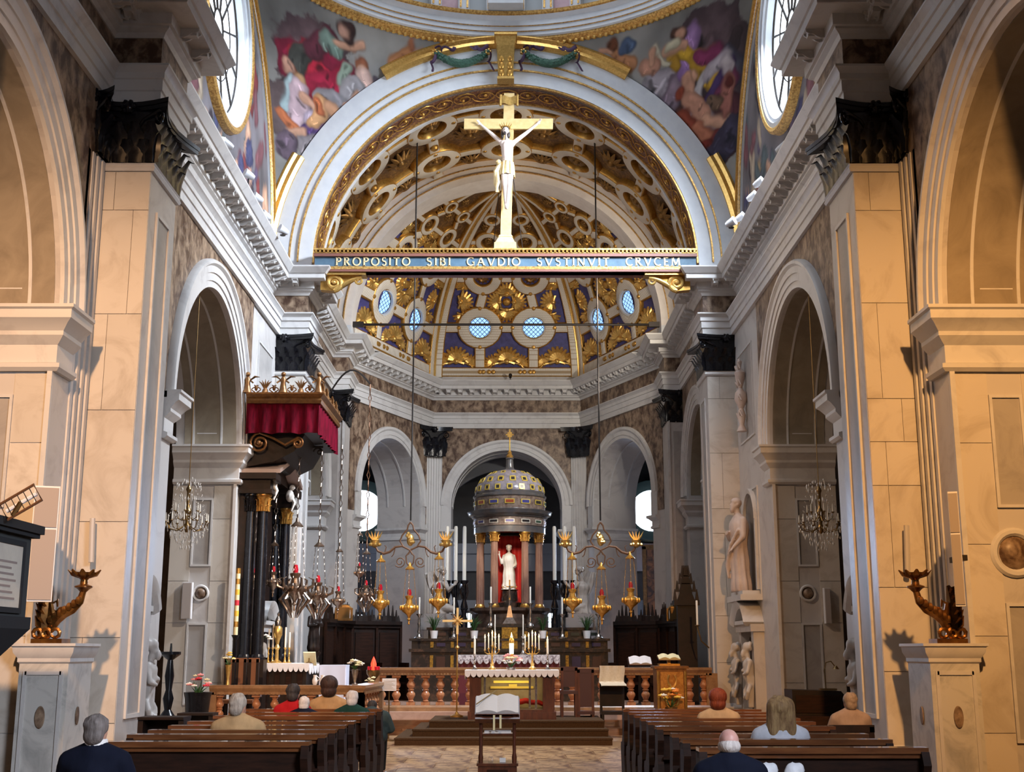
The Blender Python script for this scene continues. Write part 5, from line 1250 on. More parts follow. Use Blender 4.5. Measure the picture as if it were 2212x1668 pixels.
# ---- processional cross
P = at(985, 1545, Y=24.8)
area('altar_casket_light', (AX, 24.25, AZ + .74), (AX, 24.7, AZ + .35), .9, 2.5, (1, .8, .4), 'RECTANGLE', .04)
t = thing('processional_cross', 'thin brass processional cross standing on the steps left of the altar', 'cross', (P.x, 25.1, .39))
b = MB(); b.lathe([(.13, 0), (.13, .03), (.04, .06), (.02, .1)], 14); b.tube([(0, 0, .08), (0, 0, 1.62)], .014, 8); b.lathe([(.02, 1.3), (.045, 1.34), (.02, 1.38)], 10); b.build('staff', GOLD, t)
b = MB(); b.box(-.022, .022, -.015, .015, 1.6, 2.12); b.box(-.30, .30, -.015, .015, 1.84, 1.885); b.build('cross', CG, t, smooth=False)
b = MB()
for k in range(12): a = k * PI / 6; b.tube([(0, .0, 1.86), (.12 * cos(a), 0, 1.86 + .12 * sin(a))], [.018, .006], 5)
b.lathe([(.001, -.02), (.06, 0), (.001, .02)], 10, (0, 0, 1.86)); b.build('glory', GOLD, t)

# ================================================================== HIGH ALTAR
HX = .10
ALT = mat('black_inlaid_marble', (.018, .014, .012), .25, col2=(.10, .05, .03), scale=7, lo=.5, hi=.75, spec=.5)
ha = thing('high_altar', 'black marble high altar with gilt panels in tiers below the domed shrine', 'altar', (HX, 32.3, .42))
b = MB(); b.box(-2.5, 2.5, -.3, .17, 0, 1.22); b.box(-2.56, 2.56, -.36, .17, 1.22, 1.3); b.build('lower_tier', ALT, ha, smooth=False)
b = MB(); b.box(-2.5, 2.5, -.2, .17, 1.3, 1.5); b.box(-2.56, 2.56, -.26, .17, 1.5, 1.56); b.build('shelf_tier', ALT, ha, smooth=False)
b = MB(); b.box(-2.1, 2.1, .06, .17, 1.56, 1.78); b.box(-2.14, 2.14, .03, .17, 1.78, 1.84); b.build('upper_tier', ALT, ha, smooth=False)
GP = mat('gilt_inlay', (.42, .25, .03), .4, .5, col2=(.10, .05, .012), scale=22)
for k in range(-4, 5):
    if k == 0: continue
    for z, h, y in ((.72, .42, -.31), (1.33, .15, -.21), (1.6, .14, .055)):
        b = MB(); x = k * .52 - (.1 if k > 0 else -.1); b.box(x - .04, x + .04, y - .02, y, z, z + h); b.build('gilt_panel', GP, ha, smooth=False)
        b = MB(); b.box(x + .12, x + .34, y - .015, y, z + .03, z + h - .03); b.build('inlay_panel', mat('dark_inlay_%d_%d' % (k, int(z * 10)), random.choice([(.025, .018, .05), (.05, .02, .014), (.018, .025, .018)]), .3), ha, smooth=False)
b = MB(); b.box(-.2, .2, -.24, .1, 1.3, 1.85); b.build('tabernacle_door', GP, ha, smooth=False)
b = MB(); b.box(-.42, .42, -.25, .17, 1.84, 1.93); b.build('tabernacle_shelf', ALT, ha, smooth=False)
# six silver candlesticks, two inner pairs smaller; four plants
for x, yb, yt, nm in ((905, 1377, 1290, 'first silver candlestick from the left on the high altar'), (980, 1375, 1292, 'second silver candlestick from the left on the high altar'), (1060, 1360, 1295, 'third silver candlestick from the left on the high altar'), (1146, 1360, 1292, 'third silver candlestick from the right on the high altar'), (1215, 1377, 1290, 'second silver candlestick from the right on the high altar'), (1293, 1377, 1290, 'first silver candlestick from the right on the high altar')):
    P = at(x, yb, Y=32.2); candlestick('altar_candlestick', nm, (P.x, 32.2 if yb > 1370 else 32.39, 1.98 if yb > 1370 else 2.262), .62, .42, .022, .13, SILVER, False, 'silver candlesticks on the high altar', .8)
for x, yb, yt, nm in ((1069, 1400, 1333, 'left'), (1130, 1405, 1333, 'right')):
    P = at(x, 1400, Y=29.2); candlestick('thin_candlestick', 'thin unlit silver candlestick on the %s of the lace covered table' % nm, (P.x, 29.25, 1.58), .42, .5, .014, .08, SILVER, False)
for x, nm in ((937, 'first potted plant from the left'), (1024, 'second potted plant from the left'), (1172, 'second potted plant from the right'), (1268, 'first potted plant from the right')):
    P = at(x, 1380, Y=32.2); t = thing('potted_plant', nm + ' on the high altar, in a white pot', 'plant', (P.x + .0, 32.24, 1.98), group='potted plants on the high altar')
    b = MB(); b.lathe([(.08, 0), (.105, .2), (.11, .2), (.10, .18), (.001, .18)], 14); b.build('pot', CLOTH, t)
    rn = random.Random(x); b = MB()
    for k in range(34):
        a = rn.uniform(0, 2 * PI); r = rn.uniform(.1, .28); h = rn.uniform(.25, .5)
        b.tube([(0, 0, .17), (r * .5 * cos(a), r * .5 * sin(a), .18 + h * .7), (r * cos(a), r * sin(a), .18 + h * rn.uniform(.6, 1))], [.010, .016, .003], 4, flat=.4)
    b.build('foliage', GREEN, t)
# small crucifix at the centre of the high altar
t = thing('altar_crucifix', 'small silver crucifix on a pyramid foot before the shrine statue', 'crucifix', (HX, 32.3, 2.352))
b = MB(); b.taper((0, 0, 0), (.36, .2), (.16, .12), .16); b.taper((0, 0, .16), (.16, .12), (.06, .06), .3); b.tube([(0, 0, .4), (0, 0, .62)], .02, 8); b.build('foot', SILVER, t, angle=20)
b = MB(); b.box(-.018, .018, -.015, .015, .6, 1.12); b.box(-.19, .19, -.015, .015, .92, .955); b.build('cross', GOLDL, t, smooth=False)
b = MB(); figure_bones(b, [((0, -.03, .66), (0, -.03, .78), .012, .02), ((0, -.03, .78), (0, -.03, .9), .022, .03), ((-.02, -.03, .9), (-.16, -.03, .95), .012, .008), ((.02, -.03, .9), (.16, -.03, .95), .012, .008), ((0, -.03, .92), (0, -.04, .96), .02, .022)], 8); b.build('corpus', SILVER, t)

# ---- domed shrine (tempietto)
TX, TY = .10, 33.6
sh = thing('domed_shrine', 'round columned shrine with an inlaid dome above the high altar', 'shrine', (TX, TY, .42))
SHB = mat('dark_inlaid_base', (.035, .028, .024), .25, col2=(.12, .07, .05), scale=5, spec=.5)
b = MB(); b.lathe([(1.1, 0), (1.1, 1.5), (1.12, 1.55), (1.05, 1.6), (1.02, 2.2), (1.1, 2.28), (1.1, 2.36)], 40); b.build('base', SHB, sh, angle=25)
COLM = mat('dark_red_fluted_marble', (.30, .17, .12), .3, col2=(.16, .08, .06), scale=5, stretch=(1, 1, .4), spec=.5)
DKSTONE = mat('polished_dark_stone', (.07, .075, .085), .18, col2=(.12, .10, .09), scale=6, spec=.6)
INLAY = mat('inlaid_band_marble', (.26, .20, .16), .2, col2=(.10, .06, .05), scale=12, spec=.55)
def column(parent, x, y, z, r, h, mt, capm, cap_h=.2, fl=14, basem=None):
    b = MB(); n = fl * 2; sec = [(r * (1 if k % 2 else .9) * cos(2 * PI * k / n), r * (1 if k % 2 else .9) * sin(2 * PI * k / n)) for k in range(n)]
    v = []
    for j in range(7):
        t_ = j / 6; k_ = 1 - .14 * t_ ** 2; v += [(x + a * k_, y + c_ * k_, z + .1 + (h - cap_h - .1) * t_) for a, c_ in sec]
    b.add(v, [(j * n + k, j * n + (k + 1) % n, (j + 1) * n + (k + 1) % n, (j + 1) * n + k) for j in range(6) for k in range(n)])
    o = b.build('column', mt, parent, angle=20)
    b = MB(); b.lathe([(r * 1.35, 0), (r * 1.35, .04), (r * 1.2, .05), (r * 1.15, .07), (r * 1.05, .1)], 16, (x, y, z)); b.build('column_base', basem or mt, o)
    b = MB(); zc_ = z + h - cap_h
    b.lathe([(r * .88, 0), (r * .95, cap_h * .4), (r * 1.2, cap_h * .85), (r * 1.45, cap_h * .9), (r * 1.45, cap_h)], 12, (x, y, zc_))
    for j in range(2):
        for k in range(8):
            a = 2 * PI * (k + j * .5) / 8; q = r * (.95 + .1 * j); b.tube([(x + q * cos(a), y + q * sin(a), zc_), (x + (q + .01) * cos(a), y + (q + .01) * sin(a), zc_ + cap_h * (.3 + .35 * j)), (x + (q + r * .5) * cos(a), y + (q + r * .5) * sin(a), zc_ + cap_h * (.36 + .4 * j))], [r * .3, r * .28, r * .08], 5, flat=.5)
    b.build('column_capital', capm, o); return o
for k in range(8):
    a = PI / 2 + PI / 8 + 2 * PI * k / 8
    if k in (3, 4): pass
    a = rad((28, 67, 113, 152)[k % 4] * (1 if k < 4 else -1))
    column(sh, .86 * sin(a), -.86 * cos(a), 2.36, .105, 1.98, COLM, GOLD, .24, 12, GOLD)
b = MB(); b.lathe([(.98, 4.34), (.98, 4.5), (1.0, 4.52)], 48, cap=False); b.lathe([(.98, 4.34), (.6, 4.34)], 48, cap=False); b.build('architrave', DKSTONE, sh, angle=25)
b = MB(); b.lathe([(.98, 4.52), (.98, 4.74)], 48, cap=False); b.build('frieze_band', INLAY, sh)
b = MB(); b.lathe([(.98, 4.74), (1.02, 4.76), (1.04, 4.8), (1.12, 4.84), (1.14, 4.9), (1.16, 4.93), (1.05, 4.95), (.97, 4.98)], 48, cap=False); b.build('cornice', DKSTONE, sh, angle=25)
b = MB(); b.lathe([(.97, 4.96), (.97, 5.33)], 48, cap=False); b.build('drum', INLAY, sh)
b = MB(); b.lathe([(.97, 5.3), (1.0, 5.32), (1.0, 5.36), (.95, 5.40), (.95, 5.46)], 48, cap=False); b.build('drum_cornice', DKSTONE, sh, angle=25)
domez = lambda t: (.95 * cos(t), 5.44 + .68 * sin(t))
b = MB(); b.lathe([domez(PI / 2 * .93 * k / 14) for k in range(15)] , 48); b.build('dome', mat('mosaic_dome_stone', (.20, .18, .21), .16, col2=(.36, .33, .38), scale=10, spec=.6), sh)
YG = mat('yellow_inlay_frame', (.74, .56, .10), .3, .3); DKI = mat('dark_inlay_square', (.03, .025, .03), .3)
IC = [mat('blue_inlay', (.06, .06, .22), .2), mat('red_inlay', (.32, .07, .035), .2), mat('green_inlay', (.05, .09, .06), .2), mat('black_inlay', (.03, .025, .025), .2)]
for j, (t_, n, s_) in enumerate(((.16, 18, .075), (.52, 16, .082), (.95, 12, .06))):
    r, z = domez(t_)
    for k in range(n):
        a = 2 * PI * k / n + .1 * j; F = RZ(a) @ T(0, -r - .004, z) @ RX(-t_)
        b = MB().xf(F)
        for q in range(4):
            c_, s2 = cos(q * PI / 2), sin(q * PI / 2); b.cbox((c_ * s_ * .8, 0, s2 * s_ * .8), (s_ * .4 if q % 2 == 0 else s_ * 2, .02, s_ * 2 if q % 2 == 0 else s_ * .4))
        pf = b.build('yellow_square', YG, sh, smooth=False); b = MB().xf(F); b.cbox((0, .004, 0), (s_ * 1.3, .012, s_ * 1.3)); b.build('dark_square', DKI, pf, smooth=False)
for z, n, w_, h_ in ((5.15, 14, .13, .12), (4.63, 14, .13, .10)):
    for k in range(n):
        a = 2 * PI * k / n; b = MB().xf(RZ(a) @ T(0, -.98, z)); b.cbox((0, 0, 0), (w_ * 2, .012, h_)); b.build('inlay_frame', YG if z > 5 else CREAM, sh, smooth=False)
        b = MB().xf(RZ(a) @ T(0, -.985, z)); b.cbox((0, 0, 0), (w_ * 2 - .05, .014, h_ - .04)); b.build('inlay_stone', IC[(k * 3 + (0 if z < 5 else 1)) % 4] if k else (IC[1] if z > 5 else IC[0]), sh, smooth=False)
b = MB(); b.lathe([(.22, 6.08), (.13, 6.14), (.11, 6.18), (.09, 6.40), (.12, 6.42), (.10, 6.45)], 16); b.build('lantern', DKSTONE, sh)
b = MB(); b.lathe([(.09, 6.45), (.10, 6.5), (.05, 6.56), (.06, 6.6), (.02, 6.66), (.018, 6.95)], 12); b.box(-.018, .018, -.015, .015, 6.9, 7.25); b.box(-.11, .11, -.015, .015, 7.08, 7.12); b.box(-.06, .06, -.02, .02, 7.03, 7.17); b.build('finial_cross', GOLD, sh)
b = MB(); b.lathe([(.32, 2.36), (.32, 2.5), (.22, 2.55), (.20, 2.82), (.24, 2.85)], 20, (0, -.2, 0)); b.build('statue_pedestal', ALT, sh)
# red hanging behind the statue
t = thing('red_hanging', 'red silk hanging with gold border behind the shrine statue', 'hanging', (TX + .0, TY + .12, 2.8))
b = MB(); b.grid(lambda u, v: (-.42 + .84 * u, .02 * sin(u * 26), .0 + 1.94 * v), 40, 4); b.grid(lambda u, v: (-.42 + .84 * u, .02 + .02 * sin(u * 26), .0 + 1.94 * v), 40, 4); b.build('silk', REDSILK, t)
b = MB()
for x in (-.43, .43): b.tube([(x, -.02, .0), (x, -.02, 1.95)], .018, 6)
b.build('gold_border', GOLDL, t); b = MB(); b.tube([(-.5, 0, 1.96), (.5, 0, 1.96)], .03, 8); b.build('rod', IRON, t)
def robe(b, h, w=.26, folds=9, hem=1.25, seed=0, lean=0):
    """a draped body from the feet to the shoulders, facing -y"""
    def fn(u, v):
        a = 2 * PI * u; z = h * .82 * v
        prof = (hem, 1.12, 1.0, .98, 1.0, .92, .84, .95, 1.1, 1.05, .55)
        i = min(9, int(v * 10)); f = v * 10 - i; r = prof[i] * (1 - f) + prof[i + 1] * f
        k = 1 + .085 * sin(folds * a + 3 * v + seed) * (1.1 - v) + .03 * sin(17 * a + 9 * v)
        return (w * r * k * cos(a) + lean * v, w * .72 * r * k * sin(a), z)
    n0 = len(b.v); b.grid(fn, 72, 24, wrap=True)
    b.f.append([n0 + k for k in range(71, -1, -1)]); b.m.append(0); b.f.append([n0 + 24 * 72 + k for k in range(72)]); b.m.append(0)
    b.sph((lean, 0, h * .80), (w * .6, w * .5, h * .04), 10, 6)
t = thing('shrine_statue', 'pale statue of a robed woman raising one hand before the red hanging', 'statue', (TX - .02, TY - .2, 3.27))
t.scale = (.88, .9, .92)
b = MB(); H = 1.28; robe(b, H, .19, 9, .95); b.bone((0, 0, H * .8), (0, -.01, H * .88), .045, .04)
head(b, (0, -.02, H * .935), .95, PI, .1)
figure_bones(b, [((-.15, 0, H * .76), (-.23, -.04, H * .60), .05, .042), ((-.23, -.04, H * .6), (-.29, -.12, H * .76), .04, .028), ((.15, 0, H * .76), (.21, -.02, H * .58), .05, .045), ((.21, -.02, H * .58), (.18, -.12, H * .5), .042, .03)])
hand(b, T(-.29, -.12, H * .76), .3); hand(b, T(.18, -.12, H * .5) @ RX(1.2), .4, -1)
remesh(b.build('figure', WHITE, t), .016, 2)
b = MB(); b.grid(lambda u, v: ((.085 + .03 * (1 - v) + .05 * (1 - v) ** 2) * cos(PI * u * 1.2 - .3), .03 + (.085 + .04 * (1 - v)) * sin(PI * u * 1.2 - .3), H * (.70 + .33 * v) - (.03 if v > .95 else 0)), 18, 10); b.sph((0, .02, H * .985), (.085, .09, .06), 10, 6); remesh(b.build('veil', WHITE, t), .014, 2)
b = MB(); b.lathe([(.24, .002), (.24, .02), (.001, .02)], 16); b.build('statue_base', WHITE, t)
spot('shrine_spot', (HX, 30.4, 5.6), (TX, TY, 3.9), 330, (1, .82, .6), 34, .5)
spot('shrine_side_spot', (HX - 1.6, 33.0, 4.6), (TX - .5, TY - .6, 3.5), 40, (1, .8, .55), 60, .5)
# ---- black processional candle stands with tall white candles
for x, nm in ((965, 'outermost of three tall white candles left of the domed shrine'), (984, 'middle of three tall white candles left of the domed shrine'), (1003, 'innermost of three tall white candles left of the domed shrine'), (1198, 'innermost of three tall white candles right of the domed shrine'), (1220, 'middle of three tall white candles right of the domed shrine'), (1241, 'outermost of three tall white candles right of the domed shrine')):
    P = at(x, 1254, Y=33.4); t = thing('tall_candle_stand', nm, 'candle stand', (P.x, 33.4, .42), group='tall candles beside the shrine')
    zb = P.z - .42; b = MB(); b.lathe([(.11, 0), (.11, .1), (.08, .25), (.06, 1.2), (.1, zb - 1.1), (.06, zb - .9), (.10, zb - .7), (.05, zb - .5), (.04, zb - .15), (.11, zb - .06), (.11, zb)], 14)
    for k in range(8):
        a = 2 * PI * k / 8; b.sph((.07 * cos(a), .07 * sin(a), zb - .75), .035, 6, 4); b.tube([(.05 * cos(a), .05 * sin(a), zb - .5), (.11 * cos(a), .11 * sin(a), zb - .3), (.07 * cos(a), .1 * sin(a), zb - .1)], .02, 5)
    b.build('stand', BRONZE, t); b = MB(); candle(b, 0, 0, zb, .05, at(x, 1137, Y=33.4).z - P.z); b.build('candle', CANDLE, t)
# ---- kneeling angels
def wing(b, M, L, w):
    old = b.M; b.xf(old @ M)
    for e in (-.012, .012):
        b.grid(lambda u, v: ((u - .5) * w * (sin(PI * min(1, v * 1.1 + .12)) ** .7) + .1 * w * v, e * (1 - v) + .03 * sin(u * 22) * .25, L * (v - .3)), 14, 12)
    b.xf(old)
ANGM = mat('weathered_grey_marble', (.36, .32, .28), .5, col2=(.26, .22, .19), scale=5)
def angel(name, label, loc, s, sc):
    t = thing(name, label, 'statue', loc, 0)
    t.scale = (s * sc, sc, sc)
    b = MB(); b.box(-.45, .45, -.35, .35, -.42, -.1); b.box(-.38, .38, -.3, .3, -.1, 0); b.build('plinth', mat('grey_plinth_' + name + str(s), (.22, .20, .19), .5), t, smooth=False)
    b = MB(); robe(b, 1.0, .19, 8, 1.25); figure_bones(b, [((0, 0, .86), (.04, -.02, 1.02), .06, .05), ((.16, -.04, .82), (.26, -.18, .60), .06, .05), ((.26, -.18, .6), (.40, -.22, .74), .05, .03), ((.1, -.1, .8), (.24, -.24, .62), .05, .045), ((.24, -.24, .62), (.40, -.26, .74), .045, .03), ((0, .0, .2), (.34, -.1, .12), .16, .1)])
    head(b, (.08, -.04, 1.12), 1.1, -PI / 2 - .3, -.1); hand(b, T(.4, -.22, .74) @ RY(.7), .4); hand(b, T(.4, -.26, .74) @ RY(.7), .4, -1)
    remesh(b.build('figure', ANGM, t), .02, 2)
    b = MB(); b.sph((.05, -.02, 1.17), (.1, .1, .09), 10, 7)
    for k in range(7): b.sph((.05 + .1 * cos(k), -.02 + .1 * sin(k), 1.12 + .03 * (k % 2)), .04, 6, 4)
    b.build('curled_hair', ANGM, t)
    for M, nm in ((T(-.14, .12, .78) @ RY(-.35) @ RZ(.5), 'wing'), (T(-.2, .2, .78) @ RY(-.45) @ RZ(.9), 'wing')):
        b = MB(); wing(b, M @ RY(PI), 1.15, .34); b.build(nm, ANGM, t)
P = at(948, 1345, Y=32.9); angel('angel_statue', 'white marble angel kneeling beneath the left side of the domed shrine', (P.x, 32.9, 2.62), 1, 1.0)
P = at(1258, 1345, Y=32.9); angel('angel_statue', 'white marble angel kneeling beneath the right side of the domed shrine', (P.x, 32.9, 2.62), -1, 1.0)

# ---- choir stalls with spiky cresting
def stalls(label, pts, ztop, crest):
    t = thing('choir_stall', label, 'choir stall', (0, 0, 0)); z0 = .42
    for i in range(len(pts) - 1):
        p, q = Vector(pts[i]), Vector(pts[i + 1]); L = (q - p).length; F = seg_frame(p, q)
        b = MB().xf(F); b.box(0, L, 0, .12, z0, ztop); b.box(0, L, -.12, .16, ztop, ztop + .09); b.box(0, L, -.06, .12, ztop - .08, ztop); b.build('back_panel', BLACKW, t, smooth=False)
        b = MB().xf(F); b.box(0, L, -.5, 0, z0 + .4, z0 + .46); b.build('seat', WOOD, t, smooth=False)
        n = max(1, int(L / .62))
        for k in range(n + 1):
            x = L * k / n; b = MB().xf(F); b.box(x - .035, x + .035, -.5, 0, z0, z0 + .95); b.box(x - .03, x + .03, -.06, 0, z0 + .95, ztop); b.lathe([(.04, 0), (.04, .4), (.06, .44), (.03, .5), (.05, .6)], 10, (x, -.45, z0 + .95 - .62)); b.build('divider', WOOD, t, smooth=False)
        for k in range(n):
            x = L * (k + .5) / n; w_ = L / n
            b = MB().xf(F); b.box(x - w_ * .36, x + w_ * .36, -.03, 0, z0 + .6, ztop - .2); b.build('carved_panel', WOOD, t, smooth=False)
            # cresting: a carved fan with spiky leaves
            b = MB().xf(F); 
            for j in range(7):
                a = PI * (.12 + .76 * j / 6); h = crest * (.55 + .45 * sin(a)) ; rr = w_ * .46
                b.taper((x + rr * cos(a), .02, ztop + .08), (.09, .07), (.015, .015), h * sin(a) + .06)
            b.lathe([(w_ * .34, 0), (w_ * .3, crest * .35), (.001, crest * .4)], 10, (x, .02, ztop + .08), sy=.3)
            b.build('cresting', BLACKW, t, smooth=False)
    return t
stalls('dark carved choir stall with spiky cresting left of the high altar', [(-4.35, 30.2), (-4.0, 32.6), (-2.8, 33.3)], 2.34, .42)
stalls('dark carved choir stall with spiky cresting right of the high altar', [(2.9, 33.3), (4.0, 32.6), (4.35, 30.2)], 2.34, .42)
b = MB(); b.box(-.22, .22, -.1, .1, 0, 2.3); b.box(-.3, .3, -.14, .14, 2.3, 2.42)
for k, (h, w_) in enumerate(((2.42, .26), (2.62, .2), (2.8, .13), (2.98, .07))):
    for j in range(5): b.taper(((j - 2) / 2 * w_, 0, h), (.09, .08), (.02, .02), .26)
    b.taper((0, 0, h), (w_ * 1.6, .1), (w_, .1), .2)
tag(b.build('stall_end_pinnacle', BLACKW, None, smooth=False), 'tall black carved pinnacle ending the right choir stall by the pier', 'pinnacle').location = (4.28, 29.6, .42)
# ================================================================== HANGING LAMPS
RGLASS = mat('ruby_glass', (.42, .008, .02), .15, spec=.6)
AMBER = mat('amber_gilt_lamp', (.62, .27, .035), .3, .7, col2=(.85, .50, .12), scale=16)
def chain(b, p, q, link_l=.11, w=.03, r=.008):
    p, q = Vector(p), Vector(q); L = (q - p).length; n = max(1, int(L / link_l)); d = (q - p) / L
    x = d.orthogonal().normalized(); y = d.cross(x)
    for k in range(n):
        a, c_ = p + d * (L * k / n), p + d * (L * (k + 1) / n); m = (a + c_) / 2; u = (x if k % 2 else (x + y).normalized()) * w
        b.tube([a, m + u, c_, m - u], r, 4, closed=True)
def oil_lamp(name, label, x, y, z, ztop, sc=1., mt=SILVER, style=0, capd=None, group=None, rope=False, xt=None, redglass=True):
    """bowl centre at z, chains gathered under a cap, one chain on to ztop"""
    t = thing(name, label, 'hanging lamp', (x, y, z), group=group); S = sc
    b = MB(); b.lathe([(.0, -.34 * S), (.02 * S, -.32 * S), (.012 * S, -.26 * S), (.04 * S, -.23 * S), (.02 * S, -.2 * S), (.05 * S, -.14 * S), (.14 * S, -.07 * S), (.17 * S, 0), (.16 * S, .03 * S), (.12 * S, .05 * S), (.07 * S, .08 * S), (.055 * S, .16 * S), (.08 * S, .2 * S), (.085 * S, .23 * S), (.06 * S, .24 * S)], 18)
    b.build('bowl', mt, t)
    b = MB()
    for k in range(8):
        a = 2 * PI * k / 8; b.sph((.165 * S * cos(a), .165 * S * sin(a), .0), (.03 * S, .03 * S, .055 * S), 6, 5)
    b.build('lobes', mt, t)
    if style:
        for k in range(6):
            a = 2 * PI * k / 6; c_, s_ = cos(a), sin(a); b = MB()
            b.tube([(.15 * S * c_, .15 * S * s_, -.02), (.27 * S * c_, .27 * S * s_, .04 * S), (.28 * S * c_, .28 * S * s_, .14 * S), (.2 * S * c_, .2 * S * s_, .17 * S)], [.02 * S, .026 * S, .018 * S, .006], 6)
            b.tube([(.14 * S * c_, .14 * S * s_, -.06 * S), (.22 * S * c_, .22 * S * s_, -.16 * S), (.12 * S * c_, .12 * S * s_, -.3 * S), (.05 * S * c_, .05 * S * s_, -.44 * S)], [.02 * S, .03 * S, .02 * S, .006], 6)
            b.build('scroll_arm', mt, t)
    if redglass:
        b = MB(); b.lathe([(.035 * S, .23 * S), (.045 * S, .29 * S), (.03 * S, .36 * S), (.001, .37 * S)], 12); b.build('red_glass', RGLASS, t)
    cd = capd or 1.0 * S
    b = MB(); b.lathe([(.0, cd + .14 * S), (.02 * S, cd + .12 * S), (.03 * S, cd + .07 * S), (.06 * S, cd + .04 * S), (.10 * S, cd), (.09 * S, cd - .015)], 14); b.build('cap', mt, t)
    for k in range(3):
        a = 2 * PI * k / 3 + .5; b = MB(); chain(b, (.16 * S * cos(a), .16 * S * sin(a), .02 * S), (.085 * S * cos(a), .085 * S * sin(a), cd), .07, .014, .005); b.build('chain', mt, t)
    if ztop:
        b = MB(); top = ((xt or x) - x, 0, ztop - z)
        if rope: b.tube([(0, 0, cd + .12 * S), top], .02, 6)
        else: chain(b, (0, 0, cd + .12 * S), top, .16, .042, .010)
        b.build('hanging_chain', IRON if rope else mt, t)
    return t
def trio(x, side, names):
    Y = 30.0
    t = thing('wrought_iron_lamp_arm', 'scrolled iron and gilt lamp arm hanging on a long cord, ' + side, 'lamp arm', (x, Y, 4.05), group='scrolled lamp arms in the chancel')
    th = math.acos(min(1, abs(x) / 4.9)); ztop = ZS + 4.85 * sin(th) - .05
    b = MB(); b.tube([(0, 0, .72), (0, 0, ztop - 4.05)], .022, 6); b.build('cord', IRON, t)
    for s in (-1, 1):
        b = MB(); b.tube([(s * q[0], 0, q[1]) for q in ((.0, .68), (.06, .6), (.08, .5), (.20, .36), (.25, .22), (.16, .08), (.0, .0), (-.05, -.1))], .022, 6); b.build('lyre_scroll', RUST, t)
        b = MB(); b.tube([(s * q[0], 0, q[1]) for q in ((.02, .02), (.2, .10), (.36, .08), (.5, -.04), (.64, -.08), (.78, -.02), (.86, .12))], [.02, .026, .03, .034, .036, .03, .02], 6)
        b.tube([(s * .36, 0, .08), (s * .4, 0, -.1), (s * .45, 0, -.16)], .012, 5); b.tube([(s * .62, 0, -.06), (s * .58, 0, .08), (s * .62, 0, .12)], .012, 5); b.build('arm', RUST, t)
        b = MB(); b.tube([(s * q[0], 0, q[1]) for q in ((.0, -.02), (.1, -.14), (.08, -.3), (.0, -.42))], .018, 6)
        pts = [(s * (.24 - (.14 * (1 - .75 * k / 16)) * cos(1.2 * PI + k / 16 * 3 * PI)), 0, -.28 + .14 * (1 - .75 * k / 16) * sin(1.2 * PI + k / 16 * 3 * PI)) for k in range(17)]
        b.tube(pts, .013, 5); b.build('lower_scroll', RUST, t)
        b = MB(); b.lathe([(.02, .06), (.08, .1), (.10, .18), (.13, .24)], 10, (s * .86, 0, .0))
        for k in range(5): b.tube([(s * .86, 0, .2), (s * .86 + (k - 2) * .06, 0, .34), (s * .86 + (k - 2) * .09, 0, .46)], [.03, .025, .004], 5)
        for k in range(6): b.sph((s * .86 + .12 * cos(k), .12 * sin(k), .14), .045, 6, 4)
        b.build('gilt_flower', GOLDL, t)
    b = MB(); b.sph((0, 0, .25), (.09, .06, .15), 10, 7)
    for k in range(6): b.sph((.07 * cos(k), -.03, .2 + .05 * k % .25), .05, 6, 4)
    b.build('gilt_pendant', GOLDL, t)
    for dx, zb, cd, lab in names:
        # bowls hang from the two arm ends and from the middle
        oil_lamp('gilt_hanging_lamp', lab, x + dx, Y - .02, zb, (4.05 - .05 if dx else 3.6), 1.2, AMBER, 0, cd, 'gilt lamps on the scrolled arms', rope=True)
trio(-2.31, 'left of the domed shrine', ((-.70, 2.80, .98, 'leftmost gilt lamp on the left scrolled arm'), (0, 2.68, .92, 'middle gilt lamp on the left scrolled arm'), (.70, 2.84, 1.0, 'rightmost gilt lamp on the left scrolled arm, before the angel')))
trio(2.31, 'right of the domed shrine', ((-.70, 2.84, 1.0, 'leftmost gilt lamp on the right scrolled arm, before the angel'), (0, 2.68, .92, 'middle gilt lamp on the right scrolled arm'), (.70, 2.86, 1.0, 'rightmost gilt lamp on the right scrolled arm')))
for px, py, Y, ptop, sc, st, cd, lab in ((548, 1255, 25.1, 972, .62, 0, .78, 'dull silver lamp farthest left under the red canopy'), (590, 1258, 25.3, 972, .8, 0, .75, 'round silver lamp second from the left under the red canopy'), (637, 1272, 25.1, 962, 1.2, 1, 1.26, 'largest ornate silver lamp with scrolls under the red canopy'), (686, 1286, 25.5, 975, 1.0, 1, 1.0, 'scrolled silver lamp under the right edge of the red canopy'), (730, 1298, 25.9, 962, .74, 0, 1.02, 'plain silver lamp hanging before the white pier right of the canopy')):
    P = at(px, py, Y=Y); Q = at(px + (5 if px > 600 else 1), ptop, Y=Y)
    oil_lamp('silver_hanging_lamp', lab, P.x, Y, P.z, Q.z, sc * 1.1, OLDS, st, cd, 'silver lamps at the side altar')
P = at(790, 1285, Y=26.2); Q = at(800, 830, Y=26.2)
oil_lamp('double_silver_lamp', 'stacked double silver lamp hanging on a long rusty chain from the curved arm', P.x, 26.2, P.z, None, .82, OLDS, 1, .86)
P2 = at(788, 1238, Y=26.0); oil_lamp('double_silver_lamp', 'upper lamp above the stacked silver lamp on the rusty chain', P2.x - .12, 26.0, P2.z, None, .6, OLDS, 0, .8)
b = MB(); chain(b, (P.x, 26.2, P.z + .95), (Q.x, 26.2, Q.z), .2, .04, .012); tag(b.build('rusty_chain', RUST), 'long rusty chain with big links holding the stacked silver lamp', 'chain')
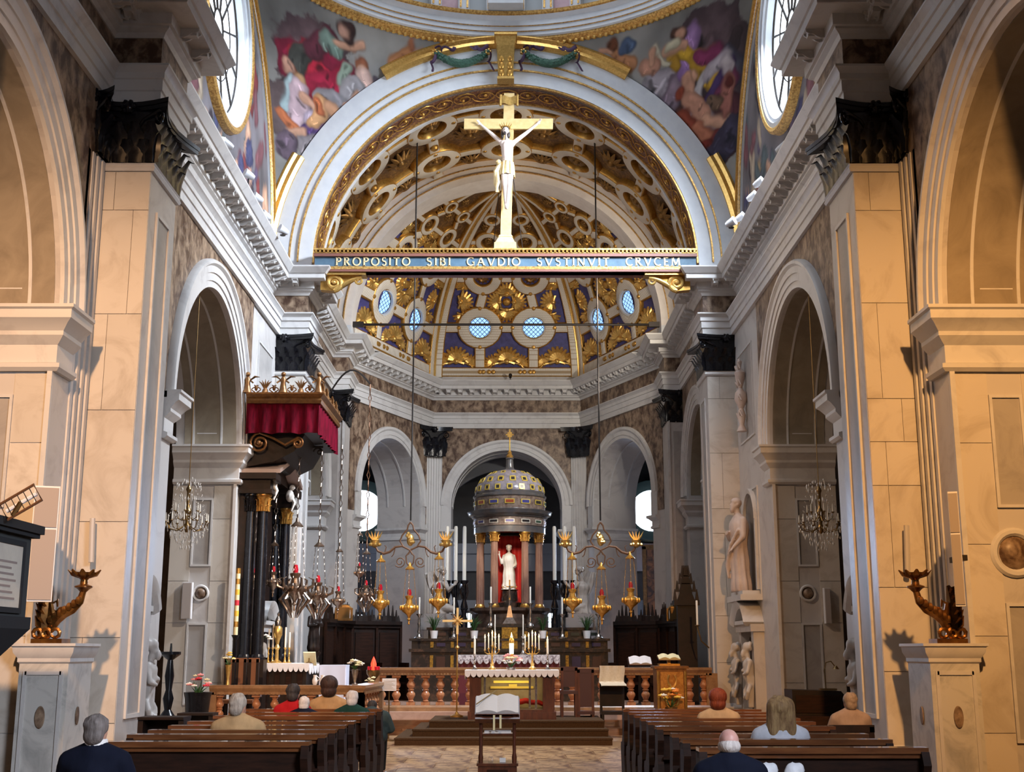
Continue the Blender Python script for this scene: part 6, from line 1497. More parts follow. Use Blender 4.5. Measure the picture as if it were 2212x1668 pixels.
A = at(712, 850, Y=27.2); b = MB(); b.tube([(A.x - .1, 27.38, A.z - .5)] + [tuple(Vector((A.x, 27.2, A.z)).lerp(Vector((Q.x, 26.2, Q.z)), k / 10) + Vector((0, 0, .42 * sin(PI * k / 10)))) for k in range(11)], .022, 6); tag(b.build('lamp_bracket_arm', IRON), 'thin curved iron arm carrying the rusty lamp chain', 'bracket')

# ---- crystal chandeliers
CRY = mat('cut_crystal', (.62, .58, .52), .05, .35, col2=(.95, .92, .88), scale=30, spec=1.); BRASS = mat('old_brass', (.24, .15, .06), .3, .85)
def chandelier(label, x, y, zb):
    t = thing('crystal_chandelier', label, 'chandelier', (x, y, zb), group='crystal chandeliers in the side arches')
    b = MB(); b.lathe([(.02, .25), (.06, .35), (.03, .42), (.05, .55), (.07, .62), (.03, .7), (.03, .95), (.05, 1.0), (.015, 1.08)], 12); b.tube([(0, 0, 1.05), (0, 0, 8.0 - zb)], .008, 4); b.build('stem', BRASS, t)
    for r, z, n, cz in ((.36, .42, 10, .52), (.22, .60, 6, .70)):
        for k in range(n):
            a = 2 * PI * k / n + z; c_, s_ = cos(a), sin(a); b = MB()
            b.tube([(.04 * c_, .04 * s_, z - .05), (.5 * r * c_, .5 * r * s_, z - .14), (.9 * r * c_, .9 * r * s_, z - .1), (r * c_, r * s_, z)], .009, 5); b.lathe([(.01, 0), (.03, .012), (.03, .02), (.012, .025)], 8, (r * c_, r * s_, z)); ar = b.build('arm', BRASS, t)
            b = MB(); b.lathe([(.011, 0), (.011, .1), (.004, .14)], 8, (r * c_, r * s_, z + .02)); b.build('candle', CANDLE, ar)
    rn = random.Random(9); b = MB()
    for r, z, n in ((.36, .38, 30), (.3, .26, 26), (.2, .16, 20), (.1, .06, 10), (.22, .58, 18), (.14, .9, 14), (.2, 1.1, 16), (.1, 1.2, 8)):
        for k in range(n):
            a = 2 * PI * k / n; zz = z - rn.uniform(0, .09); h = rn.uniform(.03, .055); q = r * rn.uniform(.9, 1.05)
            b.add([(q * cos(a), q * sin(a), zz + h), (q * cos(a) + .014, q * sin(a), zz), (q * cos(a), q * sin(a) + .014, zz), (q * cos(a) - .014, q * sin(a), zz), (q * cos(a), q * sin(a) - .014, zz), (q * cos(a), q * sin(a), zz - h)],
                  [(0, 1, 2), (0, 2, 3), (0, 3, 4), (0, 4, 1), (5, 2, 1), (5, 3, 2), (5, 4, 3), (5, 1, 4)])
    for k in range(10):
        a = 2 * PI * k / 10
        for j in range(10):
            u = j / 9; q = .2 * (1 - u) + .36 * u; b.sph((q * cos(a), q * sin(a), 1.1 - .68 * u - .08 * sin(PI * u)), .011, 5, 4)
    o = b.build('crystal_drops', CRY, t, smooth=False); o['kind'] = 'stuff'
    return t
chandelier('crystal chandelier with white candles hanging in the left side arch', -5.5, 21.4, 3.42)
chandelier('crystal chandelier with white candles hanging in the right side arch', 5.5, 21.4, 3.40)

# ================================================================== RED CANOPY AND SIDE ALTAR (left)
cn = thing('red_canopy', 'crimson velvet canopy with gilded angel cresting above the side altar', 'canopy', (0, 0, 0))
x0, x1, y0, y1, z0, z1 = -5.12, -3.70, 24.0, 26.7, at(682, 938, Y=24.0).z, at(682, 866, Y=24.0).z
def drape(b, p, q, n=26, amp=.035):
    p, q = Vector(p), Vector(q); d = q - p; nn = Vector((d.y, -d.x, 0)).normalized()
    for e in (0, .012):
        b.grid(lambda u, v: tuple(p + d * u + nn * (amp * sin(u * d.length * 22) * (1 - .7 * v) + e) + Vector((0, 0, (z1 - z0) * v + .03 * abs(sin(u * d.length * 6)) * (1 - v)))), int(d.length * 26), 6)
for nm, p, q in (('front_drape', (x0, y0, z0), (x1, y0, z0)), ('side_drape', (x1, y0, z0), (x1, y1, z0))):
    b = MB(); drape(b, p, q); b.build(nm, VELVET, cn)
b = MB(); b.box(x0, x1, y0, y1, z1 - .02, z1 + .02); b.box(x0, x1, y0 + .02, y1, z0 + .05, z0 + .09); b.build('canopy_roof', BLACKW, cn, smooth=False)
OLDG = mat('dark_old_gilding', (.26, .12, .035), .4, .5, col2=(.13, .055, .02), scale=12)
b = MB(); b.sweep([(-.04, z1 - .06), (.05, z1 - .06), (.07, z1), (.05, z1 + .05), (.12, z1 + .12), (.12, z1 + .15), (-.04, z1 + .15)], [(x0, y0), (x1, y0), (x1, y1)]); b.build('gilt_cornice', OLDG, cn, angle=25)
def crest(x, y, rz, kind):
    F = T(x, y, z1 + .15) @ RZ(rz); b = MB().xf(F)
    if kind == 0:     # little winged angel
        b.lathe([(.10, 0), (.07, .08), (.05, .2), (.06, .28), (.03, .33)], 10); b.sph((0, 0, .38), .05, 8, 6)
        for s in (-1, 1): b.tube([(s * .04, .02, .26), (s * .14, .03, .34), (s * .24, .02, .33)], [.03, .05, .012], 6, flat=.4); b.tube([(s * .05, 0, .26), (s * .12, -.04, .2)], .018, 5)
        b.build('angel_finial', OLDG, cn)
    elif kind == 1:   # palmette
        b.lathe([(.07, 0), (.05, .07), (.025, .1)], 8)
        for k in range(5): b.tube([(0, 0, .06), ((k - 2) * .04, 0, .2), ((k - 2) * .065, 0, .28 - .02 * abs(k - 2))], [.02, .028, .006], 5, flat=.6)
        b.build('palmette', OLDG, cn)
    else:
        for s in (-1, 1): b.tube([(s * (.02 + .07 * sin(k * .6)), 0, .02 + .02 * k) for k in range(8)], .012, 5)
        b.sph((0, 0, .1), (.035, .02, .06), 6, 5); b.build('open_scroll', OLDG, cn)
Lx = x1 - x0
for k in range(9): crest(x0 + Lx * k / 8, y0 - .04, 0, (0, 2, 1, 2, 0, 2, 1, 2, 0)[k])
for k in range(1, 11): crest(x1 + .04, y0 + (y1 - y0) * k / 10, PI / 2, (2, 1, 2, 1, 2)[k % 5])
b = MB(); zz = z0 - .16
for cx__, r, s in ((-4.86, .20, 1), (-4.10, .11, -1)):
    b.tube([(cx__ + s * r * (1 - .8 * k / 24) * cos(PI * .5 + k / 24 * 3.6 * PI), 24.1, zz + r * (1 - .8 * k / 24) * sin(PI * .5 + k / 24 * 3.6 * PI)) for k in range(25)], .024, 6)
b.tube([(-4.86, 24.1, zz + .2), (-4.6, 24.1, zz + .1), (-4.35, 24.1, zz - .04), (-4.10, 24.1, zz + .11)], .024, 6); b.sph((-4.86, 24.06, zz), .05, 8, 6); b.build('gilt_scroll', OLDG, cn)
b = MB(); b.extrude([(-5.12, z0 + .05), (-4.0, z0 + .05), (-4.2, z0 - .3), (-4.6, z0 - .5), (-5.12, z0 - .6)], 24.3, 26.7); b.build('canopy_bracket', BLACKW, cn, smooth=False)
b = MB(); P = at(675, 978, Y=25.6); b.tube([(P.x - .2, 25.6, P.z + .12), (P.x + .22, 25.6, P.z + .12)], .025, 6)
b.tube([(P.x + .2 - .09 * (1 - .8 * k / 16) * (1 + cos(k / 16 * 3 * PI)) , 25.6, P.z + .02 + .09 * (1 - .8 * k / 16) * sin(k / 16 * 3 * PI)) for k in range(17)], .02, 6); b.build('iron_scroll', IRON, cn)
# the aedicule of black columns
ae = thing('side_altar_aedicule', 'black columned aedicule with gilded capitals and pediment beneath the red canopy', 'aedicule', (0, 0, 0))
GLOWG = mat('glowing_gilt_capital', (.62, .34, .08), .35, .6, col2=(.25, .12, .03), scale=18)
b = MB(); b.box(-5.24, -5.05, 24.3, 27.35, .3, 5.05); b.box(-5.24, -4.62, 24.2, 24.55, .3, 1.5); b.box(-5.24, -4.62, 26.7, 27.05, .3, 1.5); b.build('back_panel', BLACKW, ae, smooth=False)
for x, y in ((-5.02, 24.35), (-4.78, 24.35), (-4.78, 26.85), (-4.98, 26.85)):
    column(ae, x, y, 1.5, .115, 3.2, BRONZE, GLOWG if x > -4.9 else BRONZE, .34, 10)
for y in (24.35, 26.85):
    b = MB(); b.box(-5.24, -4.58, y - .22, y + .22, 4.7, 4.78); b.box(-5.24, -4.62, y - .18, y + .18, 4.78, 4.98); b.box(-5.24, -4.5, y - .28, y + .28, 4.98, 5.1)
    for k in range(5): b.box(-4.56, -4.5, y - .24 + k * .11, y - .19 + k * .11, 4.93, 4.98)
    b.build('entablature_block', BLACKW, ae, smooth=False)
b = MB(); F = Matrix(((0, 1, 0, 0), (1, 0, 0, 0), (0, 0, 1, 0), (0, 0, 0, 1)))
b.xf(F); 
for sg in (-1, 1): b.extrude([(25.6, 5.52), (25.6 + sg * 1.35, 5.12), (25.6 + sg * 1.35, 5.2), (25.6, 5.62)], -5.24, -4.45)
b.build('raking_cornice', mat('pinkish_stone', (.42, .31, .26), .5), ae, smooth=False)
b = MB().xf(F); b.extrude([(24.3, 5.1), (26.9, 5.1), (25.6, 5.5)], -5.2, -4.7); b.build('tympanum', BLACKW, ae, smooth=False)
for y in (24.55, 26.6):
    b = MB(); b.sph((-4.66, y, 4.95), (.1, .1, .14), 8, 6); b.sph((-4.62, y, 5.12), .07, 8, 6); b.tube([(-4.66, y, 5.0), (-4.56, y, 4.8), (-4.62, y, 4.62)], [.05, .04, .02], 6); b.build('cherub', WHITE, ae)
# side altar table with its cloth and ornaments
sa = thing('side_altar_table', 'dark side altar table below the red canopy', 'altar', (-4.42, 25.3, .3))
b = MB(); b.box(-.55, .55, -.6, .6, 0, 1.06); b.box(-.6, .6, -.65, .65, 1.06, 1.11); b.build('altar_block', BLACKW, sa, smooth=False)
for k in range(5):
    b = MB(); x = -.5 + k * .22; b.box(x, x + .1, -.63, -.6, .1, 1.0); b.build('front_panel', WOOD, sa, smooth=False)
altar_cloth('altar_cloth', 'white lace cloth on the side altar below the red canopy', (-4.42, 25.3, 1.412), 1.22, 1.32, .16, 12, CLOTH)
zs_ = 1.43
for px, h, nm in ((577, .36, 'first slim white candle from the left on the side altar'), (586, .46, 'second slim white candle from the left on the side altar'), (613, .40, 'slim white candle right of the gold reliquary on the side altar'), (578 + 42, .3, 'short white candle near the right end of the side altar')):
    P = at(px, 1430, Y=25.0); candlestick('side_altar_candlestick', nm, (P.x, 25.0 + (px % 3) * .1, zs_), .30, h, .018, .055, GOLDL, False, 'candles on the side altar')
P = at(598, 1420, Y=25.0); t = thing('gold_reliquary', 'tall gold reliquary at the centre of the side altar', 'reliquary', (P.x, 25.0, zs_))
b = MB(); b.lathe([(.10, 0), (.10, .02), (.04, .06), (.03, .25), (.06, .3), (.03, .36), (.05, .45), (.09, .55), (.09, .68), (.06, .72)], 14); b.build('foot', GOLDL, t); b = MB(); b.lathe([(.06, .72), (.07, .8), (.05, .86), (.02, .92), (.03, .96), (.001, 1.0)], 12); b.build('crown', SILVER, t)
P = at(556, 1425, Y=24.9); t = thing('white_orchid', 'white orchid in a white pot at the left end of the side altar', 'plant', (P.x, 24.9, zs_))
b = MB(); b.lathe([(.05, 0), (.07, .15), (.06, .15), (.06, .12), (.001, .12)], 12); b.build('pot', CLOTH, t)
b = MB(); b.tube([(0, 0, .1), (.0, 0, .4), (-.05, 0, .52), (-.1, 0, .54)], .008, 5); b.tube([(0, 0, .1), (.05, 0, .42), (.14, 0, .5), (.22, 0, .48)], .008, 5)
for k in range(5): b.tube([(0, 0, .12), (.06 * cos(k), .06 * sin(k), .3), (.13 * cos(k * 1.3), .13 * sin(k * 1.3), .24)], [.01, .03, .005], 5, flat=.3)
b.build('leaves', GREEN, t)
for k, (x, z) in enumerate(((-.1, .54), (-.05, .5), (-.02, .56), (.03, .47), (.2, .5), (.15, .53), (.23, .46))):
    b = MB(); flower(b, (x, -.02 * (k % 2), z), .055); b.build('blossom', WHITEF, t)
t = thing('paschal_candle', 'tall striped cream candle on a dark stand at the left of the side altar', 'candle', (at(512, 1300, Y=23.75).x, 23.75, .0))
zb = at(506, 1372, Y=23.75).z; zt = at(514, 1230, Y=23.75).z
b = MB(); b.lathe([(.2, 0), (.2, .05), (.05, .1), (.03, zb * .6), (.06, zb * .65), (.03, zb - .1), (.08, zb)], 14); b.build('stand', BRONZE, t)
b = MB(); candle(b, 0, 0, zb, .042, zt - zb); c_ = b.build('candle', CREAMF, t)
for k, mt in enumerate((GOLD, YELF, REDF, YELF, GOLD, GOLD)):
    b = MB(); b.lathe([(.0435, zb + .15 + .2 * k), (.0435, zb + .25 + .2 * k)], 12, cap=False); b.build('stripe', mt, c_)
# second little table with pale cloth, book stand
t = thing('small_cloth_table', 'small table under a pale blue cloth right of the side altar', 'table', (at(722, 1460, Y=25.4).x, 25.4, .3))
b = MB(); b.grid(lambda u, v: (.27 * (1 + .05 * sin(u * 50) * (1 - v)) * max(-1, min(1, 1.4 * cos(2 * PI * u))), .27 * (1 + .05 * sin(u * 44) * (1 - v)) * max(-1, min(1, 1.4 * sin(2 * PI * u))), 1.08 * v), 60, 4, wrap=True); b.box(-.27, .27, -.27, .27, 1.06, 1.09); b.build('cloth', mat('pale_blue_linen', (.62, .66, .80), .8), t)
t = thing('book_on_stand', 'open cream book tilted on a stand beside the side altar', 'book', (at(668, 1425, Y=25.0).x, 24.98, 1.43), 0)
b = MB().xf(RX(-.9) @ T(0, 0, .12)); b.box(-.12, .12, -.16, .16, 0, .03); b.build('pages', CREAMF, t, smooth=False); b = MB(); b.lathe([(.06, 0), (.06, .015), (.015, .03), (.012, .1)], 10); b.build('stand', BRASS, t)
# vases on the side rail, red lamp, sign
VB = [(.05, 0), (.055, .015), (.02, .04), (.03, .1), (.055, .2), (.06, .26), (.05, .27)]
P = at(493, 1480, Y=22.1); bouquet('flower_vase', 'tall gold vase of yellow buds on the left end of the side rail', (P.x, 22.05, 1.085), .18, .22, [CREAMF, YELF], ([(.035, 0), (.03, .03), (.025, .1), (.05, .3), (.055, .34)], GOLDL), 10, .035, seed=5)
P = at(767, 1480, Y=22.1); bouquet('flower_vase', 'round bunch of cream flowers in a silver vase on the side rail', (P.x, 22.05, 1.085), .24, .17, [CREAMF, WHITEF], (VB, SILVER), 14, .045, seed=6)
t = thing('red_votive_lamp', 'lit red glass votive lamp on a dark stand beside the balustrade', 'lamp', (at(807, 1440, Y=24.6).x, 24.6, 0))
b = MB(); b.lathe([(.18, 0), (.18, .04), (.04, .1), (.03, .9), (.06, 1.0), (.03, 1.1), (.13, 1.22), (.14, 1.3)], 14); b.build('stand', BRASS, t)
for k in range(6): b = MB(); b.lathe([(.02, 1.3), (.025, 1.36), (.02, 1.37)], 8, (.1 * cos(k * PI / 3), .1 * sin(k * PI / 3), 0)); b.build('votive_glass', RGLASS, t)
b = MB(); b.lathe([(.05, 1.3), (.055, 1.42), (.03, 1.5), (.001, 1.56)], 12); b.build('lit_glass', mat('lit_ruby_glass', (.9, .02, .01), .3, emit=2.5, ecol=(1, .05, .02)), t)
bouquet('flower_vase', 'small spray of cream flowers below the red votive lamp', (at(802, 1470, Y=24.3).x, 24.3, .0), .2, .2, [CREAMF], ([(.12, 0), (.05, .1), (.04, .8), (.06, 1.0)], BRASS), 6, .04, seed=7)
t = thing('notice_stand', 'white notice on a thin stand before the balustrade', 'sign', (at(841, 1480, Y=24.2).x, 24.2, 0))
b = MB(); b.lathe([(.15, 0), (.15, .02), (.015, .04), (.012, .95)], 12); b.build('stand', BRASS, t); b = MB(); b.box(-.135, .135, -.02, -.005, .92, 1.15); b.build('board', CLOTH, t, smooth=False)
b = MB()
for k in range(7): b.box(-.11, .11 - .03 * (k % 3), -.022, -.02, .95 + .025 * k, .958 + .025 * k)
o = b.build('print_lines', mat('grey_print', (.45, .43, .42), .8), t, smooth=False); o['kind'] = 'stuff'

# ================================================================== RIGHT CHANCEL FURNITURE
am = thing('gilded_ambo', 'gilded ambo with carved golden front right of the altar', 'ambo', (3.22, 24.6, 0))
AMB = mat('gilded_ambo_panel', (.50, .24, .05), .38, .5, col2=(.26, .10, .02), scale=9, dist=2)
b = MB(); b.box(-.34, .34, -.3, .4, 0, .3); b.box(-.29, .29, -.25, .35, .3, 1.33); b.box(-.33, .33, -.28, .38, 1.33, 1.38); b.build('body', OLDG, am, smooth=False)
b = MB(); b.box(-.22, .22, -.275, -.25, .42, 1.27); b.build('front_panel', AMB, am, smooth=False)
for s in (-1, 1):
    b = MB(); b.tube([(s * .26, -.27, .4), (s * .26, -.27, 1.28)], .025, 6); b.build('side_pilaster', GOLD, am)
    b = MB(); b.tube([(s * (.02 + .1 * sin(k * .5)), -.29, .55 + k * .06) for k in range(12)], [.012 + .008 * (k % 3) for k in range(12)], 5); b.build('gilt_scroll', GOLDL, am)
b = MB(); b.box(-.2, .2, .0, .3, 1.38, 1.42); b.box(-.03, .03, .1, .2, 1.42, 1.5); b.build('shelf', GOLD, am, smooth=False)
def open_book(name, label, loc, w, d, tilt, rz=0, mt=None):
    t = thing(name, label, 'book', loc, rz); b = MB().xf(RX(tilt))
    for s in (-1, 1):
        b.grid(lambda u, v: (s * w / 2 * u, d * (v - .5), .02 + .035 * sin(PI * min(1, u * 1.1 + .02)) ), 8, 2)
        b.grid(lambda u, v: (s * w / 2 * u, d * (v - .5), .0), 2, 2)
        b.add([(s * w / 2 * k / 8, -d / 2, 0) for k in range(9)] + [(s * w / 2 * k / 8, -d / 2, .02 + .035 * sin(PI * min(1, k / 8 * 1.1 + .02))) for k in range(9)], [(k, k + 1, k + 10, k + 9) for k in range(8)])
    b.build('pages', mt or CLOTH, t); b = MB().xf(RX(tilt)); b.box(-w / 2 - .01, w / 2 + .01, -d / 2 - .01, d / 2 + .01, -.008, 0); b.build('cover', WOODR, t, smooth=False); return t
open_book('open_book', 'open book glowing on top of the gilded ambo', (3.22, 24.72, 1.53), .42, .3, .25, 0, CREAMF)
bouquet('sunflower_bouquet', 'bouquet with a sunflower and yellow lilies before the gilded ambo', (3.17, 24.15, 0.0), .46, .36, [YELF, ORF, WHITEF, YELF], ([(.16, 0), (.12, .1), (.1, .3), (.1, .52), (.12, .62)], BRASS), 16, .06, seed=11)
t = thing('choir_bookstand', 'open book on a dark choir stand behind the balustrade', 'book stand', (3.05, 28.6, .42))
b = MB(); b.lathe([(.22, 0), (.22, .04), (.05, .1), (.04, .9)], 12); b.xf(RX(.5) @ T(0, .43, .87)); b.box(-.28, .28, -.2, .2, 0, .03); b.build('stand', BLACKW, t, smooth=False)
open_book('open_book', 'pale open book on the dark choir stand', (3.05, 28.55, 1.44), .5, .32, .5)
def chair(name, label, loc, w=.52, hb=1.1, mt=WOODR, pad=None, rz=0):
    t = thing(name, label, 'chair', loc, rz)
    for x in (-w / 2 + .03, w / 2 - .03):
        b = MB(); b.box(x - .025, x + .025, -.25, -.2, 0, .46); b.build('leg', mt, t, smooth=False)
        b = MB(); b.box(x - .025, x + .025, .2, .25, 0, hb); b.build('leg', mt, t, smooth=False)
    b = MB(); b.box(-w / 2, w / 2, -.26, .26, .44, .5); b.build('seat', pad or mt, t, smooth=False)
    b = MB(); b.box(-w / 2 + .05, w / 2 - .05, .205, .245, .58, hb - .04); b.box(-w / 2, w / 2, .2, .25, hb - .06, hb + .02); b.build('backrest', pad or mt, t, smooth=False); return t
LEATH = mat('dark_red_leather', (.05, .012, .010), .4, coat=.2)
for px, nm in ((1227, 'nearer the altar'), (1262, 'beside the cloth covered chair')):
    P = at(px, 1500, Y=25.6); chair('red_chair', 'dark wooden chair with red leather back before the balustrade, ' + nm, (P.x, 25.3, .39 if px < 1250 else .0), .34, .95 if px < 1250 else 1.3, WOODR, LEATH, PI)
P = at(1324, 1500, Y=25.2); chair('covered_chair', 'tall chair draped with a cream cloth right of the altar', (P.x, 25.2, 0), .5, 1.34, BLACKW, None, 0)
CRC = mat('cream_damask', (.60, .50, .36), .8, col2=(.52, .42, .28), scale=30)
b = MB()
for e in (0, .015): b.grid(lambda u, v: (P.x - .25 + .5 * u + .01 * sin(v * 9), 25.385 - e + .01 * sin(u * 20) if v > .45 else 25.37 - (.45 - v) * .9 - e, 1.375 - (1 - v) * .62 if v > .45 else 1.034 - (.45 - v) * .12 + e), 16, 20)
b.build('chair_cloth', CRC); tag(D.objects['chair_cloth'], 'cream damask cloth hanging over the tall chair right of the altar', 'cloth')
# white noticeboards above the stalls, candle bracket on the right pier
for px, py, nm in ((744, 1327, 'left'), (1458, 1328, 'right')):
    P = at(px, py, Y=31.0); t = thing('framed_notice', 'gilt framed white notice standing on the %s choir stall' % nm, 'sign', (P.x, 30.9 + .0, P.z)); 
    b = MB(); b.box(-.16, .16, -.03, -.02, -.1, .1); b.build('notice', CLOTH, t, smooth=False); b = MB(); b.box(-.22, .22, -.02, .02, -.16, .15); b.lathe([(.2, .0), (.12, .07), (.001, .09)], 10, (0, 0, .15), sy=.1); b.box(-.15, .15, -.05, .05, 2.72 - P.z, -.14); b.build('gilt_frame', BRASS, t, smooth=False)
P = at(1508, 1355, Y=28.9); t = thing('candle_bracket', 'white candle on a curved bracket by the right pier', 'candle', (0, 0, 0)); 
b = MB(); b.tube([(4.57, 28.2, at(1535, 1400, Y=28.2).z), (4.4, 28.2, at(1520, 1385, Y=28.2).z), (P.x - .1, 28.2, P.z - .1), (P.x - .12, 28.2, P.z)], .018, 6); b.lathe([(.02, 0), (.06, .02), (.06, .03), (.02, .04)], 10, (P.x - .12, 28.2, P.z)); b.build('bracket', BRASS, t); b = MB(); candle(b, P.x - .12, 28.2, P.z + .03, .024, .55); b.build('candle', CANDLE, t)

# white jugs, upholstered chairs and a dark carved figure about the side altar
for px, nm in ((681, 'left'), (697, 'right')):
    P = at(px, 1480, Y=22.1); b = MB(); b.lathe([(.03, 0), (.045, .03), (.05, .08), (.03, .13), (.035, .17), (.028, .165), (.001, .1)], 12, (P.x, 22.05, 1.083)); b.tube([(P.x + .045, 22.05, 1.15), (P.x + .08, 22.05, 1.19), (P.x + .035, 22.05, 1.23)], .008, 5); tag(b.build('white_jug', CLOTH), 'small white jug on the side rail, ' + nm + ' of the two jugs', 'jug')
TANL = mat('tan_leather', (.20, .075, .03), .45)
for px, nm in ((494, 'leftmost'), (519, 'middle'), (546, 'rightmost')):
    P = at(px, 1424, Y=23.1); chair('side_chair', 'tan leather chair behind the side rail, %s of the three' % nm, (P.x, 23.0, .3), .2, P.z - .3, BLACKW, TANL, 0)
P = at(676, 1365, Y=27.0); t = thing('dark_carved_figure', 'dark carved wooden figure on a bracket before the left chancel pier', 'statue', (P.x, 27.15, P.z - .42), .6)
b = MB(); robe(b, .95, .13, 7, .9); b.bone((0, 0, .76), (0, -.02, .84), .045, .04); head(b, (0, -.03, .90), .85, PI, .2); figure_bones(b, [((-.11, 0, .72), (-.16, -.06, .55), .045, .035), ((-.16, -.06, .55), (-.02, -.14, .56), .032, .024), ((.11, 0, .72), (.16, -.06, .56), .045, .035), ((.16, -.06, .56), (.02, -.14, .6), .032, .024)]); remesh(b.build('figure', BLACKW, t), .014, 2)
b = MB(); b.lathe([(.02, -.3), (.1, -.12), (.16, -.04), (.16, 0), (.001, 0)], 12); b.box(-.05, .05, 0, .26, -.12, -.06); b.build('bracket', BLACKW, t)
P = at(1430, 1310, Y=42.6); t = thing('gilt_altarpiece', 'gilt framed brown altarpiece seen through the right apse arch', 'painting', (P.x + .1, 42.7, .0))
b = MB(); b.box(-.6, .6, -.02, .1, 2.6, 5.1); b.build('panel', mat('brown_old_panel', (.26, .09, .03), .5, col2=(.05, .02, .012), scale=3, dist=2, lo=.4, hi=.62), t, smooth=False)
for x0_, x1_, z0_, z1_ in ((-.72, -.6, 2.5, 5.2), (.6, .72, 2.5, 5.2), (-.72, .72, 5.1, 5.25), (-.72, .72, 2.45, 2.6)):
    b = MB(); b.box(x0_, x1_, -.06, .12, z0_, z1_); b.build('gilt_frame', OLDG, t, smooth=False)
b = MB(); b.box(-.85, .85, -.1, .3, 0, 2.45); b.build('altar_base', BLACKW, t, smooth=False)
# ================================================================== PEWS
def make_pew():
    t = thing('pew', 'dark walnut pew', 'pew', (0, 0, 0), group='pews in the nave')
    w = 1.76; h = w / 2
    b = MB(); b.box(-h, h, -.05, .11, .885, .93); b.box(-h, h, -.03, .06, .85, .885); b.build('top_rail', WOODP, t, smooth=False)
    b = MB(); b.box(-h + .03, h - .03, .0, .035, .42, .86); b.build('backrest', WOOD, t, smooth=False)
    b = MB(); b.box(-h + .03, h - .03, .03, .42, .42, .46); b.build('seat', WOOD, t, smooth=False)
    b = MB(); b.box(-h + .05, h - .05, -.10, .0, .62, .64); b.build('book_shelf', WOOD, t, smooth=False)
    b = MB(); b.box(-h + .08, h - .08, -.42, -.24, .17, .20); b.build('kneeler', WOODP, t, smooth=False)
    for s in (-1, 1):
        out = [(-.16, 0), (.44, 0), (.44, .08), (.36, .14), (.40, .30), (.44, .44), (.40, .50), (.26, .52), (.17, .60), (.13, .76), (.13, .90), (-.06, .90), (-.10, .80), (-.04, .66), (-.08, .5), (-.02, .36), (-.10, .2), (-.16, .1)]
        b = MB().xf(T(s * (h - .03), 0, 0) @ RZ(PI / 2)); b.extrude(out, -.03, .03); e = b.build('end_panel', WOOD, t, smooth=False)
        b = MB(); b.box(s * (h - .16) - .03, s * (h - .16) + .03, -.4, -.02, .06, .17); b.box(s * (h - .16) - .04, s * (h - .16) + .04, -.44, .0, 0, .06); b.build('kneeler_foot', WOOD, t, smooth=False)
    return t
ORD = ('nearest', 'second', 'third', 'fourth', 'fifth', 'sixth', 'seventh', 'eighth', 'ninth')
pew = make_pew(); first = True
for side, X, ys in (('left', -2.42, (10.50, 11.40, 12.05, 12.75, 13.5, 14.65, 15.45, 16.35)), ('right', 2.43, (9.85, 10.75, 11.45, 12.6, 13.4, 14.1, 14.8, 15.5, 16.25))):
    for k, y in enumerate(ys):
        lab = 'dark walnut pew in the %s block, %s row from the camera' % (side, ORD[k])
        if k == len(ys) - 1: lab = 'front walnut pew of the %s block, the row closest to the altar' % side
        if first: pew.location = (X, y, 0); pew['label'] = lab; first = False
        else: dup(pew, (X, y, 0), None, lab)

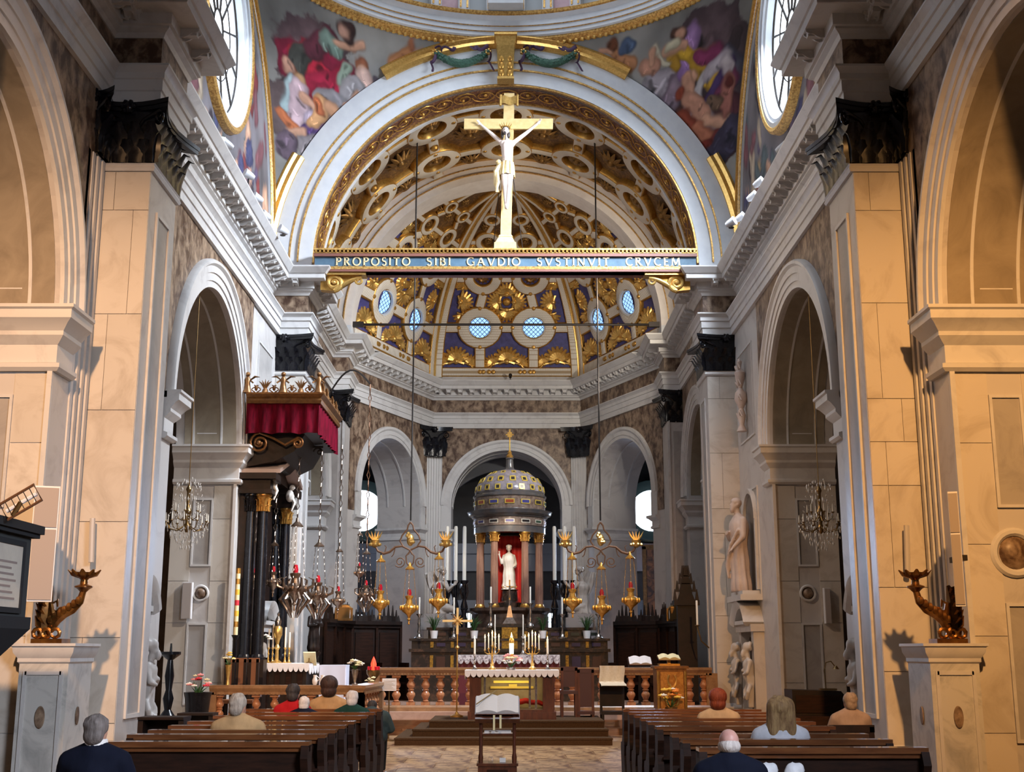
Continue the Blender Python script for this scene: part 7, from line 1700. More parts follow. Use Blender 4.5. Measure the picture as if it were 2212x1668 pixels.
# ================================================================== PEOPLE
hb = MB(); hand(hb, Matrix(), .7); hand_me = hb.mesh('hand', SKIN)
def cloth_mat(nm, c, c2=None): return mat(nm, c, .85, col2=c2 or tuple(v * .75 for v in c), scale=9, stretch=(1, 1, .5), bump=.25, bscale=14, spec=.15)
def person(label, x, y, ztop, coat, hair, hairm, legs=None, skin=SKIN, lean=0, rz=0, wide=1., bow=0., collar=None, turn=0., group=None):
    """a seated figure facing the altar (+y); ztop is the top of the head"""
    t = thing('person', label, 'person', (x, y, 0), rz)
    k = (ztop - .47) / .86; Z = lambda z: .47 + (z - .47) * k
    hx, hy, hz = lean, .10 * bow, Z(1.21) - .05 * bow
    # one continuous body: pelvis, trunk, neck, head, arms, legs
    b = MB(); W_ = .17 * wide
    J = [((-.09, 0, .56), (.09, 0, .56), .105, .105), ((0, 0, .6), (lean * .5, .02 * bow, Z(.86)), .12 * wide, .125 * wide), ((-W_ + .05 + lean * .7, .03 * bow, Z(1.0)), (W_ - .05 + lean * .7, .03 * bow, Z(1.0)), .075, .075), ((lean * .8, .04 * bow, Z(1.0)), (hx, hy, hz - .05), .058, .054)]
    for s in (-1, 1):
        sh_ = (s * W_ + lean * .7, .03 * bow, Z(1.0)); el = (s * (W_ + .07), .08, Z(.75)); wr = (s * .10, .34, Z(.66))
        J += [(sh_, el, .052, .043), (el, wr, .041, .028), ((s * .09, .02, .55), (s * .11, .44, .52), .085, .058), ((s * .11, .44, .52), (s * .11, .46, .09), .056, .038), ((s * .11, .45, .06), (s * .12, .64, .045), .042, .034)]
    figure_bones(b, J, 10); head(b, (hx, hy, hz), 1.12 * min(1.1, k), turn, -.25 * bow)
    remesh(b.build('body', skin, t), .02, 2)
    # clothing over the body
    b = MB(); J = [((-.09, 0, .58), (.09, 0, .58), .125, .125), ((0, 0, .6), (lean * .5, .02 * bow, Z(.86)), .145 * wide, .150 * wide), ((-W_ * .45 + lean * .6, .01, Z(.92)), (W_ * .45 + lean * .6, .01, Z(.92)), .125, .125), ((-W_ + .03 + lean * .7, .02 * bow, Z(.985)), (W_ - .03 + lean * .7, .02 * bow, Z(.985)), .088, .088), ((lean * .7, .0, Z(1.03)), (lean * .8, .0 + .03 * bow, Z(1.085)), .11, .078), ((-W_ * .7, 0, Z(1.0)), (lean * .8, -.01, Z(1.07)), .085, .08), ((W_ * .7, 0, Z(1.0)), (lean * .8, -.01, Z(1.07)), .085, .08)]
    for s in (-1, 1):
        sh_ = (s * W_ + lean * .7, .02 * bow, Z(.985)); el = (s * (W_ + .075), .08, Z(.745)); wr = (s * .12, .30, Z(.665))
        J += [(sh_, el, .078, .060), (el, wr, .058, .042)]
    figure_bones(b, J, 12); remesh(b.build('jacket', coat, t), .022, 3)
    b = MB()
    for s in (-1, 1): figure_bones(b, [((s * .09, .02, .55), (s * .11, .44, .53), .105, .075), ((s * .11, .44, .53), (s * .11, .46, .12), .072, .052)], 10)
    remesh(b.build('trousers', legs or NAVY, t), .022, 2)
    for s in (-1, 1):
        o = link('hand', hand_me, t); o.matrix_local = T(s * .10, .33, Z(.66)) @ RX(-1.75) @ S3(-s, 1, 1)
        b = MB(); b.sph((s * .115, .55, .045), (.05, .13, .045), 10, 6); b.build('shoe', BRONZE, t)
    if collar:
        b = MB(); b.lathe([(.085, -.02), (.075, .04), (.066, .045)], 18, (lean * .8, .035 * bow, Z(1.105)), cap=False); b.build('shirt_collar', collar, t)
    # hair as its own shell
    b = MB(); q = 1.12 * min(1.1, k); H = T(hx, hy, hz) @ RZ(turn) @ RX(-.25 * bow) @ S3(q, q, q); b.xf(H)
    rn = random.Random(int(abs(x * 100)))
    if hair == 'bald':
        b.sph((0, -.035, -.005), (.083, .086, .062), 14, 8)
        for s in (-1, 1): b.sph((s * .06, -.01, -.005), (.026, .06, .04), 8, 6)
    else:
        b.sph((0, -.022, .04), (.088, .100, .094), 16, 10); b.sph((0, -.06, -.02), (.078, .062, .075), 12, 8)
        if hair == 'full':
            b.sph((0, -.03, .05), (.112, .118, .105), 16, 10); b.sph((0, -.05, -.03), (.10, .09, .09), 12, 8)
        if hair == 'bob':
            b.sph((0, -.03, .04), (.104, .112, .10), 16, 10)
            for s in (-1, 0, 1): b.bone((s * .05, -.045, .05), (s * .075, -.045, -.17), .075, .058, 12)
        for j in range(14):     # locks break the outline
            a = rn.uniform(0, 2 * PI); p_ = rn.uniform(-.2, 1.2); r_ = .9 if hair == 'short' else 1.02
            b.sph((.078 * r_ * cos(a) * cos(p_), -.025 + .09 * r_ * sin(a) * cos(p_), .04 + .085 * r_ * sin(p_)), .03, 6, 5)
    remesh(b.build('hair', hairm, t), .011, 1)
    return t
NAVY = cloth_mat('navy_wool', (.006, .008, .020)); BEIGE = cloth_mat('beige_jacket', (.50, .33, .17)); REDW = cloth_mat('red_wool', (.42, .012, .016)); TAN = cloth_mat('tan_wool', (.44, .26, .12)); DGREEN = cloth_mat('dark_green_wool', (.012, .045, .035))
TEAL = cloth_mat('slate_green_wool', (.045, .065, .065)); WSHIRT = cloth_mat('white_cotton', (.66, .68, .76)); CAMEL = cloth_mat('camel_knit', (.55, .38, .22)); GREYB = cloth_mat('greyish_beige_wool', (.36, .26, .20)); DARKT = cloth_mat('dark_trousers', (.02, .018, .016)); PALET = cloth_mat('pale_trousers', (.30, .29, .30))
def hairmat(nm, c, c2): return mat(nm, c, .6, col2=c2, scale=26, stretch=(1, 1, .25), bump=.5, bscale=60, spec=.3)
HGREY = hairmat('grey_hair', (.20, .17, .16), (.09, .075, .07)); HSILV = hairmat('silver_hair', (.50, .44, .38), (.26, .21, .17)); HWHITE = hairmat('white_hair', (.72, .66, .62), (.48, .42, .40)); HDARK = hairmat('near_black_hair', (.022, .017, .016), (.06, .05, .048)); HBROWN = hairmat('dark_brown_hair', (.06, .028, .018), (.025, .012, .01)); HRED = hairmat('auburn_hair', (.26, .055, .02), (.12, .02, .01)); HBLON = hairmat('streaked_blonde_hair', (.42, .27, .12), (.16, .08, .04)); HASH = hairmat('ash_blonde_hair', (.36, .27, .19), (.2, .14, .1))
PALEHEAD = mat('flushed_skin', (.62, .36, .30), .45, col2=(.55, .28, .24), scale=14, spec=.35)
def place(px, ptop, Y): P = at(px, ptop, Y=Y); return P.x, Y, P.z
for a in (('grey haired man in a navy jacket with white collar, seated nearest on the left', 212, 1549, 8.9, NAVY, 'short', HGREY, DARKT, SKIN, 1.05, CLOTH, 0, -.1), ('silver haired man in a light beige jacket in the left pews', 517, 1503, 12.55, BEIGE, 'short', HSILV, DARKT, SKIN, 1.15, None, 0, -.35),
          ('dark haired person in a bright red jumper in the front left pews', 634, 1481, 16.0, REDW, 'short', HDARK, DARKT, SKIN, .98, None, 0, 0), ('white haired person in a navy coat between the red and tan jumpers', 657, 1506, 15.9, NAVY, 'short', HWHITE, DARKT, SKIN, .95, None, .3, 0), ('person with full brown hair and a tan jumper in the front left pew', 712, 1467, 16.75, TAN, 'full', HBROWN, DARKT, SKIN, 1.12, None, 0, 0),
          ('white haired person in a dark green cardigan in the front left pews', 761, 1494, 15.9, DGREEN, 'short', HWHITE, DARKT, SKIN, .95, None, .2, 0), ('person in slate green bowing low at the end of the front left pew', 803, 1510, 16.78, TEAL, 'short', HDARK, DARKT, SKIN, 1.05, None, .8, 0),
          ('auburn haired person in a camel cardigan in the right pews', 1551, 1494, 14.5, CAMEL, 'full', HRED, DARKT, SKIN, 1.02, None, 0, -.3), ('person with streaked blonde bobbed hair and a white shirt in the right pews', 1683, 1510, 11.15, WSHIRT, 'bob', HBLON, PALET, SKIN, 1.05, None, 0, 0), ('balding white haired man in a navy jacket, seated nearest on the right', 1575, 1574, 8.4, NAVY, 'bald', HWHITE, DARKT, PALEHEAD, 1.0, None, .3, 0),
          ('ash blonde person in greyish beige on a dark chair by the right pier', 1834, 1500, 14.6, GREYB, 'short', HASH, DARKT, SKIN, .95, None, 0, .1)):
    x, y, z = place(a[1], a[2], a[3]); person(a[0], x, y, z, a[4], a[5], a[6], a[7], a[8], 0, 0, a[9], a[11], a[10], a[12])
for px, Y, nm in ((212, 8.9, 'left'), (1575, 8.4, 'right')):
    x = at(px, 1600, Y=Y).x; t = thing('low_bench', 'low backless walnut bench under the %s man in navy' % nm, 'bench', (x, Y, 0)); b = MB(); b.box(-.42, .42, -.2, .16, .40, .44); b.build('seat', WOOD, t, smooth=False)
    for s in (-1, 1): b = MB(); b.box(s * .36 - .03, s * .36 + .03, -.18, .14, 0, .4); b.build('leg', WOOD, t, smooth=False)
x = at(1834, 1560, Y=14.5).x; chair('dark_chair', 'dark wooden chair with rounded back by the right pier', (x, 14.62, 0), .5, .82, BLACKW, None, PI)
# bags and folded white things hung on the near pew backs
BAGM = mat('crumpled_white_plastic', (.72, .74, .80), .5, bump=.6, bscale=12)
for px, Y, nm in ((1655, 9.6, 'left of two pale bundles under the nearest right pew rail'), (1712, 9.6, 'right of two pale bundles under the nearest right pew rail')):
    P = at(px, 1652, Y=Y); t = thing('pale_bundle', nm, 'bundle', (P.x, Y + .0, P.z - .10)); b = MB(); b.sph((0, 0, 0), (.075, .05, .12), 12, 8); b.sph((.05, 0, .06), (.04, .04, .06), 8, 6); b.sph((-.04, .0, -.1), (.06, .05, .06), 8, 6)
    remesh(b.build('cloth', BAGM, t), .015, 1); b = MB(); b.box(-.1, .1, -.06, .06, -(P.z - .10), -.12); b.build('stool', BLACKW, t, smooth=False)

# ================================================================== CENTRE LECTERN
lx = at(1075, 1560, Y=15.0).x
le = thing('reading_lectern', 'slim mahogany lectern standing in the central aisle', 'lectern', (lx, 15.0, 0))
b = MB(); b.box(-.225, .225, -.2, .2, 0, .36); b.box(-.24, .24, -.215, .215, .36, .39); b.box(-.24, .24, -.215, .215, 0, .08); b.build('base_cabinet', WOODR, le, smooth=False)
b = MB(); b.box(-.12, .12, -.215, -.2, .1, .32); b.build('cabinet_panel', WOOD, le, smooth=False)
for x in (-.195, .195):
    b = MB(); b.lathe([(.026, .39), (.03, .45), (.02, .5), (.02, .86), (.026, .92)], 10, (x, -.1, 0)); b.build('post', WOODR, le); b = MB(); b.box(x - .02, x + .02, .06, .16, .39, .96); b.build('post', WOODR, le, smooth=False)
b = MB(); b.box(-.18, .18, -.12, .12, .70, .715); b.build('shelf', WOODR, le, smooth=False)
b = MB().xf(T(0, 0, .98) @ RX(.62)); b.box(-.26, .26, -.2, .2, -.015, .01); b.box(-.26, .26, -.225, -.195, -.015, .045); b.build('desk', WOODR, le, smooth=False)
open_book('missal', 'large open white book on the central lectern', (lx - .005, 15.0 - .02, 1.03), .5, .31, .62)
b = MB()
for x, l in ((-.04, .17), (.035, .15)): b.box(lx + x - .012, lx + x + .012, 14.775, 14.782, .93 - l, .93)
tag(b.build('bookmark_ribbons', CREAMF, smooth=False), 'two yellow bookmark ribbons hanging from the lectern book', 'ribbon')
b = MB().xf(T(lx, 15.0, 1.075) @ RX(.62)); b.add([(-.25, -.1, .03), (-.01, .13, .055), (-.02, .14, .055), (-.255, -.085, .03)], [(0, 1, 2, 3)]); b.add([(-.25, -.1, .034), (-.01, .13, .059), (-.02, .14, .059), (-.255, -.085, .034)], [(0, 1, 2, 3)]); tag(b.build('page_ribbon', BRASS, smooth=False), 'thin brown ribbon laid across the left page of the lectern book', 'ribbon')
b = MB(); b.box(lx - .155, lx + .16, 14.9, 15.08, .717, .745); tag(b.build('folded_papers', CLOTH, smooth=False), 'stack of white papers on the upper shelf of the central lectern', 'papers')
for x, c_, nm in ((-.08, GLASS, 'small glass jar on the base of the central lectern'), (.06, SPKW, 'small white box on the base of the central lectern')):
    b = MB(); (b.lathe([(.03, 0), (.03, .05), (.02, .06)], 12, (lx + x, 14.95, .392)) if c_ is GLASS else b.box(lx + x - .035, lx + x + .035, 14.92, 14.98, .392, .44)); tag(b.build('jar' if c_ is GLASS else 'small_box', c_), nm, 'jar' if c_ is GLASS else 'box')

# ================================================================== SIDES OF THE NAVE
CORNU = mat('dark_gilded_wood', (.30, .135, .03), .3, .75, col2=(.10, .035, .012), scale=9)
MPED = mat('grey_veined_pedestal', (.56, .55, .52), .35, col2=(.32, .32, .31), scale=2.2, lo=.45, hi=.72, detail=8, dist=2)
for s, nm, px, Y in ((-1, 'left', 110, 14.05), (1, 'right', 2048, 14.05)):
    xc = at(px, 1400, Y=Y).x
    t = thing('marble_pedestal', 'grey marble pedestal with an oval inlay at the foot of the %s pier' % nm, 'pedestal', (xc, Y + .1, 0)); zt = 1.74
    b = MB(); b.box(-.31, .31, -.3, .5, 0, .12); b.box(-.27, .27, -.27, .5, .12, zt - .2); b.build('shaft', MPED, t, smooth=False)
    b = MB(); b.sweep([(0, zt - .22), (.02, zt - .2), (.02, zt - .16), (.06, zt - .1), (.07, zt - .04), (.09, zt - .03), (.09, zt), (-.02, zt)], [(-.27, .5), (-.27, -.27), (.27, -.27), (.27, .5)]); b.box(-.27, .27, -.27, .5, zt - .05, zt - .002); b.build('cornice', TRIM, t, angle=25)
    b = MB()
    for x in (-.2, .2): b.box(x - .02, x + .02, -.285, -.27, .2, zt - .3)
    b.box(-.2, .2, -.285, -.27, .2, .24); b.box(-.2, .2, -.285, -.27, zt - .34, zt - .3); b.build('frame', TRIM, t, smooth=False)
    b = MB().xf(T(s * -.275, .1, .95) @ RY(s * -PI / 2)); b.lathe([(.0, .012), (.1, .01), (.1, 0)], 24, sy=.5); b.xf(T(s * -.275, .1, .95) @ RY(s * -PI / 2)); b.build('oval_inlay', BROWN, t)
    b = MB().xf(T(0, -.275, .95) @ RX(PI / 2)); b.lathe([(.0, .012), (.05, .012), (.055, .0)], 24, sy=2.2); b.build('oval_inlay', BROWN, t)
    # gilded torch holder: a leafy scroll with an arm and a flower dish
    g = thing('gilded_torch_holder', 'dark gilded acanthus torch holder on the %s marble pedestal' % nm, 'torch holder', (xc, Y - .02, zt)); g.scale = (-s * 1.0, 1, 1)
    b = MB(); b.box(-.17, .17, -.14, .14, 0, .05)
    for k in range(3): b.tube([(-.12 + .1 * k + .05 * cos(a), -.1, .11 + .05 * sin(a)) for a in [j / 10 * 3 * PI for j in range(11)]], .022, 6)
    b.build('base', CORNU, g)
    b = MB(); b.tube([(-.08, 0, .05), (-.10, 0, .3), (-.09, 0, .5), (-.04, 0, .64)], [.07, .09, .08, .02], 8); 
    for k in range(6): b.tube([(-.06, -.05 + .02 * k, .1 + .08 * k), (-.14 + .015 * k, -.09, .2 + .08 * k), (-.17, -.07, .3 + .07 * k)], [.03, .04, .01], 6, flat=.5)
    b.build('acanthus_stem', CORNU, g)
    b = MB(); b.tube([(-.04, 0, .12), (.04, -.02, .26), (.12, -.02, .34), (.22, -.02, .38), (.30, -.02, .46), (.33, -.02, .58)], [.05, .07, .075, .06, .045, .035], 8)
    for k in range(7): b.sph((.0 + .05 * k, -.07, .26 + .035 * k), (.04, .04, .05), 6, 5)
    b.tube([(.02, -.04, .32), (.0, -.06, .44), (.06, -.06, .47), (.07, -.06, .4)], [.03, .03, .025, .01], 6); b.build('arm', CORNU, g)
    b = MB(); b.lathe([(.03, .56), (.07, .60), (.10, .615), (.10, .63), (.045, .65), (.04, .70), (.06, .72), (.13, .76), (.15, .78)], 14, (.33, -.02, 0))
    for k in range(9):
        a = 2 * PI * k / 9; b.tube([(.33 + .06 * cos(a), -.02 + .06 * sin(a), .73), (.33 + .13 * cos(a), -.02 + .13 * sin(a), .76), (.33 + .18 * cos(a), -.02 + .18 * sin(a), .81)], [.03, .045, .012], 6, flat=.5)
    b.build('flower_dish', CORNU, g)
    # column loudspeaker
    px0, px1, pt, pb = ((68, 120, 1050, 1300) if s < 0 else (2043, 2090, 1062, 1310)); Ys = 13.55
    A, B = at(px0, pt, Y=Ys), at(px1, pb, Y=Ys)
    t = thing('column_loudspeaker', 'tall pale column loudspeaker fixed beside the %s pier' % nm, 'loudspeaker', ((A.x + B.x) / 2, Ys, B.z)); h = A.z - B.z; w = (B.x - A.x) * .8
    b = MB().xf(RZ(-s * .35)); b.box(-w / 2 * .9, w / 2 * .9, 0, .16, 0, h); b.build('case', SPKW, t, smooth=False)
    for z0_, z1_ in ((.02, h * .62), (h * .64, h - .02)):
        b = MB().xf(RZ(-s * .35)); b.box(-w / 2 * .82, w / 2 * .82, -.012, 0, z0_, z1_); b.build('grille', SPK, t, smooth=False)
    b = MB(); b.box(-.03 + s * .12, .03 + s * .12, .1, .5, h * .4, h * .45); b.build('wall_bracket', IRON, t, smooth=False)
    # small speaker on the crossing jamb
    px0, px1, pt, pb = ((394, 411, 1258, 1337) if s < 0 else (1780, 1798, 1270, 1347)); A, B = at(px0, pt, Y=23.9), at(px1, pb, Y=23.9)
    t = thing('small_loudspeaker', 'small pale loudspeaker fixed on the %s side arch jamb' % nm, 'loudspeaker', ((A.x + B.x) / 2, 23.95, B.z)); b = MB(); b.box((A.x - B.x) / 2, (B.x - A.x) / 2, -.04, .07, 0, A.z - B.z); b.build('case', SPKW, t, smooth=False)
    b = MB(); b.box((A.x - B.x) / 2 + .012, (B.x - A.x) / 2 - .012, -.05, -.04, .012, A.z - B.z - .012); b.build('grille', SPK, t, smooth=False)
    # thin fluorescent tube behind the torch holder
    px0, pt, pb = ((200, 1120, 1215) if s < 0 else (1958, 1135, 1240)); A, B = at(px0, pt, Y=15.05), at(px0 + (-3 if s < 0 else 3), pb, Y=15.05)
    b = MB(); b.tube([B, A], .035, 8); tag(b.build('tube_lamp', mat('unlit_tube_' + nm, (.50, .48, .46), .4)), 'unlit tube lamp standing against the front of the %s pier' % nm, 'lamp')
    # monument doorways with segmental pediments
    for yc, far in ((17.2, 0), (26.2, 1)):
        F = SIDE(s, XW); nmd = ('%s side doorway with curved pediment %s' % (nm, 'beside the far pier' if far else 'behind the near pier'))
        d = D.objects.new('door_%d' % ((1 if s < 0 else 3) + far), None); COL.objects.link(d); struct(d)
        q_ = 1. if far else .68
        b = MB().xf(F); b.box(yc - .55 * q_, yc + .55 * q_, 0, .04, .1, 1.95); b.build('door_leaf', BLACKW, d, smooth=False)
        b = MB().xf(F); b.box(yc - .8 * q_, yc - .55 * q_, 0, .22, 0, 2.05); b.box(yc + .55 * q_, yc + .8 * q_, 0, .22, 0, 2.05); b.box(yc - .85 * q_, yc + .85 * q_, 0, .28, 2.05, 2.2); b.build('door_frame', MARBLE, d, smooth=False)
        b = MB().xf(F @ T(yc, 0, 1.75) @ S3(q_, 1, 1)); 
        b.arc([(.78, .0), (.78, .34), (.86, .40), (.94, .42), (.94, .0)], (0, 0, 0), .55, PI - .55, 24); b.build('pediment', TRIM, d, angle=25)
        b = MB().xf(F); b.box(yc - .6 * q_, yc + .6 * q_, .0, .34, 2.2, 2.28); b.build('pediment_base', TRIM, d, smooth=False)
        for e in (-1, 1):
            b = MB().xf(F @ T(yc + e * .67 * q_, .3, 0)); b.taper((0, 0, .55), (.12, .1), (.2, .16), .6); figure_bones(b, [((0, 0, 1.1), (0, .02, 1.4), .10, .12), ((-.1, .02, 1.45), (.1, .02, 1.45), .07, .07), ((0, .02, 1.5), (0, .04, 1.6), .05, .05), ((.12, .02, 1.44), (.16, .08, 1.22), .05, .04), ((.16, .08, 1.22), (.04, .14, 1.28), .04, .03), ((-.12, .02, 1.44), (-.16, .08, 1.24), .05, .04), ((-.16, .08, 1.24), (-.04, .14, 1.2), .04, .03)], 8); head(b, (0, .04, 1.72), 1.0, 0, -.2)
            for k in range(9): a = k * .7; b.sph((.09 * cos(a), .02 - .05 * abs(sin(a)), 1.76 + .06 * sin(a)), .045, 6, 5)
            b.sph((0, .13, 1.6), (.05, .05, .08), 6, 5)
            for q in (-1, 1): b.tube([(q * .1, .02, 1.0), (q * .16, .08, .86), (q * .1, .1, .72), (q * .04, .1, .8)], [.05, .05, .04, .03], 6)
            remesh(b.build('herm', MARBLE, d), .02, 1)
# niche with the statue on the right
n_ = struct(D.objects.new('wall_niche_right', None)); COL.objects.link(n_)
F = SIDE(1, XW); b = MB().xf(F); b.extrude([(25.55, 2.9), (26.85, 2.9)] + arcpts(26.2, .65, 4.35, 0, PI, 16), .0, .012); b.build('niche_shade_panel', mat('niche_shadow_stone', (.20, .17, .15), .7), n_, smooth=False)  # flat dark panel, the shade of a hollow niche put into its colour
b = MB().xf(F); b.arc([(.6, 0), (.6, .08), (.7, .1), (.7, 0)], (26.2, 0, 4.35), 0, PI, 24); b.box(25.5, 25.6, 0, .08, 2.9, 4.35); b.box(26.8, 26.9, 0, .08, 2.9, 4.35); b.box(25.4, 27.0, 0, .45, 2.68, 2.8); b.box(25.55, 26.85, 0, .38, 2.8, 2.88); b.build('niche_frame', TRIM, n_, angle=25)
STPINK = mat('rosy_statue_marble', (.58, .49, .44), .45, col2=(.46, .37, .33), scale=3)
t = thing('niche_statue', 'rosy marble statue of a bearded robed man in the right wall niche', 'statue', (4.96, 26.15, 2.88), -PI / 2 + .25)
b = MB(); H = 1.95; robe(b, H, .25, 8, 1.1, 2); b.bone((0, 0, H * .8), (0, -.03, H * .88), .07, .06); head(b, (0, -.05, H * .94), 1.25, PI, .15); b.sph((0, -.14, H * .885), (.06, .05, .09), 8, 6)
figure_bones(b, [((-.22, 0, H * .76), (-.30, -.08, H * .58), .08, .065), ((-.30, -.08, H * .58), (-.10, -.24, H * .62), .06, .04), ((.22, 0, H * .76), (.30, -.05, H * .58), .08, .07), ((.30, -.05, H * .58), (.2, -.24, H * .46), .06, .04)]); hand(b, T(-.10, -.24, H * .62) @ RY(1.2), .6); hand(b, T(.2, -.24, H * .46) @ RX(2.2), .6, -1)
for k in range(5): b.tube([(.26 - .1 * k, -.14, H * (.66 - .05 * k)), (.1 - .06 * k, -.24, H * (.5 - .05 * k)), (-.16, -.2, H * (.42 - .07 * k))], [.03, .045, .03], 6)
remesh(b.build('figure', STPINK, t), .022, 2); b = MB(); b.sph((0, -.04, H * .965), (.1, .12, .1), 10, 7); b.build('hair', STPINK, t)
t = thing('relief_candelabrum', 'carved marble candelabrum relief in the upper panel of the right wall', 'relief', (5.12, 26.2, 6.3)); b = MB(); b.lathe([(.12, 0), (.05, .15), (.1, .35), (.05, .5), (.14, .7), (.12, .85), (.04, .95), (.1, 1.15), (.12, 1.3), (.03, 1.4), (.06, 1.55), (.001, 1.65)], 12); b.build('shaft', STPINK, t)
for k in range(4): b = MB(); b.tube([(-.02, 0, .3 + .35 * k), (-.06, .16, .42 + .35 * k), (-.03, .2, .3 + .35 * k)], [.03, .03, .015], 5); b.tube([(-.02, 0, .3 + .35 * k), (-.06, -.16, .42 + .35 * k), (-.03, -.2, .3 + .35 * k)], [.03, .03, .015], 5); b.build('leaf_scroll', STPINK, t)

# ---- pulpit with sheet and floodlight (far left)
pu = thing('grey_pulpit', 'dark grey wooden pulpit with a framed sheet at the left edge', 'pulpit', (-4.98, 10.95, 0))
b = MB(); b.box(-.42, .46, -1.1, 1.0, 1.95, 2.72); b.build('box', GREYW, pu, smooth=False)
b = MB(); b.box(-.48, .52, -1.16, 1.06, 2.72, 2.76); b.box(-.5, .55, -1.18, 1.09, 2.76, 2.84); b.build('top_moulding', mat('dark_slate_rail', (.03, .032, .036), .8, spec=.1), pu, smooth=False)
b = MB(); b.box(-.46, .5, -1.14, 1.04, 1.86, 1.97); b.taper((0.02, -.05, 1.45), (.5, 1.2), (.96, 2.18), .41); b.lathe([(.3, 0), (.3, .1), (.16, .2), (.14, 1.2), (.24, 1.46)], 16); b.build('foot', MATS['dark_slate_rail'], pu, smooth=False)
b = MB(); b.box(.46, .475, .0, .78, 2.05, 2.62); b.build('sheet', mat('printed_paper', (.62, .58, .50), .7, col2=(.54, .50, .44), scale=5), pu, smooth=False)
b = MB()
for a in ((.0 - .05, .0, 2.0, 2.67), (.78, .83, 2.0, 2.67), (.0, .78, 2.62, 2.67), (.0, .78, 2.0, 2.05)): b.box(.46, .485, a[0], a[1], a[2], a[3])
b.build('sheet_frame', MATS['dark_slate_rail'], pu, smooth=False)
b = MB()
for k in range(7): b.box(.475, .477, .12, .66 - .06 * (k % 3), 2.12 + .055 * k, 2.14 + .055 * k)
o = b.build('print_lines', mat('brownish_print', (.30, .24, .22), .8), pu, smooth=False); o['kind'] = 'stuff'
P = at(45, 1085, Y=11.0); t = thing('frame_lamp', 'rectangular wire lamp frame on a short stand on the grey pulpit', 'lamp', (P.x, 11.0, 2.84)); dz = P.z - 2.84
b = MB(); b.tube([(-.06, 0, 0), (-.06, 0, dz - .12), (0, 0, dz)], .022, 6); b.build('stand', BRASS, t)
b = MB().xf(T(0, 0, dz) @ RY(-.55)); b.tube([(-.17, 0, -.08), (.17, 0, -.08), (.17, 0, .08), (-.17, 0, .08)], .014, 6, closed=True); b.build('frame', RUST, t)
for k in range(5): b = MB().xf(T(0, 0, dz) @ RY(-.55)); x = -.12 + .06 * k; b.tube([(x, 0, -.08), (x, 0, .08)], .004, 4); b.build('wire', IRON, t)
b = MB().xf(T(0, 0, dz) @ RY(-.55)); b.tube([(-.15, .02, 0), (.15, .02, 0)], .02, 8); b.build('bulb', SPKW, t)

# ---- things standing in the side arches
P = at(428, 1490, Y=18.9); t = thing('flower_urn', 'black urn of pink and white flowers before the left side arch', 'planter', (P.x, 18.9, 0))
b = MB(); b.lathe([(.22, 0), (.22, .06), (.12, .12), (.1, .68), (.13, .7)], 16); b.build('stand', BLACKW, t); b = MB(); b.lathe([(.11, .7), (.17, .76), (.19, .98), (.21, 1.06), (.18, 1.06), (.17, 1.0), (.001, 1.0)], 16); b.build('urn', BRONZE, t)
bouquet('pink_bouquet', 'bouquet of pink and white blooms in the black urn at the left arch', (P.x, 18.9, 1.005), .34, .34, [PINKF, WHITEF, REDF, CREAMF], None, 18, .045, 14, seed=21)
P = at(365, 1480, Y=18.6); t = thing('black_floor_candlestick', 'tall black turned floor candlestick in the left side arch', 'candlestick', (P.x, 18.6, 0)); zt = at(365, 1408, Y=18.6).z
b = MB(); b.lathe([(.2, 0), (.2, .06), (.1, .14), (.06, .3), (.11, .42), (.05, .5), (.1, .66), (.12, .72), (.05, .82), (.08, .98), (.045, 1.1), (.07, 1.3), (.04, zt - .12), (.15, zt - .04), (.15, zt), (.02, zt), (.012, zt + .12)], 14); b.build('stick', BRONZE, t)
for px, py, Y, w, h, nm in ((355, 1548, 14.6, .52, None, 'dark wooden kneeling desk beside the left pier'), (427, 1540, 18.0, .5, None, 'dark low table below the black flower urn')):
    P = at(px, py, Y=Y); t = thing('kneeling_desk' if px < 400 else 'low_table', nm, 'desk' if px < 400 else 'table', (P.x, Y, 0)); b = MB(); b.box(-w / 2, w / 2, -.16, .2, P.z - .03, P.z); b.build('top', BLACKW, t, smooth=False)
    for s in (-1, 1): b = MB(); b.box(s * (w / 2 - .03) - .03, s * (w / 2 - .03) + .03, -.14, .18, 0, P.z - .03); b.build('side', BLACKW, t, smooth=False)
    b = MB(); b.box(-w / 2 + .06, w / 2 - .06, .12, .15, .2, P.z - .04); b.build('panel', BLACKW, t, smooth=False)
P = at(1770, 1490, Y=19.6); og = thing('harmonium', 'dark wooden harmonium with slanted top before the right side arch', 'harmonium', (P.x - .03, 19.6, 0))
b = MB(); F = Matrix(((1, 0, 0, 0), (0, 1, 0, 0), (0, 0, 1, 0), (0, 0, 0, 1))); b.extrude([(-.45, 0), (.50, 0), (.50, .82), (.30, 1.06), (-.45, 1.08)], -.25, .3); b.build('case', BLACKW, og, smooth=False)
b = MB(); b.box(-.47, .5, -.4, -.25, .62, .70); b.build('key_shelf', WOOD, og, smooth=False)
b = MB(); b.box(-.48, .52, -.27, .32, 0, .1); b.build('plinth', WOOD, og, smooth=False)
b = MB(); b.box(-.40, .28, -.265, -.25, .74, 1.0); b.build('front_panel', WOOD, og, smooth=False)
t = thing('gooseneck_lamp', 'thin brass gooseneck lamp on top of the harmonium', 'lamp', (P.x + .1, 19.6, 1.065)); b = MB(); b.box(-.11, .16, -.06, .06, 0, .03); b.tube([(0, 0, .02), (-.01, 0, .3), (.02, 0, .42), (.1, 0, .44), (.16, 0, .36)], .009, 6); b.build('neck', BRASS, t); b = MB(); b.lathe([(.06, 0), (.02, .05)], 10, (.17, 0, .32)); b.build('shade', BRASS, t)
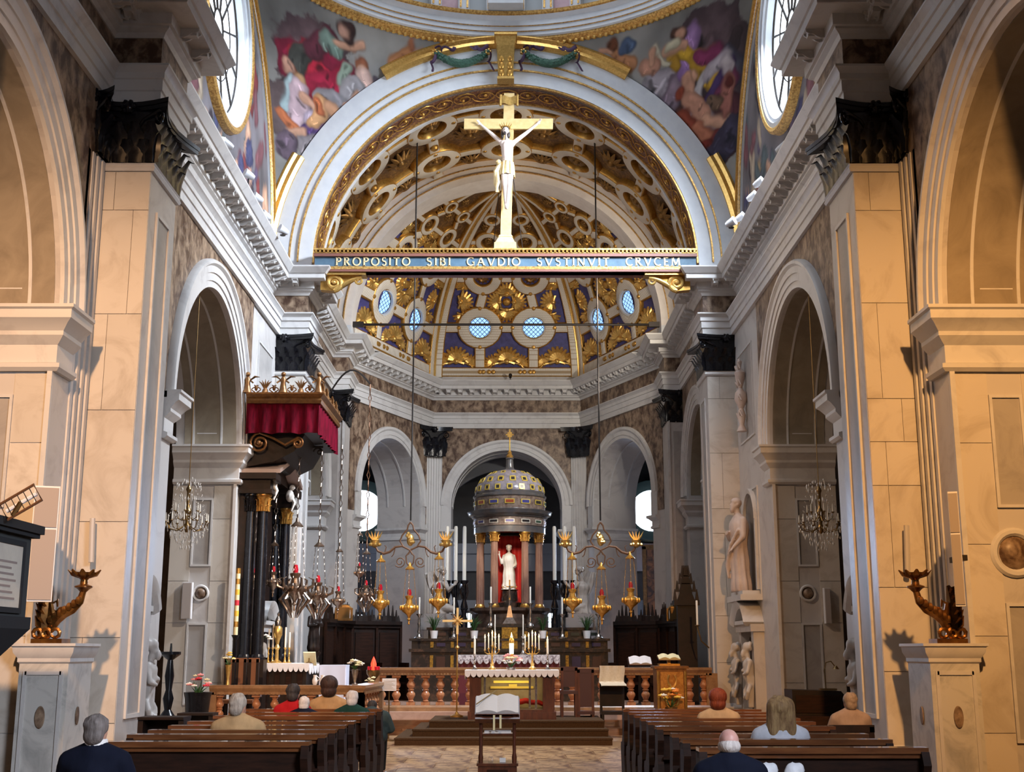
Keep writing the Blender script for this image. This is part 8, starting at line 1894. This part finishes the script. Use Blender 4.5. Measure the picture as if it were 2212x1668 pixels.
b = MB(); b.box(P.x - .75, P.x + .25, 18.7, 18.74, 0, .72); b.box(P.x - .75, P.x + .25, 18.74, 18.98, .42, .46); b.box(P.x - .75, P.x - .7, 18.6, 19.0, 0, .72); b.box(P.x + .2, P.x + .25, 18.6, 19.0, 0, .72); tag(b.build('choir_bench', WOOD, smooth=False), 'plain dark bench in front of the harmonium', 'bench')

# ---- small floodlights on the cornices
LAMPW = mat('white_lamp_housing', (.62, .64, .68), .4); LITL = mat('lit_floodlight', (1, .85, .6), emit=12., ecol=(1, .80, .5))
def flood(px, py, X, lab, lit=False, s=1):
    P = at(px, py, X=X); t = thing('cornice_floodlight', lab, 'floodlight', (P.x, P.y, ZT), group='small floodlights on the cornices')
    h = max(.12, P.z - ZT); b = MB(); b.lathe([(.06, 0), (.06, .015), (.015, .02), (.015, h - .08)], 8); b.build('stand', IRON, t)
    F = T(0, 0, h) @ RZ(.9 * s) @ RX(1.25); b = MB().xf(F); b.lathe([(.05, -.12), (.07, -.06), (.09, .06), (.10, .09)], 12); b.build('housing', LAMPW, t)
    b = MB().xf(F); b.lathe([(.09, .085), (.001, .088)], 12, cap=False)
    if lit: b.sph((0, 0, .10), .085, 10, 7)
    b.build('lens', LITL if lit else SPKW, t)
for k, (px, py) in enumerate(((490, 312), (537, 378), (556, 428), (574, 466))): flood(px, py, -4.95, ORD[k].replace('nearest', 'first') + ' floodlight from the camera on the left crossing cornice', k == 0, -1)
for k, (px, py) in enumerate(((1690, 320), (1640, 395), (1626, 425), (1600, 470))): flood(px, py, 4.95, ORD[k].replace('nearest', 'first') + ' floodlight from the camera on the right crossing cornice', k == 0, 1)
P = at(610, 528, X=-4.7); flood(610, 528, -4.7, 'floodlight at the left foot of the chancel arch', False, -1); flood(1581, 520, 4.7, 'floodlight at the right foot of the chancel arch', False, 1)
t = thing('black_spotlight', 'tiny black spotlight on the apse cornice above the shrine', 'spotlight', (.12, 39.05, ZT)); b = MB(); b.box(-.05, .05, -.05, .05, 0, .03); b.tube([(0, 0, .02), (0, 0, .12)], .012, 5); b.xf(T(0, 0, .15) @ RX(1.2)); b.lathe([(.04, -.08), (.06, .08)], 10); b.build('housing', IRON, t)
# statue at the foot of the drum
t = thing('drum_statue', 'white stucco statue standing in the drum niche above the arch', 'statue', (0, YC + 4.97, 16.69)); b = MB(); b.box(-.42, .42, -.25, .25, 0, .32); b.build('plinth', STUCCO, t, smooth=False); b = MB(); robe(b, 2.2, .3, 8, 1.1); b.bone((0, 0, 1.76), (0, 0, 1.95), .08, .07); head(b, (0, -.02, 2.08), 1.3, PI); figure_bones(b, [((-.25, 0, 1.65), (-.36, -.1, 1.3), .09, .07), ((-.36, -.1, 1.3), (-.1, -.26, 1.3), .06, .045), ((.25, 0, 1.65), (.36, -.1, 1.3), .09, .07), ((.36, -.1, 1.3), (.2, -.28, 1.5), .06, .045)]); o = remesh(b.build('figure', STUCCO, t), .03, 2); o.location = (0, 0, .32)
